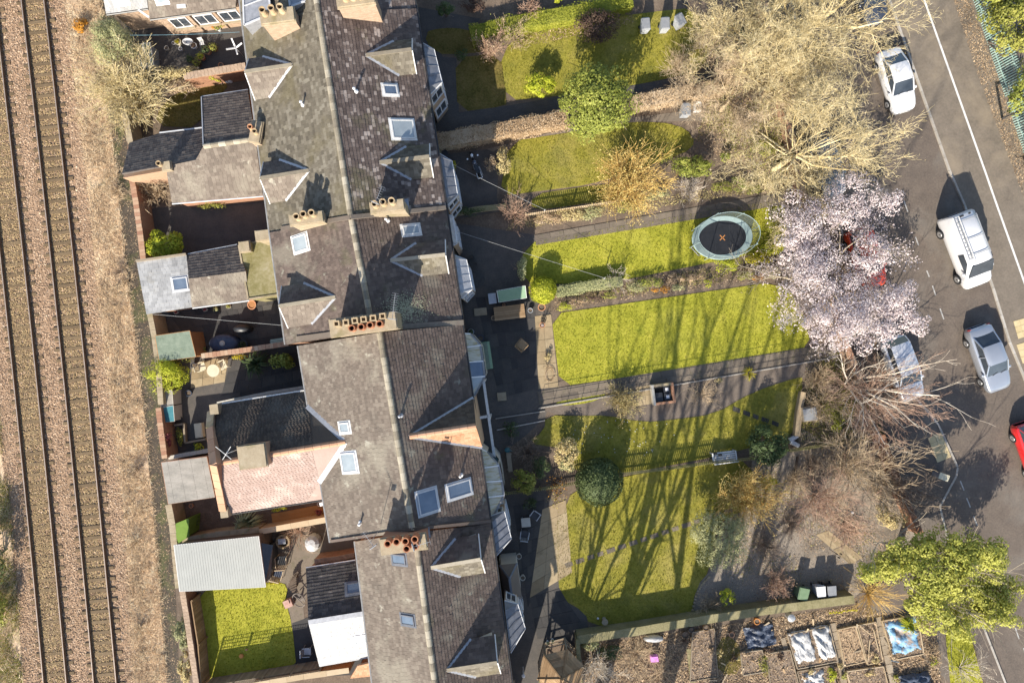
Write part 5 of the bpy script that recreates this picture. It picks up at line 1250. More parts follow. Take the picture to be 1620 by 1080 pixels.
# ------------------------------------------------------------------ rear wings
def wing(label, N, RG, S, zn, zr, zs, matn, mats, wall, name='rear_wing', ridge='ridge_tile', tw=.25, th=.21, diamond=False, edges=True):
    pn = Plane((*N[0], zn), (*RG[0], zr), (*RG[1], zr)); ps = Plane((*S[0], zs), (*RG[0], zr), (*RG[1], zr))
    n0, n1, r0, r1, s0, s1 = pn.pt(*N[0]), pn.pt(*N[1]), P(*RG[0], zr), P(*RG[1], zr), ps.pt(*S[0]), ps.pt(*S[1])
    t = thing(name, label, 'extension', Vector(((n0.x + s1.x) / 2, (n0.y + s1.y) / 2, 0)))
    gable_body(t, n0, n1, r0, r1, s0, s1, wall, inset=.18, drop=.2)
    roof_slope(t, [n0, r0, r1, n1], matn, tw=tw, th=th, diamond=diamond); roof_slope(t, [r0, s0, s1, r1], mats, tw=tw, th=th, diamond=diamond)
    if ridge: ridge_line(t, r0, r1, ridge)
    if edges:
        gutter(t, s0 - Vector((0, .05, .05)), s1 - Vector((0, .05, .05)), 'lead_white', .05); gutter(t, n0 + Vector((0, .05, -.05)), n1 + Vector((0, .05, -.05)), 'lead_white', .05)
    return t, pn, ps
# wing of the first house, brick wall and white windows towards the yard
pa = Plane((240, 30, 2.7), (372, 12, 2.7), (300, -60, 4.3))
x0 = thing('rear_wing', 'single-storey brick wing with grey slates, three white windows facing its yard', 'extension', P(300, 0, 0))
roof_slope(x0, [pa.pt(*q) for q in ((237, 30), (373, 12), (380, -80), (225, -80))], 'slate_lit')
pb = Plane((168, 22, 2.7), (233, 13, 2.7), (200, -60, 4.3))
roof_slope(x0, [pb.pt(*q) for q in ((168, 22), (234, 13), (226, -80), (150, -80))], 'slate_grey')
mb = MB(); k = [P(*q, 2.7) for q in ((243, 26), (375, 8), (385, -90), (235, -90))]; mb.prism([(p.x, p.y) for p in k], 0, 2.6); mb.build('wall', 'brick_pale', parent=x0)
mb = MB(); k = [P(*q, 2.7) for q in ((174, 18), (236, 10), (236, -90), (165, -90))]; mb.prism([(p.x, p.y) for p in k], 0, 2.6); mb.build('wall', 'brick_pale', parent=x0)
A_, B_ = P(243, 26, 2.7), P(375, 8, 2.7); dd = (B_ - A_); dd.z = 0; oo = Vector((dd.y, -dd.x, 0)).normalized()
for f, w_ in ((.22, 1.15), (.53, 1.25), (.83, 1.25)):
    c = A_.lerp(B_, f); wall_window(x0, (c.x, c.y, 1.55), oo, w_, 1.2, bars=1)
for f in (.39, .70): c = A_.lerp(B_, f) + oo * .06; mb = MB(); mb.tube((c.x, c.y, 0), (c.x, c.y, 2.6), .04, n=6); mb.build('drainpipe', 'wood_dark', parent=x0)
gutter(x0, pa.pt(237, 30) - Vector((0, .05, .05)), pa.pt(373, 12) - Vector((0, .05, .05)), 'gutter_black'); gutter(x0, pb.pt(168, 22) - Vector((0, .05, .05)), pb.pt(234, 13) - Vector((0, .05, .05)), 'gutter_black')
skylight(x0, pb, 191, 1, 9, 20, frame='white_plastic', glass='glass_pale'); skylight(x0, pa, 256, 0, 8, 16, frame='white_plastic', glass='glass_pale')
strip(x0, 'bargeboard', P(219, 16, 2.66), P(236, 28, 2.66), .12, 'white_plastic', .1); strip(x0, 'white_panel', pa.pt(280, 9, .05), pa.pt(294, 8, .05), .35, 'white_plastic', .03)
# L-shaped wing of the second house, sun and shade painted into its slopes
x1, pn1, ps1 = wing('low L-shaped wing, slates painted darker on the shaded slope and paler on the sunny one', [(319, 154), (392, 143)], [(322, 231), (404, 219)], [(272, 321), (416, 309)], 2.5, 4.1, 2.5, 'slate_dark', 'slate_lit', 'brick_mix')
po1 = Plane((206, 226, 2.3), (322, 203, 2.3), (193, 275, 3.6))
roof_slope(x1, [po1.pt(*q) for q in ((205, 226), (253, 211), (325, 203), (326, 250), (193, 275))], 'slate_dark')
mb = MB(); k = [P(*q, 2.5) for q in ((208, 232), (322, 208), (324, 262), (200, 284))]; mb.prism([(p.x, p.y) for p in k], 0, [2.1, 2.1, 2.9, 2.9]); mb.build('wall', 'brick_mix', parent=x1)
roof_slope(x1, [ps1.pt(*q) for q in ((262, 263), (324, 250), (322, 300), (272, 320))], 'slate_lit')
chimney(x1, (262, 262), (.5, .5), RZ, 2, 4.0, 'sandstone', [(250, 258)], 'pot_buff', .3, .15)
chimney(x1, (404, 208), (.6, 1.2), RZ - .3, 2, 6.2, 'brick_pale', [(395, 200, 'terracotta'), (402, 207, 'pot_buff')], 'pot_buff', .35, .14)
strip(x1, 'verge_trim', pn1.pt(319, 154, .04), pn1.pt(322, 231, .04), .06, 'lead_white'); strip(x1, 'verge_trim', po1.pt(253, 211, .05), po1.pt(320, 203, .05), .08, 'lead_white')
# grey wing of the third house
x2, pn2, ps2 = wing('wing with pale grey slated lean-to and square rooflight, mossy flat roof behind', [(297, 403), (375, 388)], [(298, 441), (389, 429)], [(304, 486), (394, 474)], 2.5, 3.3, 2.5, 'slate_dark', 'slate_lit', 'brick_mix', ridge=None)
pg = Plane((217, 413, 2.75), (294, 403, 2.75), (232, 497, 2.45))
roof_slope(x2, [pg.pt(*q) for q in ((216, 413), (295, 403), (304, 486), (232, 497))], 'slate_grey', tw=.3, th=.2)
mb = MB(); k = [P(*q, 2.5) for q in ((221, 418), (294, 408), (301, 482), (236, 492))]; mb.prism([(p.x, p.y) for p in k], 0, 2.4); mb.build('wall', 'brick_mix', parent=x2)
skylight(x2, pg, 286, 449, 20, 24, frame='lead_white', glass='glass_blue')
strip(x2, 'parapet', pg.pt(216, 413, .06), pg.pt(295, 402, .06), .14, 'wood_grey', .1)
mb = MB(); k = [P(*q, 3.0) for q in ((378, 388), (430, 378), (440, 466), (393, 473))]; mb.prism([(p.x, p.y) for p in k], 0, 3.0); fl = mb.build('flat_roof_block', 'moss_flat', parent=x2)
for i in range(4): mb = MB(); mb.beam(k[i] + Vector((0, 0, .03)), k[(i + 1) % 4] + Vector((0, 0, .03)), .1, .06); mb.build('flat_roof_edge', 'sandstone', parent=fl)
chimney(x2, (421, 371), (1.3, .55), RZ, 0, 5.0, 'sandstone', [], 'pot_buff'); chimney(x2, (386, 390), (.6, .6), RZ, 0, 3.7, 'mossy_wall', [])
# big clay-tiled wing of the gabled house
zr3 = pw3.pt(547, 699).z
x3 = thing('rear_wing', 'tall two-storey wing, one slope dark slates and the other pinkish clay tiles', 'extension', P(430, 715, 0))
pN = Plane((342, 641, 5.2), (341, 733, zr3), (547, 699, zr3)); pS = Plane((360, 812, 5.2), (341, 733, zr3), (547, 699, zr3))
roof_slope(x3, [pN.pt(*q) for q in ((342, 641), (341, 733), (547, 699), (487, 640), (484, 618))], 'clay_dark', diamond=True, tw=.2, th=.14)
roof_slope(x3, [pS.pt(*q) for q in ((341, 733), (547, 699), (506, 762), (513, 789), (362, 812))], 'clay_tile', diamond=True, tw=.2, th=.14)
n0, n1, s0, s1 = pN.pt(342, 641), pN.pt(486, 618), pS.pt(362, 812), pS.pt(513, 789); r0, r1 = P(341, 733, zr3), P(547, 699, zr3)
gable_body(x3, n0, n1, r0, r1 + (r0 - r1) * .2, s0, s1, 'brick_mix', inset=.15, drop=.3)
ridge_line(x3, r0, r1, 'ridge_clay')
strip(x3, 'valley_flashing', pN.pt(486, 643, .06), pN.pt(547, 699, .06), .28, 'lead'); strip(x3, 'valley_flashing', pS.pt(547, 699, .06), pS.pt(505, 762, .06), .3, 'lead_white')
chimney(x3, (398, 722), (1.5, 1.25), RZ, 4, zr3 + .75, 'brick_mix', [], cap=True)
gutter(x3, s0 - Vector((0, .05, .05)), s1 - Vector((0, .05, .05)), 'gutter_black'); gutter(x3, n0 + Vector((0, .05, -.05)), n1 + Vector((0, .05, -.05)), 'white_worn')
# raised gable parapet with clay coping
pp = [P(333, 650, 5.6), P(331, 676, 6.1), P(337, 735, zr3 + .75), P(345, 772, 6.3), P(352, 808, 5.7)]
for i in range(4):
    a, b = pp[i], pp[i + 1]; mb = MB(); mb.add([Vector((a.x - .12, a.y, 0)), Vector((b.x - .12, b.y, 0)), b - Vector((.12, 0, 0)), a - Vector((.12, 0, 0)), Vector((a.x + .2, a.y, 0)), Vector((b.x + .2, b.y, 0)), b + Vector((.2, 0, 0)), a + Vector((.2, 0, 0))], [(0, 1, 2, 3), (7, 6, 5, 4), (3, 2, 6, 7), (0, 3, 7, 4), (1, 5, 6, 2)]); g_ = mb.build('gable_parapet', 'brick_mix', parent=x3)
    for j in range(3): q0, q1 = a.lerp(b, j / 3), a.lerp(b, (j + .97) / 3); mb = MB(); mb.beam(q0 + Vector((.04, 0, .05)), q1 + Vector((.04, 0, .05)), .42, .08); mb.build('coping_tile', 'sandstone' if i == 0 else 'ridge_clay', parent=g_)
chimney(x3, (336, 648), (.5, .6), RZ, 0, 6.0, 'sandstone', [], cap=False); chimney(x3, (352, 812), (.45, .6), RZ, 0, 5.9, 'sandstone', [], cap=False)
mb = MB(); q = P(357, 718, zr3 + 1.6)
for a, b in (((341, 706), (366, 726)), ((365, 706), (352, 727))): mb.tube(P(*a, zr3 + 1.4), P(*b, zr3 + 1.4), .02, n=5)
mb.tube(q, q - Vector((0, 0, 1.9)), .02, n=5); mb.build('aerial', 'white_worn', parent=x3)
# black and white slated wing of the last house
x4, pn4, ps4 = wing('low wing, weathered black slates one side and white slates the other', [(484, 899), (562, 887)], [(488, 984), (576, 970)], [(505, 1052), (585, 1038)], 2.6, 4.0, 2.5, 'slate_black', 'slate_white', 'brick', ridge=None, tw=.3, th=.2)
skylight(x4, pn4, 561, 930, 15, 26, frame='lead_dark', glass='glass_blue'); skylight(x4, ps4, 572, 1009, 16, 26, frame='white_plastic', glass='glass_pale')
strip(x4, 'lead_ridge', P(488, 984, 4.06), P(576, 970, 4.06), .3, 'lead')
# porch roof in clay at the bottom edge
x5 = thing('rear_porch', 'small clay-tiled porch by the timber wall at the back of the last house', 'porch', P(572, 1062, 0))
pc = Plane((568, 1060, 2.4), (592, 1056, 2.4), (575, 1045, 3.0))
roof_slope(x5, [pc.pt(*q) for q in ((554, 1072), (594, 1068), (592, 1046), (566, 1052))], 'clay_orange')
mb = MB(); k = [P(*q, 2.0) for q in ((560, 1072), (596, 1068), (594, 1050), (568, 1056))]; mb.prism([(p.x, p.y) for p in k], 0, 1.9); mb.build('wall', 'brick', parent=x5)
# ------------------------------------------------------------------ outbuildings behind the houses
shed('grey felt flat-roofed outbuilding with seams beside the clay-tiled wing', [(255, 731), (327, 722), (340, 786), (266, 797)], 2.5, 2.4, 'felt_grey', 'brick_mix', name='outbuilding', cat='outbuilding', ribs=4)
shed('workshop with pale ribbed metal roof beside the small back lawn', [(275, 862), (409, 848), (420, 928), (284, 935)], 2.7, 2.5, 'metal_roof', 'wood_dark', name='workshop', cat='outbuilding', ribs=34, door='white_worn')
shed('small garden shed with mossy green felt roof and orange timber end', [(245, 531), (300, 523), (310, 564), (252, 572)], 2.1, 1.9, 'felt_green', 'wood_orange')
shed('low green glass cold frame under the conifer', [(214, 70), (237, 68), (243, 103), (222, 106)], 1.2, .9, 'felt_green', 'glass_pale', name='cold_frame', cat='cold frame', door='white_worn', ribs=3, ribm='white_worn')
shed('low teal-lidded storage box against the boundary wall', [(254, 645), (274, 641), (276, 666), (257, 668)], 1.25, 1.15, 'teal_board', 'render_wall', name='storage_box', cat='storage box')
shed('low pale roofed log store above the teal box', [(256, 620), (272, 617), (274, 641), (255, 644)], 1.3, 1.2, 'felt_grey', 'render_wall', name='log_store', cat='store')
shed('bright green painted panel lean-to by the yard corner', [(278, 828), (298, 820), (299, 848), (280, 860)], 1.8, 1.5, 'lime_board', 'lime_board', name='lean_to', cat='lean-to')
# boundary and party walls
wall_thing('boundary_wall', 'red brick back boundary wall beside the rounded laurel', [(207, 278), (214, 318), (220, 360), (226, 410)], 1.7, .3, 'brick_mix', 'brick_mix', courses=.24)
wall_thing('boundary_wall', 'low stone boundary wall behind the straw-coloured tree', [(192, 165), (200, 195), (206, 226)], 1.5, .3, 'sandstone', 'sandstone')
wall_thing('boundary_wall', 'buff boundary wall behind the green-roofed shed', [(236, 495), (244, 535), (250, 580), (254, 640)], 1.7, .3, 'sandstone', 'sandstone')
wall_thing('boundary_wall', 'brick boundary wall behind the teal storage box', [(250, 645), (254, 680), (260, 725)], 1.6, .3, 'brick_mix', 'brick_mix', courses=.24)
wall_thing('boundary_wall', 'buff boundary wall behind the metal-roofed workshop', [(266, 798), (272, 830), (276, 870), (282, 930)], 1.6, .35, 'sandstone', 'sandstone')
wall_thing('boundary_wall', 'ivy-clad brick boundary wall beside the small back lawn', [(288, 935), (296, 985), (304, 1040), (312, 1095)], 1.5, .3, 'brick', 'brick_pale', courses=.24)
wall_thing('yard_wall', 'brick wall topped with flower pots below the first yard', [(290, 121), (340, 112), (388, 104)], 1.7, .38, 'brick', 'brick_pale', courses=.24)
wall_thing('yard_wall', 'dark brick wall between the covered table and the white chairs', [(318, 563), (390, 553), (456, 543)], 1.6, .26, 'brick_mix', 'brick_mix', courses=.24)
wall_thing('yard_wall', 'white rendered wall beside the chequered wing', [(343, 638), (420, 622), (484, 612)], 2.2, .14, 'render_wall', 'render_wall')
wall_thing('yard_wall', 'pale wall with planting holes beside the ribbed metal roof', [(283, 858), (340, 848), (410, 840)], 1.3, .5, 'sandstone', 'sandstone')
wall_thing('yard_wall', 'timber-topped wall below the clay-tiled wing', [(410, 841), (460, 832), (516, 822)], 1.5, .3, 'wood_pale', 'wood_pale', courses=1.2)
wall_thing('yard_wall', 'low white wall below the crimson climber', [(266, 724), (300, 718), (330, 713)], 1.2, .18, 'render_wall', 'render_wall')
wall_thing('yard_wall', 'orange timber-boarded wall closing the small back lawn', [(400, 1084), (480, 1070), (552, 1060)], 1.6, .3, 'wood_orange', 'wood_pale', courses=1.2)
wall_thing('yard_wall', 'short brick pier wall beside the black slated wing', [(497, 888), (530, 884), (560, 878)], 1.5, .25, 'brick', 'brick_pale', courses=.24)
wall_thing('yard_wall', 'wall between the shaded yard and the chequered lawn of the second wing', [(205, 232), (207, 262)], 1.4, .25, 'brick_mix', 'brick_mix', courses=.24)
board_fence('board_fence', 'reddish panel fence leaning along the lawn edge by the ivy', [(302, 950), (313, 1020), (318, 1085)], 1.3, 'wood', bw=.2)
# trellis fence that throws the netted shadow on the small lawn
def trellis(label, a, b, h, mat='wood_grey'):
    A, B = P(*a, h), P(*b, h); A.z = B.z = 0; t = thing('trellis_fence', label, 'fence', A); d = B - A; L = d.length; n = int(L / .16)
    for i in range(max(2, int(L / 1.8) + 1)): m = max(2, int(L / 1.8) + 1); c = A + d * (i / (m - 1)); mb = MB(); mb.box((c.x, c.y, h / 2), (.08, .08, h)); mb.build('post', mat, parent=t)
    for i in range(n): c = A + d * ((i + .5) / n); mb = MB(); mb.box((c.x, c.y, h - .25), (.025, .012, .5), math.atan2(d.y, d.x)); mb.build('lath', mat, parent=t)
    for z in (h - .48, h - .33, h - .18, h - .03): mb = MB(); mb.beam(A + Vector((0, .014, z)), B + Vector((0, .014, z)), .012, .025); mb.build('cross_lath', mat, parent=t)
    bw = .14; nb = int(L / bw)
    for i in range(nb): c = A + d * ((i + .5) / nb); mb = MB(); mb.box((c.x, c.y, (h - .55) / 2), (bw - .01, .02, h - .55), math.atan2(d.y, d.x)); mb.build('board', mat, parent=t)
    return t
trellis('trellis-topped timber fence below the small back lawn', (318, 1092), (505, 1062), 1.75)
# ------------------------------------------------------------------ things in the back yards
G = 'pots in the first yard'
for i, (x, y, r, h, m, pl) in enumerate(((281, 66, .2, .35, 'leaf_yellow', ('leaf_yellow', 60, .2, .2)), (285, 77, .12, .25, 'white_plastic', None), (306, 72, .2, .3, 'white_plastic', ('leaf_purple', 60, .25, .3)), (318, 90, .22, .35, 'terracotta', ('leaf_lime', 110, .3, .4)), (274, 68, .1, .2, 'white_plastic', None), (327, 80, .24, .35, 'terracotta', ('leaf_dark', 140, .35, .45)), (338, 76, .2, .35, 'wood', ('leaf_olive', 140, .35, .4)), (349, 103, .17, .3, 'terracotta', None), (338, 41, .2, .3, 'terracotta', ('leaf_rust', 60, .25, .3)), (345, 45, .15, .28, 'white_plastic', ('leaf_green', 80, .28, .3)), (352, 38, .2, .3, 'terracotta', ('leaf_olive', 120, .35, .4)), (263, 76, .15, .25, 'render_wall', None), (300, 94, .2, .3, 'wood_dark', ('leaf_dark', 120, .35, .4)), (312, 100, .2, .3, 'wood_dark', ('leaf_olive', 120, .35, .4)))):
    pot(('yellow glazed pot', 'tiny white pot', 'white pot with purple plant', 'terracotta pot with lime plant', 'small white tub beside the yellow pot', 'large pot with dark bushy plant', 'wooden tub with olive plant', 'orange terracotta pot beside the wall end', 'terracotta pot with rusty plant below the windows', 'white pot with green plant below the windows', 'terracotta olive pot below the last window', 'pale pot beside the cold frame', 'dark tub with dark leaves', 'dark tub with olive leaves')[i] + ' in the paved yard of the brick wing', x, y, r, h, m if m in ('white_plastic', 'terracotta', 'wood', 'render_wall', 'wood_dark') else 'cream', pl, group=G, seed=i)
mb = MB(); c = P(297, 66, .35); mb.lathe((c.x, c.y, 0), [(.28, 0), (.33, .34), (.36, .35), (.36, .38), (.29, .38), (.25, .08), (.001, .07)], n=18, sx=1, sy=.62, close=False); tag(mb.build('wash_tub', 'white_plastic'), 'oval white plastic tub among the yard pots', 'tub')
garden_chair('small white stool frame beside the oval tub', 317, 66, .2, 'white_worn', s=.6, arms=False, name='stool')
c = P(369, 72, 1.9); t = thing('rotary_dryer', 'white folded rotary clothes dryer by the house wall', 'clothes dryer', (c.x, c.y, 0)); mb = MB(); mb.tube((c.x, c.y, 0), (c.x, c.y, 1.9), .025, n=6); mb.build('pole', 'galv', parent=t)
for a in (.4, 1.9, 3.5, 5.1): mb = MB(); mb.beam((c.x, c.y, 1.5), (c.x + math.cos(a) * .55, c.y + math.sin(a) * .55, 1.75), .09, .05); mb.build('arm', 'white_plastic', parent=t)
cable('blue washing line across the first yard', (206, 56, 2.2), (379, 51, 2.4), .12, .009, 'cyan_line', name='washing_line', cat='washing line')
cable('white washing line slung across the yard with the covered table', (241, 497, 2.3), (452, 515, 3.2), .15, .011, 'white_line', name='washing_line', cat='washing line')
t = MB(); 
for i in range(5): c = P(360 + R.uniform(-4, 4), 123 + R.uniform(-4, 5), .3); t.lathe(c - Vector((0, 0, .3)), [(.16, 0), (.22, .2), (.14, .4), (.03, .5)], n=8, sx=R.uniform(.7, 1.2))
tag(t.build('rubbish_sack', 'white_plastic'), 'crumpled white plastic sack below the brick wall', 'sack')
pot('wide terracotta bowl with bare earth near the house in the covered-table yard', 398, 482, .3, .3, 'terracotta', sx=.9, sy=1, name='planter', cat='planter', soil='wood_orange')
for i, (x, y, m, pl, l) in enumerate(((278, 493, 'render_wall', ('leaf_crimson', 40, .12, .15), 'pale pot with pink bloom under the grey lean-to'), (324, 489, 'render_wall', ('leaf_crimson', 40, .12, .15), 'pale pot with pink bloom under the pale slates'), (341, 489, 'green_bin', ('leaf_greygreen', 70, .2, .2), 'green pot with grey plant under the eaves'), (361, 484, 'cream', ('leaf_olive', 50, .15, .15), 'cream pot beside the wide bowl'))): pot(l, x, y, .15, .3, m, pl, seed=20 + i)
# covered table set
c = P(352, 543, .8); t = thing('covered_table', 'round garden table under a dark blue fitted cover', 'table', (c.x, c.y, 0)); mb = MB(); mb.lathe((c.x, c.y, 0), [(1.02, .02), (1.0, .3), (.95, .68), (.86, .78), (.4, .82), (.1, .84)], n=18, sx=1.0, sy=.62); mb.build('cover', 'navy_cover', parent=t, smooth=True); mb = MB(); mb.lathe((c.x, c.y, .8), [(.17, 0), (.19, .06), (.12, .12), (.03, .14)], n=12); mb.build('stone_weight', 'render_wall', parent=t)
pot('dark pot beside the orange shed end', 322, 552, .16, .3, 'black_plastic', ('leaf_olive', 60, .2, .25), seed=40); pot('tall dark planter beside the covered table', 384, 545, .3, .45, 'black_plastic', ('leaf_dark', 90, .3, .3), seed=41)
t = MB(); 
for i in range(5): t.beam(P(428, 538 + i * 2.2, .6 + .0), P(449, 535 + i * 2.2, .6), .07, .03)
for q in ((430, 540), (447, 537), (432, 546), (449, 543)): p_ = P(*q, .3); t.box((p_.x, p_.y, .3), (.05, .05, .58))
tag(t.build('slatted_bench', 'teal_fence'), 'small grey-green slatted bench by the house wall', 'bench')
c = P(380, 520, .9); t = thing('barbecue', 'hooded black barbecue under a sagging cover', 'barbecue', (c.x, c.y, 0)); mb = MB(); mb.lathe((c.x, c.y, 0), [(.5, 0), (.55, .5), (.45, .85), (.15, 1.0)], n=10, sx=1.1, sy=.6); mb.build('cover', 'black_plastic', parent=t, smooth=True)
# white garden set
round_table('round cream garden table between two cream chairs', 337, 586, .42, .72, 'cream', leg='cream')
garden_chair('cream plastic armchair on the wing side of the round cream table', 319, 580, 1.9, 'cream', 'cream chairs'); garden_chair('cream plastic armchair on the house side of the round cream table', 353, 577, -1.1, 'cream', 'cream chairs')
pot('small blue-grey pot near the yellow conifer', 298, 622, .2, .3, 'navy_cover', None); pot('dark pot behind the cream chairs', 306, 578, .17, .3, 'navy_cover', None); pot('black pot beside the pale log store', 277, 627, .18, .3, 'black_plastic', ('leaf_greygreen', 60, .2, .2), seed=43); pot('dark round pot beside the teal box', 283, 662, .18, .25, 'black_plastic', None)
mb = MB(); c = P(313, 681, .5); mb.box((c.x, c.y, .22), (.5, .95, .42), .12); mb.box((c.x, c.y, .44), (.36, .8, .03), .12); tag(mb.build('stone_trough', 'cream'), 'rectangular cream stone trough in the walled corner', 'trough')
t = MB(); 
for a, b in (((277, 672), (292, 670)), ((292, 670), (294, 700)), ((294, 700), (326, 694))): t.beam(P(*a, .25), P(*b, .25), .12, .3)
tag(t.build('raised_bed_edge', 'wood_grey'), 'timber edging of the corner planting bed', 'edging')
# yard under the clay wing
slab_grid('timber_deck', 'orange timber deck below the clay-tiled wing', [(430, 812), (512, 797), (516, 824), (434, 838)], 1, 7, 'deck_orange', .02, .1, gap=.006, slabname='plank')
pot('red-leaved pot against the house wall on the deck', 505, 810, .2, .35, 'terracotta', ('leaf_crimson', 90, .3, .35), seed=44)
for i, (x, y) in enumerate(((505, 797), (302, 800))): pot(('white bowl under the wall lamp', 'terracotta bowl in the gravel corner')[i], x, y, .14, .2, ('white_plastic', 'terracotta')[i])
t = MB(); c = P(512, 795, 3.0); t.beam(P(506, 798, 3.2), P(524, 792, 3.4), .22, .06); t.tube((c.x, c.y, 2.9), (c.x, c.y, 3.3), .03, n=6); tag(t.build('wall_lamp', 'white_plastic'), 'white bracket lamp on the house corner above the deck', 'lamp')
# patio by the workshop: covered round items, bench, fire pit
c = P(492, 861, .9); t = thing('covered_planter', 'rounded object under a crumpled white cover on the patio', 'covered planter', (c.x, c.y, 0)); mb = MB(); mb.lathe((c.x, c.y, 0), [(.5, .02), (.55, .3), (.5, .7), (.3, .9), (.05, .95)], n=11, sx=.95, sy=1.1); mb.build('cover', 'tarp_silver', parent=t)
c = P(447, 857, .35); t = thing('fire_pit', 'round stone fire pit with grey lid on the patio', 'fire pit', (c.x, c.y, 0)); mb = MB(); mb.lathe((c.x, c.y, 0), [(.48, 0), (.48, .33), (.36, .34), (.34, .05)], n=14, close=False); mb.build('ring', 'slab_sand', parent=t); mb = MB(); mb.box((c.x - .05, c.y + .05, .36), (.5, .36, .05), .1); mb.build('lid', 'grey_plastic', parent=t)
for i, (q, s) in enumerate((((428, 880), (.9, 1.7)),)):
    c = P(*q, .9); t = thing('glazed_lean_to', 'dark glazed lean-to frame at the end of the metal roof', 'lean-to', (c.x, c.y, 0)); mb = MB(); mb.slab([P(412, 858, 2.0), P(432, 862, 1.6), P(428, 915, 1.6), P(420, 920, 2.0)], .04); mb.build('glazing', 'glass', parent=t); mb = MB(); mb.box((c.x - .1, c.y, .7), (.6, 1.6, 1.4), .1); mb.build('cabinet', 'black_plastic', parent=t)
garden_chair('light timber deck chair frame beside the dark lean-to', 447, 886, 3.2, 'wood_pale', seatmat='black_plastic', s=1.3); garden_chair('second timber deck chair frame nearer the yellow flowers', 441, 905, 2.9, 'wood_pale', seatmat='navy_cover', s=1.25)
t = MB(); c = P(465, 922, .42); n = 10
for i in range(n): f = i / (n - 1) - .5; x = c.x + .25 * (f * f * 4) - .1; y = c.y + f * 1.3; t.box((x, y, .42), (.62 - abs(f) * .55, .11, .03), .5 + f * .3)
for f in (-.3, .3): t.box((c.x, c.y + f, .2), (.3, .06, .4), .3)
tag(t.build('curved_bench', 'wood_dark'), 'kidney-shaped dark slatted bench on the flagged patio', 'bench')
c = P(470, 952, .9); t = thing('wicker_chair', 'round hanging-style wicker chair frame on the patio', 'chair', (c.x, c.y, 0)); mb = MB(); pts = [Vector((c.x + .5 * math.cos(a), c.y + .5 * math.sin(a), .55 + .3 * math.sin(a + 1))) for a in np.linspace(0, 5.9, 16)]; mb.path(pts, .035, 6); mb.build('hoop', 'wicker', parent=t); mb = MB(); mb.lathe((c.x, c.y, 0), [(.35, 0), (.08, .05), (.06, .4)], n=10); mb.build('base', 'wicker', parent=t); mb = MB(); mb.tube((c.x - .3, c.y - .3, .5), (c.x + .3, c.y + .3, .55), .03, n=5); mb.tube((c.x + .3, c.y - .3, .5), (c.x - .3, c.y + .3, .55), .03, n=5); mb.build('cross_bar', 'wicker', parent=t)
t = MB(); c = P(455, 955, .5); t.box((c.x, c.y, .25), (.55, .5, .48), .4); t.box((c.x - .08, c.y + .1, .52), (.4, .3, .08), .4); tag(t.build('pouffe', 'cushion'), 'pinkish padded pouffe beside the wicker hoop chair', 'pouffe')
garden_chair('grey folding chair against the white slates', 486, 1030, 1.6, 'galv', seatmat='grey_plastic')
mb = MB(); c = P(382, 1037, .1); mb.lathe((c.x, c.y, 0), [(.02, .02), (.13, .05), (.16, .12), (.13, .19), (.02, .22)], n=12); tag(mb.build('ball', 'orange_paint'), 'orange play ball on the shaded back lawn', 'ball')
mb = MB(); c = P(390, 1027, .05); mb.box((c.x, c.y, .06), (.14, .1, .06), .4); tag(mb.build('toy_block', 'terracotta'), 'tiny orange toy near the play ball', 'toy')
# ------------------------------------------------------------------ boundaries of the front gardens
picket_fence('picket_fence', 'low weathered picket fence above the lavender border', [(832, 338), (905, 328), (990, 315)], .95, 'wood_pale')
picket_fence('picket_fence', 'mossy picket fence beside the white bench and clipped ball', [(855, 776), (930, 763), (985, 752), (1060, 743), (1130, 733), (1195, 727)], 1.0, 'fence_mossy')
picket_fence('picket_fence', 'short mossy picket fence beyond the dark round bush', [(1252, 715), (1330, 702)], 1.0, 'fence_mossy')
picket_fence('picket_fence', 'shaded mossy picket fence running to the glazed bay', [(800, 783), (855, 776)], 1.0, 'fence_mossy')
hedge('beech_hedge', 'brown-leaved beech hedge between house and green tree', [(690, 222), (780, 206), (900, 184)], 1.15, 1.2, 5200, .05, 'leaf_beech', 3)
hedge('beech_hedge', 'brown-leaved beech hedge beyond the green tree', [(1005, 160), (1080, 146), (1165, 130)], 1.1, 1.2, 3600, .05, 'leaf_beech', 4)
wall_thing('garden_wall', 'mossy retaining wall between the large lawn and allotments', [(914, 1012), (1010, 998), (1130, 978), (1240, 962), (1352, 948)], 1.15, .48, 'mossy_wall', 'mossy_wall', courses=.9)
wall_thing('garden_wall', 'mossy wall return beside the hexagonal gazebo', [(914, 1012), (917, 1060), (920, 1110)], 1.3, .2, 'mossy_wall', 'mossy_wall', courses=.9)
wall_thing('garden_wall', 'orange brick street wall beside the tan bare trees', [(1396, 688), (1412, 735), (1434, 790), (1458, 845)], 1.3, .3, 'brick', 'brick', courses=.24)
wall_thing('garden_wall', 'low brick street wall beneath the magnolia', [(1300, 430), (1330, 520), (1362, 600)], 1.2, .3, 'brick_mix', 'brick_mix', courses=.24)
wall_thing('garden_wall', 'low brick street wall beneath the golden bare trees', [(1205, -20), (1235, 120), (1262, 260), (1300, 430)], 1.2, .3, 'brick_mix', 'brick_mix', courses=.24)
wall_thing('garden_wall', 'short tan wall end beside the pale tarpaulined box', [(1272, 620), (1266, 650), (1262, 690)], .5, .35, 'wood_pale', None)
wall_thing('garden_wall', 'low stone wall end between shaded yard and red-stemmed shrub', [(700, 340), (760, 330), (800, 326)], .5, .3, 'sandstone', 'mossy_wall')
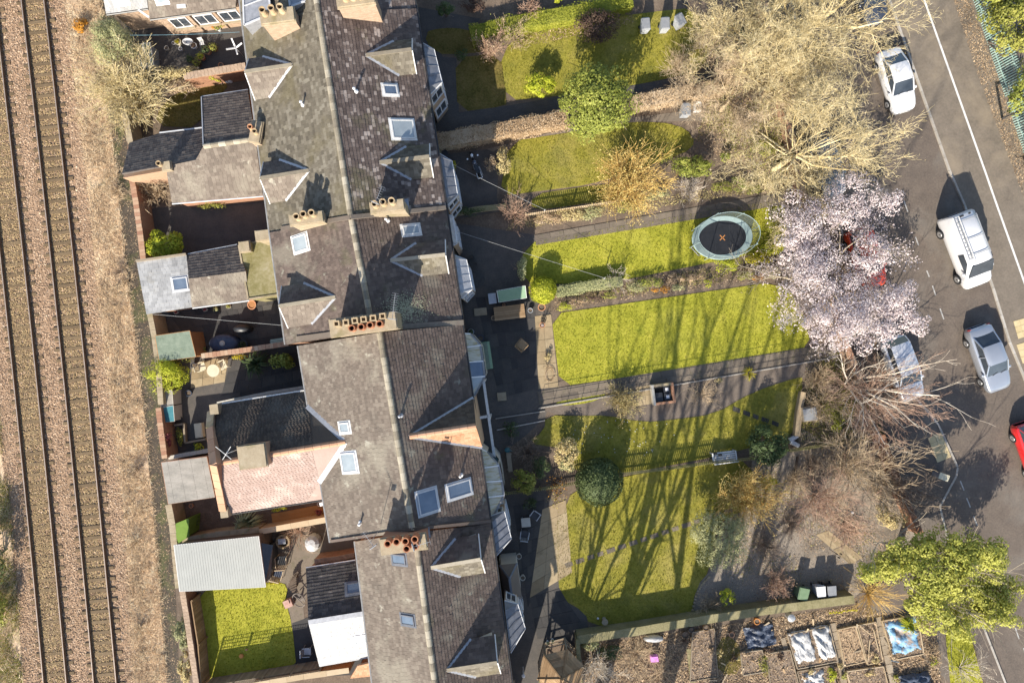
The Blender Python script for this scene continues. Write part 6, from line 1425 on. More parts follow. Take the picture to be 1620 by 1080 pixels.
# iron railing along the flagged path
A, B = P(852, 643), P(1325, 562); t = thing('iron_railing', 'thin dark iron railing along the flagged path between two lawns', 'railing', A); d = B - A
for i in range(22):
    c = A + d * (i / 21); mb = MB(); mb.box((c.x, c.y, .5), (.022, .022, 1.0)); mb.build('upright', 'iron', parent=t)
for z in (.3, .62, .98): mb = MB(); mb.beam(A + Vector((0, 0, z)), B + Vector((0, 0, z)), .018, .018); mb.build('rail', 'iron', parent=t)
mb = MB(); mb.beam(A + Vector((0, -.1, .04)), B + Vector((0, -.1, .04)), .1, .1); tag(mb.build('path_edging', 'kerb'), 'pale stone edging along the railing path', 'edging')
for (a, b, l) in (((710, 362, 3.2), (957, 440, 1.2), 'pale washing line over the shaded terrace and trampoline lawn'), ((712, 258, 3.2), (862, 332, 1.2), 'pale wire over the motorbike yard')): cable(l, a, b, .1, .009, post=True)
for (a, b, l) in (((784, 662), (862, 650), 'first of two pale edging strips near the balcony'), ((786, 680), (862, 665), 'second of two pale edging strips near the balcony')): mb = MB(); mb.beam(P(*a, .05), P(*b, .05), .07, .1); tag(mb.build('path_edging', 'kerb'), l, 'edging')
# ------------------------------------------------------------------ furniture and bins of the front gardens
G = 'grey bins by the upper lawn'
wheelie_bin('grey wheelie bin standing apart beside the upper lawn shadow', 1022, 38, .1, 'grey_plastic', 'grey_lid', group=G); wheelie_bin('grey wheelie bin in the middle of the earth patch', 1053, 37, .05, 'grey_plastic', 'grey_lid', group=G); wheelie_bin('grey wheelie bin turned askew under the golden twigs', 1077, 31, .5, 'grey_plastic', 'grey_lid', group=G)
wheelie_bin('pale grey wheelie bin beside the open crate', 1086, 173, 0, 'grey_plastic', 'grey_lid', s=1.1)
t = thing('crate', 'small open white-rimmed crate beside the pale bin', 'crate', P(1104, 168)); c = P(1104, 168, .4); mb = MB()
for dx, dy, sx, sy in ((-.2, 0, .05, .6), (.2, 0, .05, .6), (0, -.28, .36, .05), (0, .28, .36, .05)): mb.box((c.x + dx, c.y + dy, .22), (sx, sy, .44))
mb.build('sides', 'white_worn', parent=t); mb = MB(); mb.box((c.x, c.y, .1), (.34, .5, .1)); mb.build('contents', 'grey_plastic', parent=t)
t = thing('garden_table', 'narrow timber trestle table by the brown hedge', 'table', P(1062, 160)); c = P(1062, 160, .7); mb = MB(); mb.box((c.x, c.y, .7), (.8, .12, .04), .1); mb.build('table_top', 'wood_dark', parent=t)
for dx in (-.3, .3): mb = MB(); mb.box((c.x + dx, c.y, .34), (.05, .3, .68), .1); mb.build('leg', 'wood_dark', parent=t)
# sun-bleached white bench
c = P(1145, 722, .45); t = thing('garden_bench', 'weathered white slatted bench against the picket fence', 'bench', (c.x, c.y, 0)); yaw = .13; M = Matrix.Rotation(yaw, 3, 'Z'); f = lambda x, y, z: Vector((c.x, c.y, 0)) + M @ Vector((x, y, z))
for i in range(4): mb = MB(); mb.beam(f(-.78, .28 - i * .14, .44), f(.78, .28 - i * .14, .44), .1, .03); mb.build('seat_slat', 'white_worn', parent=t)
for i in range(17): x = -.74 + i * .0925; mb = MB(); mb.beam(f(x, -.24, .48), f(x, -.34, .88), .05, .02); mb.build('back_slat', 'white_worn', parent=t)
mb = MB(); mb.beam(f(-.8, -.35, .9), f(.8, -.35, .9), .05, .07); mb.build('back_rail', 'white_worn', parent=t)
for x in (-.77, .77):
    mb = MB(); mb.beam(f(x, .34, .65), f(x, -.3, .68), .07, .035); mb.build('armrest', 'white_worn', parent=t)
    for y in (-.27, .3): mb = MB(); mb.box(f(x, y, .31), (.06, .06, .62), yaw); mb.build('leg', 'white_worn', parent=t)
# bird on the bench: two black shapes seen on the seat
for i, (x, y) in enumerate(((1131, 717), (1139, 719))):
    p = P(x, y, .5); mb = MB(); mb.lathe((p.x, p.y, .46), [(.01, 0), (.06, .03), (.085, .09), (.05, .16), (.01, .18)], n=8, sx=1.7); o = mb.build('plant_saucer', 'black_plastic'); tag(o, ('small black saucer on the bench seat end', 'small black saucer nearer the bench middle')[i], 'saucer')
# brick box with dark trays
c = P(1050, 623, .7); t = thing('planter_box', 'square masonry box with black trays on the flagged path', 'planter', (c.x, c.y, 0)); rz = .13; M = Matrix.Rotation(rz, 3, 'Z'); f = lambda x, y, z: Vector((c.x, c.y, 0)) + M @ Vector((x, y, z))
for dx, dy, sx, sy, m in ((-.66, 0, .16, 1.36, 'render_wall'), (.66, 0, .16, 1.36, 'brick'), (0, .6, 1.16, .16, 'sandstone'), (0, -.6, 1.16, .16, 'brick')): mb = MB(); mb.box(f(dx, dy, .33), (sx, sy, .66), rz); mb.build('side', m, parent=t)
mb = MB(); mb.box(f(0, 0, .2), (1.16, 1.04, .1), rz); mb.build('base', 'soot', parent=t)
for dx, dy, sx, sy in ((-.28, -.2, .5, .6), (.3, .26, .46, .44), (.3, -.24, .46, .46)): mb = MB(); mb.box(f(dx, dy, .42), (sx, sy, .06), rz); o = mb.build('tray', 'black_plastic', parent=t)
for dy in (.26, -.24): mb = MB(); mb.box(f(.3, dy, .46), (.2, .2, .03), rz); mb.build('white_tag', 'white_plastic', parent=t)
slab_grid('patio_flags', 'small sandy flags beside the masonry box', [(1005, 612), (1032, 608), (1034, 638), (1010, 642)], 2, 2, 'slab_sand', .012, .03)
# terrace of the mid house
shed('long box with sloping grey-green lid on the shaded terrace', [(786, 460), (831, 452), (833, 471), (789, 478)], 1.25, 1.05, 'green_paint', 'white_worn', name='storage_box', cat='storage box', ribs=11, door='white_worn')
c = P(806, 494, .72); t = thing('garden_table', 'long brown slatted table on the shaded terrace', 'table', (c.x, c.y, 0)); yaw = .12; M = Matrix.Rotation(yaw, 3, 'Z'); f = lambda x, y, z: Vector((c.x, c.y, 0)) + M @ Vector((x, y, z))
for i in range(6): mb = MB(); mb.beam(f(-1.02, -.38 + i * .152, .72), f(1.02, -.38 + i * .152, .72), .14, .03); mb.build('slat', 'wood', parent=t)
for x in (-.9, .9):
    for y in (-.32, .32): mb = MB(); mb.box(f(x, y, .35), (.07, .07, .7), yaw); mb.build('leg', 'wood', parent=t)
mb = MB(); c = P(779, 472, .6); mb.box((c.x, c.y, .3), (.48, .65, .58), .12); mb.box((c.x, c.y, .61), (.52, .69, .04), .12); tag(mb.build('storage_box', 'grey_plastic'), 'small grey lidded box beside the long sloping box', 'storage box')
for x, y, r, h, m, pl, l in ((857, 486, .24, .4, 'terracotta', None, 'large dark-filled terracotta pot by the lime topiary'), (858, 514, .18, .35, 'terracotta', ('blossom', 20, .1, .1), 'terracotta pot with pale bloom on the sandy flags'), (839, 491, .16, .3, 'grey_plastic', None, 'grey bucket beside the slatted table'), (781, 503, .16, .3, 'wood_pale', None, 'pale tub beside the slatted table end'), (760, 535, .22, .35, 'navy_cover', None, 'dark blue pot near the bay corner'), (745, 525, .2, .3, 'grey_plastic', ('leaf_dark', 60, .2, .3), 'grey pot with dark plant at the bay corner'), (797, 482, .1, .2, 'terracotta', None, 'tiny pot behind the slatted table')): pot(l, x, y, r, h, m, pl)
round_table('dark round iron table by the grey zinc bay', 754, 442, .55, .72, 'iron', leg='iron'); garden_chair('dark iron chair by the grey zinc bay', 746, 414, .4, 'iron')
garden_chair('brown wooden chair askew on the shaded terrace', 826, 545, 2.4, 'wood', s=1.2); mb = MB(); c = P(760, 493, .2); mb.box((c.x, c.y, .05), (.85, .5, .1), .1); tag(mb.build('paving_slab', 'sandstone'), 'loose pale slab on the shaded terrace', 'slab'); mb = MB(); c = P(794, 627, .05); mb.box((c.x, c.y, .04), (.6, .55, .08), .1); tag(mb.build('inspection_cover', 'sandstone'), 'pale square inspection cover near the balcony', 'cover')
c = P(770, 562, 1.0); t = thing('planter_trough', 'long green painted trough against the upper glazed bay', 'planter', (c.x, c.y, 0)); mb = MB(); mb.box((c.x, c.y, .5), (.55, 1.8, .98), .14); mb.build('box', 'green_paint', parent=t); mb = MB(); mb.box((c.x - .02, c.y, 1.0), (.3, 1.7, .05), .14); mb.build('lid_panel', 'felt_green', parent=t)
mb = MB(); c = P(806, 731, .5); mb.box((c.x, c.y, .42), (.3, 1.3, .06), .13); mb.box((c.x, c.y + .5, .2), (.26, .08, .4), .13); mb.box((c.x, c.y - .5, .2), (.26, .08, .4), .13); tag(mb.build('plank_bench', 'wood_grey'), 'narrow plank bench in the shade of the balcony', 'bench')
mb = MB(); c = P(803, 712, .6); mb.lathe((c.x, c.y, 0), [(.12, 0), (.14, .45), (.16, .5), (.05, .62)], n=10, sx=1.3); mb.tube((c.x, c.y, .5), (c.x + .3, c.y - .03, .62), .03, n=6); tag(mb.build('watering_can', 'teal_board'), 'turquoise watering can beside the plank bench', 'watering can')
mb = MB(); c = P(870, 592, .1)
for k in range(3): mb.path([Vector((c.x + (.22 + .05 * k) * math.cos(a), c.y + (.4 + .06 * k) * math.sin(a), .06 + .03 * k)) for a in np.linspace(0, 6.0, 16)], .018, 5)
tag(mb.build('hosepipe', 'leaf_beech'), 'coiled pale hosepipe at the lawn edge', 'hosepipe')
mb = MB(); c = P(702, 243, .5); mb.path([Vector((c.x + .26 * math.cos(a), c.y + .26 * math.sin(a), .5)) for a in np.linspace(0, 6.283, 17)], .03, 5); mb.lathe((c.x, c.y, 0), [(.2, 0), (.26, .5)], n=12); tag(mb.build('water_butt', 'black_plastic'), 'black round water butt at the house corner by the motorbike', 'water butt')
mb = MB(); c = P(696, 140, .4); mb.box((c.x, c.y, .15), (.6, .45, .3), .6); mb.box((c.x + .15, c.y - .25, .3), (.4, .3, .3), .6); tag(mb.build('stone_step', 'sandstone'), 'stone steps below the upper bay window', 'step')
# terrace of the last house
mb = MB(); c = P(832, 826, .5); t = thing('garden_table', 'small square white table on the dark flags', 'table', (c.x, c.y, 0)); mb.box((c.x, c.y, .5), (.6, .6, .04), .1); mb.build('table_top', 'render_wall', parent=t)
for dx in (-.24, .24):
    for dy in (-.24, .24): mb = MB(); mb.box((c.x + dx, c.y + dy, .24), (.04, .04, .48)); mb.build('leg', 'galv', parent=t)
garden_chair('metal-framed chair beyond the small square table', 846, 815, -.6, 'galv', seatmat='black_plastic'); garden_chair('metal-framed chair below the small square table', 830, 845, 3.0, 'galv', seatmat='black_plastic')
pot('ring-rimmed pale pot by the porch', 821, 880, .17, .45, 'render_wall', None); pot('ring-rimmed pale pot past the porch', 827, 914, .17, .45, 'render_wall', None)
mb = MB(); c = P(802, 888, 1.0); mb.box((c.x, c.y, .5), (.95, .42, 1.0), .1); mb.box((c.x, c.y, 1.02), (1.0, .47, .05), .1); tag(mb.build('meter_cupboard', 'cream'), 'cream flat-topped cupboard beside the hipped porch', 'cupboard')
# hexagonal gazebo
c = P(884, 1040, 0); t = thing('gazebo', 'hexagonal timber gazebo with boarded roof at the lawn wall', 'gazebo', c); rr = 1.42; ang = .26
pt6 = [Vector((c.x + rr * math.cos(ang + i * 1.0472), c.y + rr * math.sin(ang + i * 1.0472), 0)) for i in range(6)]; apex = Vector((c.x, c.y, 2.9))
for i in range(6):
    p, q = pt6[i], pt6[(i + 1) % 6]; mb = MB(); mb.box((p.x, p.y, 1.05), (.1, .1, 2.1), ang + i); mb.build('post', 'wood_grey', parent=t)
    e0, e1 = Vector((p.x, p.y, 2.1)), Vector((q.x, q.y, 2.1)); e0 = c + (e0 - c) * 1.12; e1 = c + (e1 - c) * 1.12; e0.z = e1.z = 2.08
    n = 9
    for k in range(n):
        a0, a1 = k / n, (k + .94) / n; mb = MB(); mb.slab([e0.lerp(apex, a0), e1.lerp(apex, a0), e1.lerp(apex, a1), e0.lerp(apex, a1)], .02); mb.build('roof_board', 'wood', parent=t)
    mb = MB(); mb.beam(e0 + Vector((0, 0, .02)), apex + Vector((0, 0, .03)), .08, .05); mb.build('hip_board', 'wood', parent=t)
    for z in (.1, .5, .9): mb = MB(); mb.beam(p + Vector((0, 0, z)), q + Vector((0, 0, z)), .05, .07); mb.build('side_rail', 'wood_grey', parent=t)
    mb = MB(); mb.beam(p + Vector((0, 0, 2.03)), q + Vector((0, 0, 2.03)), .06, .1); mb.build('top_plate', 'wood_grey', parent=t)
mb = MB(); mb.lathe((c.x, c.y, 2.88), [(.1, 0), (.06, .08), (.01, .2)], n=6); mb.build('finial', 'wood', parent=t)
mb = MB(); mb.lathe((c.x, c.y, 0), [(rr * .98, .02), (rr * .98, .08)], n=6, ph=ang); mb.build('floor', 'wood_dark', parent=t)
for i, (x, y, l) in enumerate(((866, 1016, 'small white pot beside the gazebo rail'), (874, 1013, 'second small white pot beside the gazebo rail'))): pot(l, x, y, .1, .3, 'white_plastic', ('leaf_greygreen', 30, .12, .15), seed=60 + i)
mb = MB(); c = P(828, 1068, 1.2); mb.tube((c.x, c.y, 0), (c.x, c.y, 1.2), .03, n=6); mb.lathe((c.x, c.y, 1.15), [(.03, 0), (.12, .06), (.11, .16), (.02, .2)], n=10); tag(mb.build('garden_lamp', 'white_plastic'), 'small white globe lamp on a stake near the gazebo', 'lamp')
mb = MB(); c = P(957, 983, .5); mb.lathe((c.x, c.y, 0), [(.18, 0), (.07, .1), (.06, .45), (.2, .5), (.22, .55), (.1, .53)], n=10); tag(mb.build('bird_bath', 'sandstone'), 'small stone bird bath at the shaded lawn edge', 'bird bath')
mb = MB(); c = P(946, 978, .1); mb.lathe((c.x, c.y, 0), [(.02, .02), (.07, .05), (.08, .09), (.02, .16)], n=8); tag(mb.build('ball', 'white_plastic'), 'small white ball on the shaded lawn', 'ball')
# walled gravel garden
wheelie_bin('pale green wheelie bin in the wall shadow', 1272, 940, -.2, 'green_bin', 'green_bin', s=1.15); wheelie_bin('light grey wheelie bin with papers in the wall shadow', 1300, 936, .1, 'grey_plastic', 'white_plastic'); wheelie_bin('black wheelie bin with pale lid in the wall shadow', 1317, 935, .1, 'black_plastic', 'grey_lid')
mb = MB(); 
for i in range(4): c = P(1306 + R.uniform(-9, 9), 948 + R.uniform(-2, 2), .4); mb.lathe((c.x, c.y, 0), [(.16, 0), (.26, .2), (.14, .42), (.02, .5)], n=7, sx=R.uniform(.8, 1.3))
tag(mb.build('rubbish_sack', 'grey_lid'), 'crumpled pale sacks heaped below the grey bin', 'sack')
t = thing('edging_stones', 'curved row of rounded stones at the lawn end', 'edging', P(1105, 950))
for i, q in enumerate(smoothline([(1094, 980, 0), (1098, 955, 0), (1104, 936, 0), (1112, 922, 0), (1122, 912, 0)], 2)):
    c = P(q.x, q.y, .06); mb = MB(); mb.lathe((c.x, c.y, 0), [(.05, 0), (.1, .05), (.07, .11), (.01, .13)], n=7, sx=R.uniform(.8, 1.3)); mb.build('stone', 'sandstone', parent=t)
c = P(1312, 868, 0); t = thing('bird_feeder', 'thin dark bird feeder pole in the gravel garden', 'bird feeder', c); mb = MB(); mb.tube(c, c + Vector((0, 0, 1.5)), .018, n=5); mb.build('pole', 'iron', parent=t)
for a in (.5, 2.6, 4.7): mb = MB(); e = c + Vector((math.cos(a) * .16, math.sin(a) * .16, 1.5)); mb.tube(c + Vector((0, 0, 1.45)), e, .01, n=4); mb.lathe(e - Vector((0, 0, .28)), [(.04, 0), (.05, .2), (.02, .26)], n=7); mb.build('feeder', 'iron', parent=t)
mb = MB(); c = P(1349, 810, .1); mb.lathe((c.x, c.y, 0), [(.1, 0), (.12, .08), (.03, .16)], n=9); tag(mb.build('pebble', 'white_plastic'), 'single white pebble ornament on the gravel', 'ornament')
slab_grid('patio_flags', 'sandy flags set into the gravel garden', [(1290, 845), (1310, 838), (1365, 882), (1345, 893)], 4, 2, 'slab_sand', .012, .02, gap=.03)
mb = MB(); mb.beam(P(1262, 722, .1), P(1252, 785, .1), .1, .16); tag(mb.build('timber_edging', 'wood_dark'), 'dark timber edging across the gravel', 'edging')
# far garden end: boxes, logs
c = P(1282, 655, .8); t = thing('compost_box', 'garden box with pale blue-grey lid under the bare tree', 'box', (c.x, c.y, 0)); mb = MB(); mb.box((c.x, c.y, .38), (.9, .95, .74), .1); mb.build('box', 'wood_grey', parent=t); mb = MB(); mb.slab([P(1270, 648, .85), P(1291, 644, .8), P(1294, 663, .78), P(1273, 666, .83)], .03); mb.build('lid', 'grey_lid', parent=t)
for i, (x, y, a, l) in enumerate(((1256, 693, .6, 'grey weathered log leaning on its neighbour by the dark bush'), (1258, 702, -.5, 'grey weathered log lying below the other by the dark bush'))):
    c = P(x, y, .3); mb = MB(); d_ = Vector((math.cos(a), math.sin(a), 0)); mb.tube(Vector((c.x, c.y, .18)) - d_ * .3, Vector((c.x, c.y, .25)) + d_ * .3, .17, .14, 9); tag(mb.build('log', 'lead_white'), l, 'log')
slab_grid('patio_flags', 'mossy stone slabs under the bare tree by the far box', [(1258, 670), (1290, 690), (1292, 705), (1262, 708)], 2, 2, 'slab', .012, .05, gap=.02)
# ------------------------------------------------------------------ trampoline
c = P(1143, 376, .9); c.z = 0; t = thing('trampoline', 'large oval trampoline with safety net and orange cross on its mat', 'trampoline', c); rx, ry, rz = 1.98, 1.42, .1; M = Matrix.Rotation(rz, 3, 'Z')
E = lambda r, a, z: c + M @ Vector((rx * r * math.cos(a), ry * r * math.sin(a), z)); n = 40
mb = MB(); vs = [E(.80, 6.2832 * i / n, .88) for i in range(n)]; mb.add(vs, [tuple(range(n))]); mb.build('jumping_mat', 'tramp_mat', parent=t)
mb = MB(); vs = [E(.79, 6.2832 * i / n, .90) for i in range(n)] + [E(1.0, 6.2832 * i / n, .93) for i in range(n)] + [E(1.02, 6.2832 * i / n, .86) for i in range(n)]
mb.add(vs, [(k * n + i, (k + 1) * n + i, (k + 1) * n + (i + 1) % n, k * n + (i + 1) % n) for k in (0, 1) for i in range(n)]); mb.build('edge_pad', 'tramp_pad', parent=t)
mb = MB(); mb.path([E(1.0, 6.2832 * i / n, .84) for i in range(n + 1)], .03, 6); mb.build('frame_ring', 'galv', parent=t)
mb = MB(); vs = [E(.99, 6.2832 * i / n, .93) for i in range(n)] + [E(1.0, 6.2832 * i / n, 2.35) for i in range(n)]; mb.add(vs, [(i, (i + 1) % n, n + (i + 1) % n, n + i) for i in range(n)]); mb.build('safety_net', 'net', parent=t)
mb = MB(); mb.path([E(1.0, 6.2832 * i / n, 2.35) for i in range(n + 1)], .02, 5); mb.build('net_rim', 'tramp_pad', parent=t)
for i in range(8):
    a = 6.2832 * (i + .3) / 8; mb = MB(); mb.path([E(1.03, a, 0), E(1.05, a, 1.6), E(1.06, a, 2.2), E(1.0, a, 2.45)], .025, 6); mb.build('net_pole', 'tramp_pad', parent=t)
    if i % 2 == 0: mb = MB(); mb.path([E(.98, a, .86), E(.98, a, .04), E(.98, a + .5, .04), E(.98, a + .5, .86)], .025, 6); mb.build('leg', 'galv', parent=t)
for k in (-1, 1): mb = MB(); p = E(0, 0, .889); s = .17; mb.beam(p + Vector((-s, -s * k, 0)), p + Vector((s, s * k, 0)), .05, .004); mb.build('cross_mark', 'orange_paint', parent=t); p.z += .003
for x in (-.55, .45): mb = MB(); mb.beam(E(x, 1.57, .884) if False else c + M @ Vector((x, -ry * .75, .884)), c + M @ Vector((x + .1, ry * .75, .884)), .025, .003); mb.build('mat_seam', 'black_plastic', parent=t)
# ------------------------------------------------------------------ motorbike
c = P(752, 262, .5); c.z = 0; t = thing('motorbike', 'parked dark motorbike on the shaded yard', 'motorbike', c); a = math.atan2(-(284 - 240), (760 - 743)); M = Matrix.Rotation(a + math.pi, 3, 'Z'); f = lambda x, y, z: c + M @ Vector((x, y, z))
for x in (-.7, .72):
    mb = MB(); pts = [f(x + .25 * math.cos(q), 0, .31 + .25 * math.sin(q)) for q in np.linspace(0, 6.283, 17)]; mb.path(pts, .06, 6); w = mb.build('wheel', 'tyre', parent=t); mb = MB(); mb.tube(f(x, -.03, .31), f(x, .03, .31), .2, n=12); mb.build('rim', 'rim', parent=w)
mb = MB(); mb.lathe(f(.15, 0, .68), [(.02, 0), (.17, .05), (.2, .14), (.13, .25), (.02, .28)], n=10, sx=1.0); mb.build('fuel_tank', 'car_dark', parent=t, smooth=True)
mb = MB(); mb.slab([f(-.05, -.14, .82), f(-.05, .14, .82), f(-.62, .11, .88), f(-.62, -.11, .88)], .1); mb.build('seat', 'black_plastic', parent=t)
mb = MB(); mb.box(f(.05, 0, .42), (.5, .3, .35), a); mb.build('engine', 'rim', parent=t)
mb = MB(); mb.tube(f(.72, -.06, .31), f(.45, -.06, .95), .025, n=6); mb.tube(f(.72, .06, .31), f(.45, .06, .95), .025, n=6); mb.build('fork', 'rim', parent=t)
mb = MB(); mb.path([f(.3, -.38, .98), f(.45, -.1, 1.0), f(.45, .1, 1.0), f(.3, .38, .98)], .02, 5); mb.build('handlebar', 'black_plastic', parent=t)
for y in (-.3, .3): mb = MB(); mb.tube(f(.42, y, .98), f(.42, y * 1.15, 1.12), .01, n=4); mb.lathe(f(.42, y * 1.2, 1.1), [(.05, 0), (.06, .03), (.02, .05)], n=8); mb.build('mirror', 'headlamp', parent=t)
mb = MB(); mb.lathe(f(.6, 0, .82), [(.03, 0), (.1, .06), (.1, .16), (.03, .2)], n=10); mb.build('headlight', 'headlamp', parent=t)
mb = MB(); mb.path([f(-.6, -.13, .86), f(-1.0, -.15, .92), f(-1.0, .15, .92), f(-.6, .13, .86)], .02, 5); mb.build('luggage_rack', 'white_plastic', parent=t)
mb = MB(); mb.tube(f(-.1, -.2, .3), f(-.75, -.22, .42), .05, .06, 8); mb.build('exhaust', 'rim', parent=t); mb = MB(); mb.tube(f(-.05, .1, .3), f(-.1, .33, .0), .015, n=5); mb.build('side_stand', 'iron', parent=t)
# ------------------------------------------------------------------ vehicles
def car(label, px, py, yaw, L, W, Hh, paint, kind='hatch', name='parked_car', group='cars parked along the road', zoff=.006):
    c = P(px, py, .8); base = Vector((c.x, c.y, zoff)); t = thing(name, label, 'van' if kind == 'van' else 'car', base, group)
    M = Matrix.Rotation(yaw, 3, 'Z'); f = lambda x, y, z: base + M @ Vector((x * L, y * W / 2, z * Hh))
    if kind == 'van':
        st = [(-.5, .78, .86), (-.495, .90, .90), (-.47, .985, .93), (-.2, 1.0, .94), (.1, 1.0, .94), (.17, .985, .93), (.2, .95, .925), (.345, .61, .92), (.36, .575, .96), (.43, .53, .93), (.47, .48, .86), (.492, .40, .76), (.5, .30, .68)]
    elif kind == 'saloon':
        st = [(-.5, .46, .70), (-.49, .58, .80), (-.46, .645, .90), (-.36, .665, .96), (-.2, .66, .99), (0, .655, 1.0), (.16, .655, .99), (.24, .63, .98), (.36, .575, .95), (.44, .52, .88), (.48, .46, .78), (.5, .36, .66)]
    else:
        st = [(-.5, .48, .74), (-.49, .60, .84), (-.46, .655, .92), (-.36, .66, .97), (-.2, .66, .99), (0, .655, 1.0), (.16, .65, .99), (.25, .635, .98), (.36, .59, .95), (.44, .54, .88), (.48, .48, .78), (.5, .36, .68)]
    V = []; rings = 9
    for x, zt, w in st:
        top_in = .86 if kind != 'van' or zt < .8 else .80
        sh = zt - .03 if zt < .8 else zt - .16
        half = [(w * .86, .13), (w * .97, .20), (w, .36), (w * .99, min(.52, sh - .04)), (w * .965, sh), (w * top_in, zt - .004 if zt < .8 else zt - .02), (w * .5, zt + .012), (0, zt + .018)]
        V.append([f(x, y, z) for y, z in half] + [f(x, -y, z) for y, z in half[-2::-1]])
    n = len(V[0]); mb = MB(); flat = [p for r in V for p in r]; fs = []
    for i in range(len(V) - 1):
        for j in range(n - 1): fs.append((i * n + j, i * n + j + 1, (i + 1) * n + j + 1, (i + 1) * n + j))
        fs.append((i * n + n - 1, i * n, (i + 1) * n, (i + 1) * n + n - 1))
    fs.append(tuple(range(n))); fs.append(tuple(range((len(V) - 1) * n + n - 1, (len(V) - 1) * n - 1, -1)))
    mb.add(flat, fs); body = mb.build('body', paint, parent=t, smooth=True)
    def panel(nm, pts, mat, par=None, th=.02):
        mb = MB(); mb.slab([f(*p) for p in pts], th); return mb.build(nm, mat, parent=par or t)
    if kind == 'van':
        panel('windscreen', [(.207, -.76, .99), (.207, .76, .99), (.348, .86, .675), (.348, -.86, .675)], 'glass', th=.05)
        for s in (-1, 1):
            mb = MB(); mb.add([f(.02, s * .925, .88), f(.16, s * .925, .88), f(.30, s * .94, .62), (f(.02, s * .955, .62)), f(.02, s * .915, .88), f(.16, s * .915, .88), f(.30, s * .93, .62), f(.02, s * .945, .62)], [(0, 1, 2, 3), (7, 6, 5, 4), (0, 4, 5, 1), (1, 5, 6, 2), (2, 6, 7, 3), (3, 7, 4, 0)]); mb.build('side_window', 'glass', parent=t)
            mb = MB(); mb.beam(f(-.43, s * .66, 1.04), f(.1, s * .66, 1.04), .035, .05); mb.build('roof_rail', 'galv', parent=t)
        for x in (-.4, -.15, .06): mb = MB(); mb.beam(f(x, -.7, 1.05), f(x, .7, 1.05), .04, .03); mb.build('roof_bar', 'galv', parent=t)
        for x, y in ((-.46, .3), (-.46, -.2), (-.46, -.35)): panel('roof_vent', [(x - .012, y - .08, 1.006), (x + .012, y - .08, 1.006), (x + .012, y + .08, 1.006), (x - .012, y + .08, 1.006)], 'gutter_black')
        panel('badge', [(.455, -.09, .515), (.47, -.09, .50), (.47, .09, .50), (.455, .09, .515)], 'lead')
    else:
        # glasshouse: belt outline and roof outline
        rb, rf_, rr, fb = ((-.46, -.36, -.2, .23) if kind != 'saloon' else (-.43, 0, -.24, .22))
        if kind == 'saloon': b_ = dict(rb=-.38, rr=-.2, rf=.06, fb=.235)
        else: b_ = dict(rb=-.475, rr=-.38, rf=.07, fb=.25)
        zb, zr = .655, .985; wb, wr = .93, .74
        F_ = [(b_['fb'], zb - .015, wb * .93), (b_['rf'], zr - .015, wr), (b_['rr'], zr - .02, wr * .96), (b_['rb'], zb, wb * .86)]
        mb = MB(); vs = [f(x, s * w, z) for x, z, w in F_ for s in (-1, 1)]
        # front glass 0-3, side quads, rear glass
        mb.add(vs, [(0, 1, 3, 2), (2, 3, 5, 4), (4, 5, 7, 6), (0, 2, 4, 6), (7, 5, 3, 1)]); mb.build('windows', 'glass', parent=t)
        # roof panel with crown
        rp = [(b_['rf'] + .012, zr - .03, wr + .03), (b_['rf'] - .03, zr + .005, wr + .02), ((b_['rf'] + b_['rr']) / 2, zr + .022, wr + .02), (b_['rr'] + .03, zr, wr), (b_['rr'] - .015, zr - .03, wr - .02)]
        mb = MB(); vs = []
        for x, z, w in rp: vs += [f(x, -w, z - .025), f(x, -w * .93, z), f(x, -w * .45, z + .012), f(x, 0, z + .016), f(x, w * .45, z + .012), f(x, w * .93, z), f(x, w, z - .025)]
        mb.add(vs, [(i * 7 + j, i * 7 + j + 1, (i + 1) * 7 + j + 1, (i + 1) * 7 + j) for i in range(4) for j in range(6)]); mb.build('roof', paint, parent=t, smooth=True)
        for s in (-1, 1):
            mb = MB()
            for (x0, z0, w0), (x1, z1, w1) in ((F_[0], F_[1]), (F_[3], F_[2])): mb.beam(f(x0, s * w0, z0), f(x1, s * w1, z1), .075, .05)
            mb.beam(f((b_['fb'] + b_['rb']) / 2, s * .925, zb), f((b_['rf'] + b_['rr']) / 2, s * wr, zr - .02), .06, .03); mb.build('pillar', paint, parent=t)
            mb = MB(); mb.beam(f(b_['rf'], s * (wr + .01), zr - .02), f(b_['rr'], s * (wr * .97), zr - .02), .05, .05); mb.build('roof_rail', paint, parent=t)
        panel('rear_plinth', [(b_['rb'] - .0, -.3, .62), (b_['rb'] - .0, .3, .62), (b_['rb'] + .012, .3, .63), (b_['rb'] + .012, -.3, .63)], 'gutter_black')
    fx = .19 if kind != 'van' else .28
    for s in (-1, 1):
        mb = MB(); p = f(fx, s * 1.06, .63 if kind != 'van' else .62); mb.lathe(p - Vector((0, 0, .07)), [(.03, 0), (.09, .03), (.1, .1), (.05, .15)], n=8); mb.tube(f(fx, s * .92, .63), f(fx, s * 1.04, .63), .025, n=5); mb.build('wing_mirror', paint, parent=t)
        for x in (-.30 if kind != 'van' else -.31, .31 if kind != 'van' else .335):
            rad = .31 if kind != 'van' else .34; mb = MB(); a, b = base + M @ Vector((x * L, s * (W / 2 - .19), rad)), base + M @ Vector((x * L, s * (W / 2 + .012), rad)); mb.tube(a, b, rad, n=18); w = mb.build('wheel', 'tyre', parent=t)
            mb = MB(); mb.tube(b - (b - a).normalized() * .02, b + (b - a).normalized() * .012, rad * .66, rad * .6, n=14); mb.build('rim', 'rim', parent=w)
            mb = MB(); mb.tube(b, b + (b - a).normalized() * .02, rad * .15, n=8); mb.build('hub', 'iron', parent=w)
        zl = .44 if kind != 'van' else .40
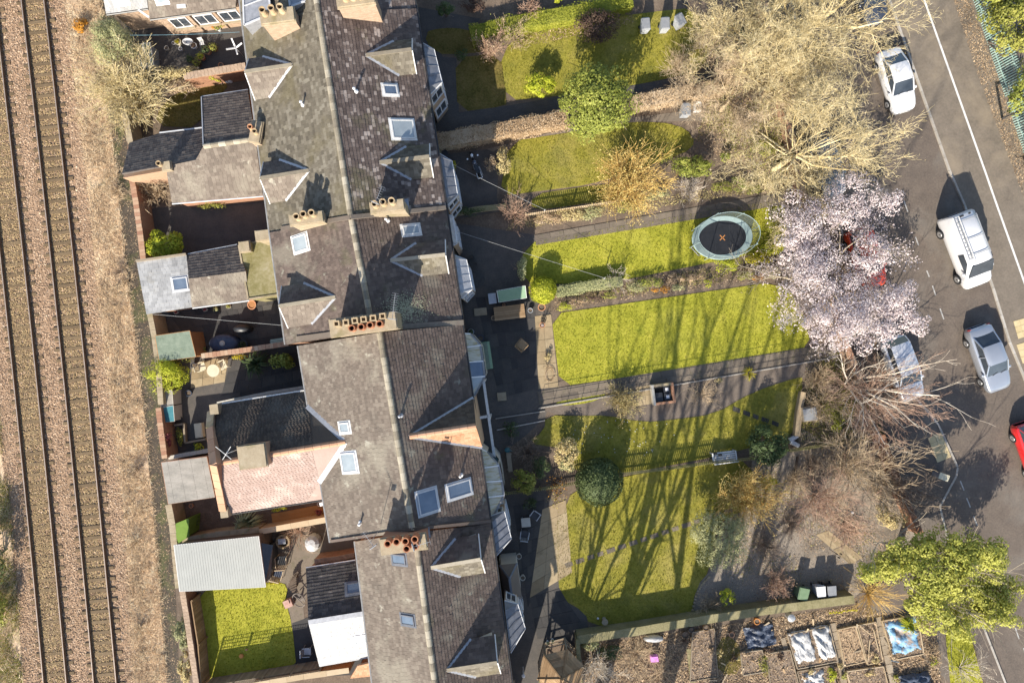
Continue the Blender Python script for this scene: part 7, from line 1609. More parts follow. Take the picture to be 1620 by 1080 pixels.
        panel('headlight', [(.468, s * .52, zl + .035), (.43, s * .80, zl + .06), (.452, s * .80, zl - .05), (.492, s * .5, zl - .06)], 'headlamp')
        mb = MB(); mb.box(f(-.492, s * .72, .5 if kind != 'van' else .6), (.05, .16, .2 if kind != 'van' else .42), yaw); mb.build('tail_light', 'taillamp', parent=t)
    mb = MB(); mb.box(f(.5, 0, .25), (.03, .5, .11), yaw); mb.build('number_plate', 'plate_white', parent=t)
    mb = MB(); mb.box(f(.492, 0, .33), (.03, .75, .12), yaw); mb.build('grille', 'gutter_black', parent=t)
    for s in (-.4, .25): mb = MB(); x0 = .345 if kind == 'van' else .24; mb.beam(f(x0, s, .64 if kind == 'van' else .655), f(x0 - .03, s + .4, .70 if kind == 'van' else .70), .02, .02); mb.build('wiper', 'gutter_black', parent=t)
    return t
Y = math.radians
car('white saloon parked below the golden bare trees', 1420, 126, Y(-73), 4.25, 1.72, 1.45, 'car_white', 'saloon')
car('silver saloon with large tinted rear window beside the yellow-edged kerb', 1567, 567, Y(-70), 4.5, 1.78, 1.45, 'car_silver', 'saloon')
car('dark car half out of view behind the white saloon', 1374, -14, Y(-72), 4.3, 1.75, 1.5, 'car_dark')
car('bright red hatchback half out of view past the crossing', 1640, 716, Y(-70), 4.2, 1.75, 1.48, 'car_red', name='car')
car('orange-red car hidden beneath the magnolia blossom', 1372, 408, Y(-70), 4.1, 1.72, 1.48, 'car_redorange')
car('pale silver car beneath the white-stemmed bare tree', 1430, 583, Y(-70), 4.4, 1.75, 1.48, 'car_grey')
car('blue-grey car seen through golden twigs', 1308, 262, Y(-71), 4.2, 1.72, 1.48, 'car_blue')
VY = Y(-69)
car('white panel van with roof rails and ladder', 1528, 396, VY, 5.0, 1.92, 1.98, 'car_white', 'van', name='panel_van', group='vans parked along the road')
# ladder on the van's roof bars
c = P(1526, 390, 2.1); M = Matrix.Rotation(VY, 3, 'Z'); t = thing('ladder', 'aluminium ladder lying on the white van roof', 'ladder', (c.x, c.y, 2.08)); f = lambda x, y, z: Vector((c.x, c.y, 2.13)) + M @ Vector((x, y + .12, z))
for s in (-.19, .19): mb = MB(); mb.beam(f(-1.95, s, 0), f(1.2, s, 0), .035, .07); mb.build('stile', 'white_worn', parent=t)
for i in range(12): x = -1.85 + i * .27; mb = MB(); mb.tube(f(x, -.18, 0), f(x, .18, 0), .018, n=6); mb.build('rung', 'galv', parent=t)
# roadside box on the build-out
c = P(1493, 754, .9); t = thing('street_cabinet', 'small pale roadside cabinet at the tip of the build-out', 'cabinet', (c.x, c.y, .11)); mb = MB(); mb.box((c.x, c.y, .5), (.6, .34, .8), -.35); mb.build('body', 'lead', parent=t); mb = MB(); mb.box((c.x, c.y, .92), (.68, .42, .05), -.35); mb.build('top', 'cream', parent=t)
# green palisade fence with a hedge of trees behind it
A, B = P(1524, -40), P(1624, 262); d = B - A; t = thing('palisade_fence', 'tall pale green metal palisade fence along the cycle track', 'fence', A); n = int(d.length / .165); yaw = math.atan2(d.y, d.x)
src = None
for i in range(n):
    c = A + d * ((i + .5) / n)
    if 0.635 < i / n < 0.66: continue
    if src is None:
        mb = MB(); mb.add([(-.035, -.008, .1), (.035, -.008, .1), (.035, -.008, 1.98), (.0, -.008, 2.1), (-.035, -.008, 1.98), (-.035, .008, .1), (.035, .008, .1), (.035, .008, 1.98), (0, .008, 2.1), (-.035, .008, 1.98)], [(0, 1, 2, 3, 4), (9, 8, 7, 6, 5)] + [(k, (k + 1) % 5, 5 + (k + 1) % 5, 5 + k) for k in range(5)]); src = mb.build('pale', 'teal_fence'); o = src
    else: o = src.copy(); COL.objects.link(o)
    o.parent = t; o.location = c - A; o.rotation_euler = (0, 0, yaw)
s = Vector((-d.y, d.x, 0)).normalized() * .04
for z in (.45, 1.65): mb = MB(); mb.beam(A + s + Vector((0, 0, z)), B + s + Vector((0, 0, z)), .05, .05); mb.build('rail', 'teal_fence', parent=t)
for i in range(6): c = A + d * (i / 5) + s * 2; mb = MB(); mb.box((c.x, c.y, 1.05), (.08, .06, 2.1), yaw); mb.build('post', 'teal_fence', parent=t)
mb = MB(); mb.beam(P(1588, 186, 1.9), P(1640, 166, 1.9), .08, .12); mb.beam(P(1586, 188, .1), P(1588, 187, 2.0), .12, .12); mb.build('gate_return', 'iron', parent=t)
lp = [(p.x, p.y) for p in (P(*q) for q in [(1500, -20), (1526, -20), (1626, 262), (1640, 400), (1625, 330), (1590, 240), (1545, 120)])]
blades('leaf_litter', lp, 260, (.01, .06), 'litter', .11, 'dead leaves along the foot of the palisade fence', w=(.02, .05), lean=.05)
lp = [(p.x, p.y) for p in (P(*q) for q in [(1215, 0), (1262, 60), (1290, 250), (1350, 430), (1402, 590), (1372, 640), (1310, 470), (1250, 250), (1200, 60)])]
blades('leaf_litter', lp, 200, (.01, .05), 'litter', .11, 'dead leaves on the tree-lined footway', w=(.02, .05), lean=.05)
# ------------------------------------------------------------------ planting on the railway side and in the back yards
shrub('conifer', 'feathery olive conifer beside the grey slated wing', 180, 66, 38, 44, 3.2, 6200, .07, 'leaf_greygreen', cat='tree', seed=2, cs=.36, asp=.3, k=40)
bare('bare_tree', 'straw-coloured many-stemmed tree spilling over the back wall', 205, 138, 3.0, .05, 'bark_gold', cat='tree', seed=3, stems=60, spread_px=74, depth=2, kids=8, spread=.5, up=-.05, zref=.5, shrink=.5, minr=.009, leaves=('leaf_straw', 2600, .05))
shrub('ivy_clump', 'straw-green climber over the brick wall of the first yard', 290, 118, 44, 13, 2.1, 2600, .05, 'leaf_straw', seed=5, k=30, cs=.3)
shrub('ivy_clump', 'dry tan climber hanging towards the shaded lawn', 288, 138, 28, 12, 1.8, 1600, .045, 'leaf_beech', seed=6, k=22, cs=.3)
shrub('ivy_clump', 'lime climber at the end of the brick wall', 342, 124, 10, 5, 1.75, 300, .04, 'leaf_lime', seed=7)
shrub('bush', 'small rust-orange bush on the railway verge', 128, 40, 13, 12, .7, 900, .05, 'leaf_rust', seed=8)
bare('bare_shrub', 'dry brown scrub filling the corner behind the pale-slated wing', 238, 298, 1.6, .03, 'bark_tan', seed=9, stems=20, spread_px=28, depth=2, kids=7, up=.0, minr=.007)
shrub('laurel', 'rounded yellow-green laurel beside the red brick wall', 264, 387, 36, 26, 2.2, 3600, .075, 'leaf_lime', seed=10, cs=.3, k=34, fill=.6)
shrub('plant', 'weedy climber under the pale slates eave', 335, 325, 26, 9, 1.2, 700, .045, 'leaf_olive', seed=11)
shrub('conifer', 'bright yellow feathery conifer over the back wall', 265, 592, 38, 31, 2.6, 5200, .065, 'leaf_lime', cat='tree', seed=12, cs=.34, asp=.3, k=34)
shrub('shrub', 'green-stained climber on the green-roofed shed', 292, 560, 16, 13, 2.0, 500, .05, 'leaf_olive', seed=13)
spiky('palm', 'spiky dark palm against the dark brick wall', 410, 575, 26, 1.3, 60, 'leaf_dark', seed=14, w=.05)
shrub('shrub', 'glossy green shrub in the corner beside the house', 446, 572, 20, 17, 1.4, 700, .085, 'leaf_green', seed=15, asp=.7)
shrub('plant', 'yellow flowering plant beside the palm', 378, 566, 12, 6, .7, 260, .05, 'leaf_yellow', seed=16)
shrub('climber', 'crimson-tinted climber on the white corner wall', 266, 692, 8, 22, 1.7, 900, .05, 'leaf_crimson', seed=17, k=20, cs=.3)
shrub('plant', 'green fern in the corner bed', 313, 706, 9, 6, .5, 160, .06, 'leaf_lime', seed=18)
shrub('plant', 'dark plants inside the corner bed', 284, 690, 8, 16, .6, 400, .05, 'leaf_olive', seed=19)
spiky('cordyline', 'spiky grey-green cordyline below the clay-tiled wing', 398, 823, 26, 1.4, 110, 'leaf_greygreen', seed=20, w=.035)
shrub('plant', 'yellow-green plant under the clay-tiled eave', 443, 804, 14, 5, 1.2, 260, .05, 'leaf_lime', seed=21)
shrub('plant', 'shaded fern against the bright green panel', 306, 828, 10, 12, .7, 350, .05, 'leaf_dark', seed=22)
shrub('ivy_clump', 'cream-edged ivy over the boundary wall by the small lawn', 290, 1000, 11, 34, 1.8, 1700, .06, 'leaf_greygreen', seed=23, k=26, cs=.25)
shrub('ivy_clump', 'pale ivy at the bottom of the boundary wall', 294, 1052, 12, 32, 1.8, 1700, .06, 'leaf_straw', seed=24, k=26, cs=.25)
shrub('flowers', 'yellow daffodils at the lawn corner by the workshop', 432, 921, 11, 5, .35, 160, .05, 'leaf_yellow', seed=25)
bare('bare_shrub', 'dry pinkish grass tussock on the patio wall', 470, 843, .9, .02, 'twig_pink', seed=26, stems=26, spread_px=40, depth=1, kids=6, up=0, minr=.008)
shrub('bush', 'yellow-green bramble bush beyond the far track', -4, 965, 20, 30, 1.6, 1400, .07, 'leaf_olive', seed=27)
shrub('bush', 'dark bush added beyond the far track for the shade there', -14, 880, 26, 60, 2.2, 2400, .07, 'leaf_dark', seed=28, k=30)  # added to darken the trackside, for shade from unseen trees
for i, (x, y, r, m, l) in enumerate(((150, 128, 15, 'bark_tan', 'first tangle of dead bramble above the rust bush'), (180, 300, 16, 'bark_tan', 'tangle of dead bramble by the red brick wall'), (186, 430, 14, 'bark_brown', 'dark dead bramble beside the grey lean-to'), (214, 742, 16, 'bark_brown', 'dark dead bramble beside the felt-roofed outbuilding'), (216, 995, 18, 'bark_tan', 'dead bramble tangle beside the ivy wall'), (210, 860, 16, 'bark_tan', 'dead bramble tangle beside the workshop'))):
    bare('bramble', l, x, y, .8, .02, m, seed=30 + i, stems=16, spread_px=r, depth=1, kids=6, up=-.05, minr=.007)
S_ = []; g_ = random.Random(77)   # a tangle of dead bramble nobody could count
for _ in range(150):
    y = g_.uniform(-5, 1085); f_ = y / 1080; x0 = 118 + 95 * f_ + g_.gauss(30, 12); b_ = P(min(x0, 172 + 88 * f_), y)
    for _k in range(6): a_ = g_.uniform(0, 6.28); grow(S_, b_, (math.cos(a_), math.sin(a_), .6), g_.uniform(.25, .75), .012, 1, g_, 5, .7, -.1, minr=.007)
o = segs_mesh('bramble_tangle', S_, 'bark_tan', n=3); o['kind'] = 'stuff'; o['label'] = 'tangle of dead tan brambles along the verge'
# ------------------------------------------------------------------ planting in the front gardens
hedge('clipped_hedge', 'bright green clipped hedge along the top of the upper garden', [(744, 52), (800, 38), (850, 28), (925, 16), (1000, -4)], 1.15, 1.0, 6400, .05, 'hedge_green', 8)
for i, (x, y, r, h_, m, l) in enumerate(((1262, 760, 26, 1.0, 'bark_tan', 'tan scrub beside the timber edging on the gravel'), (1335, 740, 44, 1.6, 'bark_tan', 'tan scrub between the bare trees on the gravel'), (1290, 740, 26, .9, 'bark_brown', 'brown scrub above the pinkish acer'), (1345, 840, 28, .9, 'twig_pink', 'pinkish scrub past the pinkish acer'), (1255, 830, 26, .8, 'bark_brown', 'brown scrub by the purple-brown shrub'), (1400, 770, 34, 2.0, 'bark_tan', 'tan scrub against the orange brick wall'), (1300, 600, 30, 1.2, 'bark_tan', 'tan scrub at the end of the curved path'), (1310, 640, 40, 1.6, 'bark_tan', 'tan scrub around the blue-grey lidded box'), (1075, 100, 26, 1.5, 'bark_tan', 'tan scrub below the grey bins'), (1120, 60, 34, 2.0, 'bark_tan', 'tan scrub beside the askew bin'))): bare('scrub', l, x, y, h_, .025, m, seed=400 + i, stems=20, spread_px=r, depth=2, kids=6, up=-.02, minr=.007)
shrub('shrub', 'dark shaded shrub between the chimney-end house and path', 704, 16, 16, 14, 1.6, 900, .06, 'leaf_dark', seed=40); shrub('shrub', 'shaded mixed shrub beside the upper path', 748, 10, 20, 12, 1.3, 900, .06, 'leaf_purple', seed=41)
bare('bare_shrub', 'tan twiggy shrub at the top edge of the upper garden', 842, 4, 1.6, .03, 'twig_pink', seed=42, stems=14, spread_px=24, depth=2, kids=6, minr=.008)
shrub('plant', 'lime perennial at the top edge beside the tan shrub', 884, 0, 12, 8, .8, 300, .05, 'leaf_lime', seed=43)
bare('bare_shrub', 'reddish-brown twiggy hydrangea at the shadow edge of the upper lawn', 776, 76, 1.6, .03, 'twig_pink', seed=44, stems=20, spread_px=26, depth=2, kids=6, minr=.008, leaves=('leaf_beech', 500, .05))
bare('bare_shrub', 'tan twiggy shrub with green base on the upper lawn', 812, 52, 1.5, .03, 'bark_tan', seed=45, stems=16, spread_px=24, depth=2, kids=6, minr=.008, leaves=('leaf_olive', 420, .05))
shrub('shrub', 'large dusky brown-green shrub casting a broad shadow on the lawn', 945, 42, 42, 30, 2.3, 4200, .055, 'leaf_purple', seed=46, cs=.34, k=40); shrub('plant', 'olive perennial in front of the dusky shrub', 930, 30, 30, 12, .9, 700, .05, 'leaf_olive', seed=47)
shrub('rhododendron', 'glossy yellow-green rhododendron on the shaded lawn edge', 852, 135, 28, 21, 1.8, 2000, .085, 'leaf_lime', seed=48, cs=.3, k=30, asp=.4)
shrub('evergreen_tree', 'dense broad green evergreen tree by the brown hedge', 944, 164, 63, 62, 5.6, 15000, .08, 'leaf_green', cat='tree', seed=49, cs=.26, k=90, fill=.55, stem='bark_grey')
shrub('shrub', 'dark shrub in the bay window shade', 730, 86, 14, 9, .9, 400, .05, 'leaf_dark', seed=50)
shrub('golden_shrub', 'gold variegated shrub beside the motorbike', 797, 256, 15, 22, 1.5, 1000, .055, 'leaf_straw', seed=51); shrub('shrub', 'rusty shaded shrub beside the motorbike', 778, 258, 12, 15, 1.2, 500, .05, 'leaf_beech', seed=52)
shrub('plant', 'yellow flowering plant against the second bay', 716, 262, 7, 10, .9, 260, .05, 'leaf_yellow', seed=53)
bare('golden_willow', 'orange-gold twiggy shrub in full sun', 995, 285, 2.3, .04, 'twig_orange', seed=54, stems=40, spread_px=56, depth=2, kids=8, spread=.5, up=0, minr=.008, leaves=('leaf_gold', 3600, .055))
shrub('laurel', 'broad glossy laurel behind the orange-gold shrub', 1096, 264, 38, 20, 1.7, 2400, .085, 'leaf_green', seed=55, cs=.28, k=36, asp=.4)
bare('bare_shrub', 'pale silvery twiggy shrub below the laurel', 1090, 299, 1.2, .02, 'bark_pale', seed=56, stems=18, spread_px=22, depth=2, kids=6, minr=.007, leaves=('blossom', 260, .03))
bare('bare_shrub', 'red-stemmed bare shrub at the shaded border end', 814, 334, 1.8, .03, 'twig_pink', seed=57, stems=14, spread_px=30, depth=2, kids=5, minr=.008)
for i, (x, y, rx, ry, m, l) in enumerate(((870, 345, 30, 12, 'leaf_beech', 'tan heather border plant below the picket fence'), (900, 338, 24, 13, 'leaf_straw', 'straw border plant below the picket fence'), (935, 335, 24, 13, 'leaf_greygreen', 'grey-green border plant next to the orange-gold shrub'), (990, 325, 26, 12, 'leaf_olive', 'olive border plant under the orange-gold shrub'), (1006, 328, 16, 9, 'leaf_greygreen', 'pale green mound at the path edge'), (1045, 310, 24, 12, 'leaf_greygreen', 'grey-green border plant left of the silvery shrub'), (1140, 296, 24, 10, 'leaf_olive', 'olive border clump beyond the silvery shrub'), (1170, 290, 20, 12, 'leaf_green', 'green border clump under the golden tree'), (1145, 250, 14, 12, 'leaf_green', 'green shrub beyond the laurel'), (1190, 300, 16, 9, 'leaf_olive', 'olive clump at the far end of the path border'), (740, 335, 26, 8, 'leaf_dark', 'shaded trailing plants on the low stone wall'), (1210, 235, 22, 14, 'leaf_olive', 'olive undergrowth beneath the golden trees'))):
    shrub('border_plant', l, x, y, rx, ry, .75, int(rx * ry * 2.6), .05, m, cat='plant', seed=60 + i)
shrub('conifer', 'slim pale green conifer hedge piece at the terrace edge', 826, 424, 9, 20, 1.8, 900, .05, 'leaf_greygreen', seed=75, k=16)
topiary('topiary', 'lime-green clipped round bush at the terrace corner', 859, 459, 21, 21, 1.55, 2600, .06, 'leaf_lime', seed=76)
hedge('low_hedge', 'low grey-green hedge beside the trampoline lawn', [(880, 462), (930, 452), (985, 444)], .75, .7, 1500, .045, 'leaf_greygreen', 5)
bare('bare_shrub', 'pale straw-stemmed shrub in the long border', 974, 440, 1.1, .025, 'bark_pale', seed=77, stems=14, spread_px=24, depth=2, kids=4, minr=.008)
for i, (x, y, rx, ry, m, l) in enumerate(((895, 484, 14, 6, 'leaf_lime', 'lime mound near the large terracotta pot'), (915, 478, 12, 6, 'leaf_beech', 'tan tuft in the long border'), (945, 470, 12, 7, 'leaf_purple', 'dark red perennial in the long border'), (965, 468, 12, 6, 'leaf_olive', 'olive perennial in the long border'), (1005, 452, 16, 8, 'leaf_greygreen', 'grey-green mound in mid border'), (1030, 446, 18, 9, 'leaf_green', 'green mound in mid border'), (1045, 458, 12, 6, 'leaf_rust', 'rust-coloured grass in mid border'), (1070, 440, 14, 8, 'leaf_beech', 'brown mound before the trampoline'), (1072, 455, 12, 6, 'leaf_greygreen', 'silvery tuft before the trampoline'), (1098, 440, 14, 7, 'leaf_beech', 'brown perennial below the trampoline'), (1118, 449, 7, 6, 'leaf_lime', 'tiny lime cushion by the lawn edge'), (1150, 420, 22, 12, 'leaf_lime', 'lime-green euphorbia mound below the trampoline'), (1200, 409, 20, 11, 'leaf_yellow', 'yellow flowering mound beside the magnolia'), (1180, 436, 12, 7, 'leaf_olive', 'olive mound beyond the euphorbia'), (1200, 438, 9, 7, 'leaf_rust', 'rust clump beside the magnolia'), (1215, 395, 10, 10, 'leaf_lime', 'lime patch at the magnolia edge'), (1225, 360, 12, 20, 'leaf_olive', 'olive shrub between trampoline and magnolia'), (1225, 430, 10, 8, 'leaf_greygreen', 'grey stones and leaves at the border end'))):
    shrub('border_plant', l, x, y, rx * 1.25, ry * 1.25, .75, int(rx * ry * 4.6), .045, m, cat='plant', seed=80 + i)
shrub('plant', 'pale yellow grass tuft on the sandy flags', 865, 562, 8, 8, .5, 240, .04, 'leaf_straw', seed=99); bare('bare_shrub', 'fine bare twigs at the sandy flags', 862, 505, .7, .015, 'bark_tan', seed=100, stems=8, spread_px=14, depth=1, kids=5, minr=.006); bare('bare_shrub', 'fine bare twigs above the hose coil', 868, 580, .7, .015, 'bark_tan', seed=101, stems=8, spread_px=12, depth=1, kids=5, minr=.006)
bare('straw_shrub', 'straw-gold rounded shrub on the curved path', 984, 634, 1.3, .025, 'leaf_straw', seed=102, stems=24, spread_px=30, depth=2, kids=7, spread=.5, up=0, minr=.008, leaves=('leaf_straw', 900, .045))
bare('bare_shrub', 'sprawling bare twigs beside the masonry box', 1112, 626, .8, .02, 'bark_tan', seed=103, stems=18, spread_px=38, depth=2, kids=5, up=-.05, minr=.006); spiky('yucca', 'yellow spiky plant on the flagged path edge', 1183, 590, 13, .6, 60, 'leaf_yellow', seed=104, w=.02); shrub('plant', 'yellow-brown tuft beside the sprawling twigs', 1138, 601, 9, 6, .4, 200, .04, 'leaf_straw', seed=105)
bare('bare_shrub', 'purplish bare shrub in the balcony shade', 835, 718, 1.3, .025, 'bark_brown', seed=106, stems=18, spread_px=24, depth=2, kids=6, minr=.007)
shrub('evergreen_shrub', 'yellow-green evergreen beside the mossy fence in shade', 830, 760, 24, 22, 1.9, 1900, .065, 'leaf_olive', seed=107, cs=.3, k=30); shrub('variegated_shrub', 'cream-splashed variegated shrub at the lawn corner', 896, 715, 24, 30, 1.6, 1900, .065, 'leaf_straw', seed=108, cs=.3, k=30); shrub('shrub', 'blue-green shrub below the variegated one', 897, 733, 14, 16, 1.4, 700, .055, 'leaf_greygreen', seed=109)
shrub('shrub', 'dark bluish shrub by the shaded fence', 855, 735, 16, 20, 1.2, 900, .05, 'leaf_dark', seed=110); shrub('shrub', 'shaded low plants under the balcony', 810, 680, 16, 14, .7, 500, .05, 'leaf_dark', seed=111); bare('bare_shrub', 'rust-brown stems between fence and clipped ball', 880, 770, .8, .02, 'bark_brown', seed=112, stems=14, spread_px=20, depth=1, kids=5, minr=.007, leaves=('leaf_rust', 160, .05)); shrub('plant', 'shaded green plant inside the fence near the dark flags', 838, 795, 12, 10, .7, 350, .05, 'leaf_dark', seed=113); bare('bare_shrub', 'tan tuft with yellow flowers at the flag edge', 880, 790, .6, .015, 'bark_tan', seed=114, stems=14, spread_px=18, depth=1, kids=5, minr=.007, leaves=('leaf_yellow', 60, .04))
topiary('topiary', 'large clipped dark green ball on the picket fence line', 948, 762, 37, 37, 2.6, 7000, .06, 'leaf_ball', seed=115, lump=.02)
shrub('holly', 'dark dense rounded bush at the end of the picket fence', 1214, 702, 38, 37, 2.5, 5500, .065, 'leaf_dark', seed=116, cs=.25, k=60, fill=.62)
bare('golden_willow', 'amber fine-twigged shrub on the gravel edge', 1184, 787, 2.6, .04, 'twig_orange', seed=117, stems=38, spread_px=46, depth=2, kids=8, spread=.45, up=.05, minr=.008, leaves=('leaf_gold', 2200, .05)); shrub('shrub', 'yellow leafy shrub touching the amber twigs', 1214, 763, 15, 14, 1.9, 600, .06, 'leaf_yellow', seed=118)
shrub('olive_tree', 'soft grey-green feathery tree at the lawn edge', 1138, 850, 52, 54, 3.2, 9000, .075, 'leaf_greygreen', cat='tree', seed=119, cs=.3, k=50, asp=.25)
bare('bare_shrub', 'purple-brown bare shrub on the gravel', 1214, 866, 1.4, .025, 'bark_brown', seed=120, stems=20, spread_px=34, depth=2, kids=6, up=0, minr=.006); bare('bare_shrub', 'rounded pinkish twiggy hydrangea in the wall shadow', 1231, 925, 1.2, .02, 'twig_pink', seed=121, stems=22, spread_px=26, depth=2, kids=6, up=0, minr=.007, leaves=('leaf_beech', 300, .035)); bare('bare_shrub', 'low pale twiggy mound at the lawn corner', 1124, 964, .8, .02, 'bark_tan', seed=122, stems=24, spread_px=30, depth=2, kids=6, up=-.03, minr=.006); shrub('shrub', 'lime-yellow shrub between the two twiggy mounds', 1149, 943, 16, 15, 1.0, 500, .06, 'leaf_lime', seed=123)
shrub('shrub', 'pale pinkish pieris beside the big evergreen', 1408, 815, 24, 20, 2.0, 1500, .06, 'leaf_straw', seed=124)
shrub('shrub', 'dull green undergrowth under the white-stemmed tree', 1330, 640, 30, 34, 1.0, 1600, .05, 'leaf_olive', seed=125); shrub('shrub', 'yellow-green sprig beside the tarpaulined box', 1322, 670, 9, 14, 1.2, 300, .05, 'leaf_lime', seed=126)
shrub('shrub', 'dark yew behind the orange-gold shrub shadow', 1050, 245, 30, 16, .5, 600, .05, 'leaf_olive', seed=127)
for i in range(46):   # crocus dots on the curved lawn share one look
    x, y = R.uniform(905, 1070), R.uniform(660, 720); c = P(x, y, .06); mb = MB(); mb.lathe((c.x, c.y, .03), [(.004, 0), (.022, .03), (.028, .06)], n=5, close=True); tag(mb.build('crocus', 'white_plastic'), 'tiny pale crocus flower on the curved lawn', 'flower', 'crocuses on the curved lawn')
# ------------------------------------------------------------------ big trees
def crown_leaves(t, tips, n, size, mat, jit, name='blossom', up=.5):
    T = np.array([q[0] for q in tips]); i = NR.integers(0, len(T), n); C = T[i] + NR.normal(0, jit, (n, 3)); C[:, 2] = np.maximum(C[:, 2], .3); cl = NR.random(len(T)); return leaf_mesh(name, C, NR.normal(0, 1, (n, 3)) + np.array([0, 0, up]), size, mat, parent=t, rnd=np.clip(NR.random(n) * .8 + cl[i] * .2, 0, 1))
GB = 'bare trees along the street'
def street_tree(label, base, h, r, mat, seed, reach, lean=(0, 0), limbs=8, depth=4, kids=5.3, name='bare_tree', **kw):
    tp = []; t = tree(name, label, base, h, r, mat, group=GB, tips=tp, seed=seed, limbs=limbs, reach=reach, depth=depth, kids=kids, lean=lean, minr=.0065, up=.03, sides=3, **kw)
    T = np.array([q[0] for q in tp]); C = T[NR.integers(0, len(T), 4500)] + NR.normal(0, .16, (4500, 3)); leaf_mesh('twig_ends', C, NR.normal(0, 1, (4500, 3)) + np.array([0, 0, .4]), .12, mat, parent=t, asp=.07); return t
street_tree('golden lichen-covered bare tree above the white saloon', (1258, 70), 8.5, .24, 'bark_gold', 201, 3.5, limbs=11, flat=.5)
street_tree('golden bare tree beside the grey bins', (1168, 92), 8.0, .2, 'bark_gold', 202, 2.6, limbs=9, flat=.5)
street_tree('golden bare tree spreading towards the road from the path end', (1224, 268), 8.0, .2, 'bark_gold', 203, 3.8, lean=(.3, .2), limbs=11, flat=.42)
street_tree('tan fine-twigged bare tree behind the pale bin', (1140, 175), 6.0, .14, 'bark_tan', 204, 2.5, limbs=10, flat=.5)
street_tree('tan fine-twigged bare tree between the two golden ones', (1200, 160), 7.0, .16, 'bark_gold', 214, 2.6, limbs=10, flat=.5)
bare('bare_tree', 'white-stemmed bare tree leaning over the pale silver car', 1375, 615, 6.0, .09, 'bark_pale', cat='tree', group=GB, seed=205, stems=9, spread_px=95, depth=2, kids=5, spread=.55, up=-.02, minr=.008, base=(1338, 608), lean=(1.2, 0), shrink=.5)
bare('bare_tree', 'reddish fine-twigged bare tree around the white-stemmed one', 1400, 640, 3.6, .05, 'twig_pink', cat='tree', group=GB, seed=206, stems=26, spread_px=92, depth=3, kids=5.2, spread=.6, up=-.02, minr=.007, base=(1372, 628), shrink=.5)
bare('bare_tree', 'tan bare tree inside the orange brick wall', 1368, 745, 4.5, .06, 'bark_tan', cat='tree', group=GB, seed=207, stems=20, spread_px=60, depth=3, kids=4.6, spread=.6, up=0, minr=.008)
bare('bare_tree', 'pinkish fine-twigged acer on the gravel', 1312, 795, 3.6, .05, 'twig_pink', cat='tree', group=GB, seed=208, stems=22, spread_px=50, depth=3, kids=4.4, spread=.6, up=0, minr=.007)
bare('bare_tree', 'dark brown bare shrubby tree between wall and street', 1440, 775, 3.0, .05, 'bark_brown', cat='tree', group=GB, seed=209, stems=16, spread_px=50, depth=3, kids=4, spread=.65, up=0, minr=.007)
tips = []
t = tree('magnolia', 'magnolia in full pale pink blossom overhanging the street', (1290, 445), 5.6, .22, 'bark_grey', seed=210, limbs=11, reach=3.9, depth=3, kids=5, flat=.34, trunk=.3, minr=.01, tips=tips, up=.08, shrink=.55)
tips = [q for q in tips if q[0][0] > P(1225, 430, 3.5).x]
crown_leaves(t, tips, 14000, .065, 'blossom', .2)
for j, (x, y, r) in enumerate(((1280, 345, 62), (1345, 320, 58), (1300, 430, 76), (1375, 400, 46), (1345, 490, 74), (1415, 475, 54), (1300, 520, 44), (1385, 530, 40), (1250, 400, 40), (1440, 510, 34), (1400, 320, 30))):
    q, o_, i_, k_ = clump_points(P(x, y, 3.6), (r / K * .93, r / K * .93, 1.5), int(r * r * 1.0), 26, np.random.default_rng(5 + j), .25, cs=.26); leaf_mesh('blossom', q, o_, .06, 'blossom', parent=t)
lobed_tree('evergreen_tree', 'big pale olive evergreen tree at the street corner', (1420, 870), [(1405, 893, 44), (1440, 868, 48), (1490, 900, 72), (1500, 862, 44), (1556, 872, 46), (1545, 945, 62), (1470, 950, 58), (1585, 925, 36), (1578, 970, 34), (1375, 905, 24), (1510, 985, 30)], 4.2, 1.9, 34000, .085, 'leaf_pale', seed=211)
for i, (x, y, r, m, l) in enumerate(((1600, 40, 52, 'leaf_olive', 'olive evergreen behind the top of the palisade fence'), (1640, 140, 50, 'leaf_green', 'green evergreen behind the middle of the palisade fence'), (1660, 235, 40, 'leaf_olive', 'olive evergreen behind the gate end of the palisade fence'), (1580, -30, 40, 'leaf_green', 'green evergreen behind the palisade at the frame top'))): shrub('hedgerow_tree', l, x, y, r, r * 1.1, 4.0, 4200, .09, m, cat='tree', seed=220 + i, cs=.28, k=50, group='hedgerow trees behind the palisade')
# tall bare trees south of the gardens: their long shadows cross the lawns
for i, (b, h, l, lm, rc) in enumerate((((862, 1150), 12.0, 'slim many-stemmed bare tree beyond the gazebo', 5, .9), ((935, 1140), 19.0, 'thick tall bare tree beyond the gazebo, shading three lawns', 5, 2.2), ((1010, 1250), 21.0, 'tallest bare tree beyond the allotments', 6, 2.6), ((1085, 1250), 19.0, 'tall bare tree beyond the silver sheets', 5, 2.2))):
    tree('tall_tree', l, b, h, .027 * h, 'bark_pale', group='tall bare trees south of the gardens', seed=330 + i, limbs=lm, reach=rc, depth=2, kids=3.2, trunk=.28 if i else .1, minr=.045, up=.15, flat=.95, spread=.5, wob=.09)
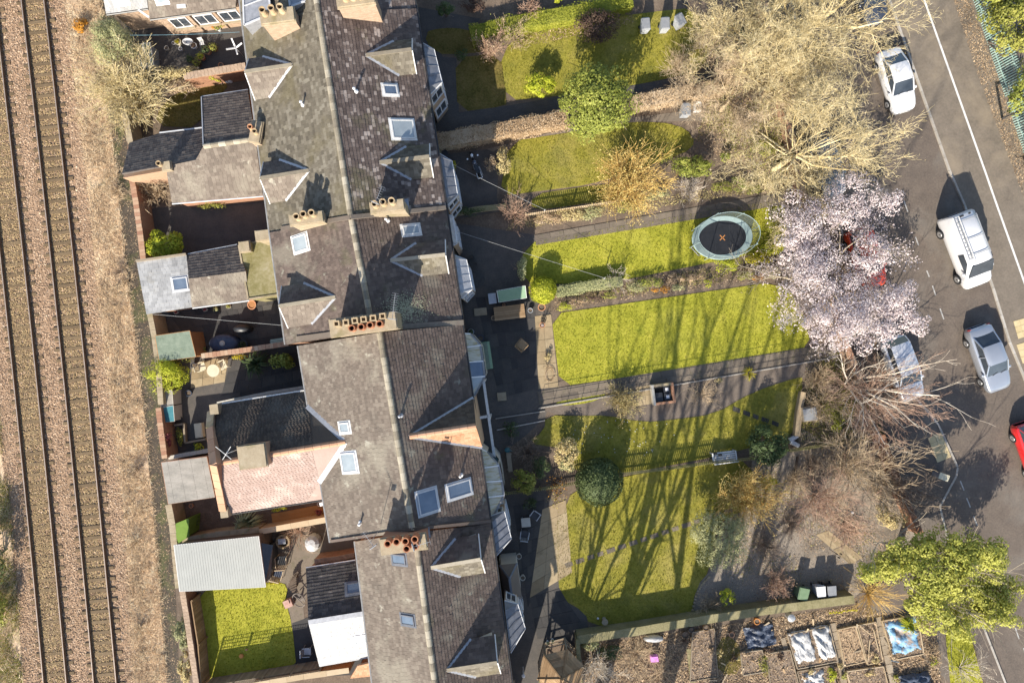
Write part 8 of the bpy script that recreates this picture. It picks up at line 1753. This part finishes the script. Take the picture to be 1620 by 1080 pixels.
# ------------------------------------------------------------------ allotments in the corner
def bed(label, q, mat='soil', edge='wood_grey', h=.22, name='raised_bed', fill=None):
    w = [P(a, b, h) for a, b in q]; c = sum(w, Vector()) / 4; t = thing(name, label, 'raised bed', (c.x, c.y, 0))
    for i in range(4): mb = MB(); a, b = w[i], w[(i + 1) % 4]; mb.beam(Vector((a.x, a.y, h / 2)), Vector((b.x, b.y, h / 2)), .05, h); mb.build('edge_board', edge, parent=t)
    mb = MB(); mb.prism([(p.lerp(c, .02).x, p.lerp(c, .02).y) for p in w], 0, h * .75); mb.build('earth', mat if mat != 'soil' else 'mulch', parent=t)
    o = blades('dry_stalks', [(p.x, p.y) for p in w], 130, (.01, .12), 'litter', h * .74, '', w=(.015, .05), lean=.1); o.parent = t; o.location = -Vector((c.x, c.y, 0))
    return t
def tarp(label, q, mat, z=.25, seed=1, name='tarpaulin'):
    """crumpled sheet lying over a bed"""
    rng = np.random.default_rng(seed); n = 22; A, B, C, D_ = [np.array(P(a, b, z)) for a, b in q]; u = np.linspace(0, 1, n); U, V = np.meshgrid(u, u)
    X = (A[None, None] * (1 - U)[..., None] + B * U[..., None]) * (1 - V)[..., None] + (D_ * (1 - U)[..., None] + C * U[..., None]) * V[..., None]
    ph = rng.uniform(0, 6, 6); Z = .05 * np.sin(U * 11 + ph[0] + 3 * np.sin(V * 6 + ph[1])) + .05 * np.sin(V * 17 + ph[2] + 2 * np.sin(U * 9)) + rng.normal(0, .035, U.shape); edge = np.minimum(np.minimum(U, 1 - U), np.minimum(V, 1 - V)) * 8
    X[..., 2] += Z - np.clip(1 - edge, 0, 1) * (z - .08); X[..., :2] += rng.normal(0, .012, X[..., :2].shape)
    idx = np.arange(n * n).reshape(n, n); F = np.stack([idx[:-1, :-1], idx[:-1, 1:], idx[1:, 1:], idx[1:, :-1]], -1).reshape(-1, 4)
    o = npmesh(name, X.reshape(-1, 3), F, mat, smooth=True); return tag(o, label, 'tarpaulin')
bed('timber bed under the silver sheets', [(1246, 1004), (1312, 990), (1326, 1046), (1262, 1058)])
tarp('crumpled silver plastic sheet nearer the metal dustbin', [(1247, 1003), (1281, 996), (1296, 1046), (1262, 1052)], 'tarp_silver', .3, 1); tarp('crumpled white plastic sheet weighted beside the silver one', [(1283, 995), (1312, 989), (1326, 1042), (1299, 1047)], 'tarp_silver', .31, 2)
bed('timber bed of reddish earth between two carpet paths', [(1326, 996), (1354, 990), (1370, 1046), (1336, 1054)], 'litter', 'wood_pale'); bed('timber bed with leaning battens', [(1357, 989), (1386, 984), (1397, 1046), (1373, 1051)], 'soil', 'wood_pale')
for a, b, l in (((1360, 990), (1378, 1004), 'short batten lying across the battened bed'), ((1376, 1012), (1373, 1046), 'long batten lying along the battened bed'), ((1382, 995), (1390, 1030), 'batten leaning at the edge of the battened bed')): mb = MB(); mb.beam(P(*a, .32), P(*b, .32), .06, .05); tag(mb.build('batten', 'wood_pale'), l, 'batten')
tarp('torn blue tarpaulin over the end bed', [(1398, 984), (1450, 975), (1459, 1030), (1414, 1040)], 'tarp_blue', .28, 3); bed('timber bed beneath the blue tarpaulin', [(1396, 982), (1452, 973), (1462, 1034), (1414, 1044)], 'soil', 'wood_pale')
tarp('dark blue-black sheet by the mossy wall', [(1176, 994), (1222, 985), (1230, 1020), (1184, 1028)], 'tarp_dark', .2, 4); tarp('grey sheet in the lower bed', [(1266, 1064), (1304, 1056), (1312, 1090), (1274, 1094)], 'tarp_silver', .24, 5); tarp('dark blue sheet at the frame edge', [(1425, 1072), (1474, 1064), (1484, 1100), (1430, 1104)], 'tarp_dark', .4, 6)
bed('lower timber bed with the lime plant', [(1262, 1062), (1316, 1052), (1326, 1094), (1272, 1100)]); bed('long dark bed beside the carpet path', [(1212, 1034), (1250, 1028), (1266, 1092), (1222, 1098)]); bed('lower bed of dark earth past the battened bed', [(1340, 1062), (1398, 1054), (1408, 1094), (1350, 1100)], 'soil', 'wood_pale'); bed('dark bed with withered crop near the pink seat', [(1096, 1000), (1130, 994), (1136, 1070), (1092, 1078)]); bed('bed of dug earth by the sheets', [(1172, 1032), (1206, 1028), (1212, 1062), (1176, 1068)])
for i, (a, b, w_, l) in enumerate((((1316, 985), (1338, 1095), .42, 'grey carpet path between the silver sheets and the red earth'), ((1389, 975), (1416, 1095), .42, 'grey carpet path beside the blue tarpaulin'), ((1238, 1008), (1262, 1095), .3, 'grey plank path beside the dark bed'), ((1090, 1025), (1098, 1095), .36, 'mossy plank path near the pink seat'))):
    n = 8
    t = thing('plank_path', l, 'path', P(*a)); 
    for k in range(n): A_, B_ = P(*a).lerp(P(*b), k / n), P(*a).lerp(P(*b), (k + .95) / n); mb = MB(); mb.beam(A_ + Vector((0, 0, .03)), B_ + Vector((0, 0, .03)), w_, .05); mb.build('plank', 'wood_grey' if i < 3 else 'mossy_wall', parent=t)
for i, (x, y, r, h, m, l) in enumerate(((1198, 983, .2, .35, 'leaf_yellow', 'yellow tub below the mossy wall'), (1117, 993, .2, .35, 'wood', 'brown tub below the mossy wall'), (1094, 996, .16, .3, 'black_plastic', 'black tub below the mossy wall'), (1084, 1004, .22, .3, 'wood_dark', 'dark barrel beside the plank path'), (1158, 1004, .18, .25, 'terracotta', 'terracotta ring pot at the grass patch'))): pot(l, x, y, r, h, m if m != 'leaf_yellow' else 'orange_paint', None)
c = P(1253, 978, .7); t = thing('dustbin', 'galvanised round dustbin below the mossy wall', 'dustbin', (c.x, c.y, 0)); mb = MB(); mb.lathe((c.x, c.y, 0), [(.2, 0), (.24, .6)], n=14); mb.build('body', 'galv', parent=t); mb = MB(); mb.lathe((c.x, c.y, .6), [(.26, 0), (.26, .03), (.12, .08), (.02, .09)], n=14); mb.build('lid', 'galv', parent=t)
c = P(1036, 1043, .4); t = thing('plastic_seat', 'bright pink plastic toy seat on the rough plot', 'toy', (c.x, c.y, 0)); mb = MB(); mb.box((c.x, c.y, .15), (.5, .42, .3), .1); mb.build('seat', 'pink_plastic', parent=t); mb = MB(); mb.box((c.x - .02, c.y + .2, .36), (.42, .08, .3), .1); mb.build('back', 'pink_plastic', parent=t)
c = P(1035, 1012, .4); mb = MB(); mb.lathe((c.x, c.y, 0), [(.1, 0), (.5, .02), (.52, .2), (.3, .36), (.05, .4)], n=12, sx=1.3, sy=.5); tag(mb.build('cloche', 'tarp_silver', smooth=True), 'pale plastic cloche by the mossy wall', 'cloche')
mb = MB(); c = P(1412, 1046, .3); mb.tube((c.x, c.y, .1), (c.x + .5, c.y - .1, .15), .05, n=6); tag(mb.build('water_can', 'car_blue'), 'blue watering can at the battened bed', 'watering can')
for i in range(22):
    x = 1312 + i * 2.1 + R.uniform(-1, 1); y = 969 - i * .22 + R.uniform(-1.5, 1.5); c = P(x, y, .25); mb = MB(); mb.tube((c.x, c.y, 0), (c.x, c.y, .25), .008, n=4); mb.lathe((c.x, c.y, .24), [(.02, 0), (.06, .02), (.05, .05), (.02, .06)], n=6); tag(mb.build('daffodil', 'leaf_yellow'), 'yellow daffodil in the row below the mossy wall', 'flower', 'daffodils below the mossy wall')
bare('ornamental_grass', 'orange-straw ornamental grass spilling over the wall end', 1384, 945, 1.5, .02, 'twig_orange', seed=301, stems=60, spread_px=46, depth=1, kids=5, spread=.35, up=-.05, minr=.008)
spiky('yucca', 'lime spiky yucca beside the blue tarpaulin', 1432, 983, 16, .9, 80, 'leaf_lime', seed=302, w=.03)
bare('bare_tree', 'pale many-branched bare tree by the gazebo', 945, 1062, 2.6, .05, 'bark_pale', cat='tree', seed=303, stems=16, spread_px=34, depth=2, kids=5, up=.05, minr=.009)
shrub('shrub', 'grey-green shrub in the wall corner by the gazebo', 935, 1018, 16, 12, 1.2, 700, .055, 'leaf_greygreen', seed=304); shrub('shrub', 'dark ivy behind the grey-green shrub', 965, 1030, 22, 16, .9, 800, .05, 'leaf_dark', seed=305)
bare('bare_shrub', 'dry scrub around the pink seat', 1010, 1035, .7, .02, 'bark_tan', seed=306, stems=26, spread_px=44, depth=2, kids=4, up=-.05, minr=.006); bare('bare_shrub', 'dry scrub below the pink seat', 1050, 1066, .6, .02, 'bark_tan', seed=307, stems=22, spread_px=40, depth=2, kids=4, up=-.05, minr=.006)
shrub('plant', 'lime leafy crop in the lower bed', 1316, 1068, 10, 16, .6, 350, .055, 'leaf_lime', seed=308); shrub('plant', 'pale spiny growth beside the end bed', 1478, 1040, 14, 30, .7, 600, .045, 'leaf_beech', seed=309); shrub('plant', 'low olive crop by the plank path', 1210, 1050, 10, 20, .4, 300, .045, 'leaf_olive', seed=310); shrub('plant', 'green fern at the frame edge by the gazebo', 872, 1082, 26, 10, .8, 500, .06, 'leaf_green', seed=311)
bare('bare_shrub', 'pale arching bare stems over the street corner verge', 1535, 1068, 1.8, .025, 'bark_pale', seed=312, stems=12, spread_px=44, depth=2, kids=4, up=-.05, minr=.007); shrub('plant', 'yellow-green shrub at the plot corner', 1476, 1045, 8, 8, .6, 200, .05, 'leaf_lime', seed=313)
rough = [(p.x, p.y) for p in (P(*q) for q in [(925, 1020), (1100, 995), (1350, 958), (1480, 985), (1490, 1090), (925, 1090)])]
blades('plot_litter', rough, 300, (.01, .09), 'litter', .004, 'straw and dead leaves over the allotment plots', w=(.02, .06), lean=.09)
und = [(p.x, p.y) for p in (P(*q) for q in [(1090, 60), (1240, 20), (1290, 250), (1225, 320), (1100, 220), (1130, 130)])]
blades('undergrowth', und, 200, (.03, .25), 'leaf_olive', .004, 'patchy grass and ivy beneath the golden trees', lean=.12, clump=.4); blades('leaf_litter', und, 200, (.01, .06), 'litter', .004, 'dead leaves beneath the golden trees', w=(.02, .05), lean=.06)
und2 = [(p.x, p.y) for p in (P(*q) for q in [(1275, 575), (1340, 550), (1400, 680), (1390, 700), (1260, 712)])]
blades('undergrowth', und2, 200, (.03, .3), 'leaf_olive', .004, 'rough grass beneath the white-stemmed tree', lean=.15, clump=.6); blades('leaf_litter', und2, 200, (.01, .06), 'litter', .004, 'dead leaves beneath the white-stemmed tree', w=(.02, .05), lean=.06)
bedp = [(p.x, p.y) for p in (P(*q) for q in [(870, 492), (1230, 440), (1225, 415), (1080, 428), (980, 450), (880, 460)])]
blades('bed_litter', bedp, 160, (.01, .1), 'litter', .004, 'mulch and dry stalks of the long border', w=(.012, .035), lean=.08); bedp = [(p.x, p.y) for p in (P(*q) for q in [(800, 365), (1240, 298), (1235, 280), (1000, 318), (810, 345)])]
blades('bed_litter', bedp, 200, (.01, .12), 'leaf_straw', .004, 'dry stalks of the border beside the flagged path', w=(.012, .035), lean=.1); bedp = [(p.x, p.y) for p in (P(*q) for q in [(800, 80), (845, 48), (1000, 26), (1005, 36), (900, 60), (830, 75)])]
blades('bed_litter', bedp, 160, (.01, .1), 'litter', .02, 'dry stalks of the narrow upper border', w=(.012, .035), lean=.08)

blades('border_foliage', [(p.x, p.y) for p in (P(*q) for q in [(880, 486), (1225, 432), (1222, 412), (1080, 430), (985, 446), (885, 464)])], 110, (.05, .3), 'leaf_olive', .004, 'low mixed foliage of the long border', lean=.12, clump=.5)
blades('leaf_litter', gp, 150, (.01, .05), 'litter', .0135, 'dead leaves on the gravel garden', w=(.015, .045), lean=.05, clump=.6)
blades('moss_tufts', gp, 60, (.01, .08), 'leaf_olive', .0135, 'moss and weeds in the gravel garden', w=(.015, .04), lean=.05, clump=-.4)
for i in range(26):
    x, y, a = R.uniform(1100, 1470), R.uniform(985, 1078), R.uniform(0, 3.14); y += (1280 - x) * .02; c = P(x, y, .25); L_ = R.uniform(.3, 1.1); d_ = Vector((math.cos(a), math.sin(a), 0)) * L_ / 2; mb = MB(); mb.beam(Vector((c.x, c.y, .03)) - d_, Vector((c.x, c.y, .26)) + d_, R.uniform(.04, .12), .03)
    tag(mb.build('plank', R.choice(['wood_grey', 'wood_pale', 'wood'])), 'weathered offcut plank dropped among the allotment beds', 'plank', 'offcut planks on the allotment')
for i in range(20):
    x, y = R.uniform(1080, 1480), R.uniform(990, 1078); y += (1280 - x) * .02
    shrub('weed', 'scrubby withered crop plant among the allotment beds', x, y, R.uniform(5, 11), R.uniform(4, 9), R.uniform(.35, .6), 130, .05, R.choice(['leaf_olive', 'leaf_beech', 'leaf_straw', 'leaf_purple', 'leaf_beech']), cat='plant', seed=500 + i, group='withered crops on the allotment')
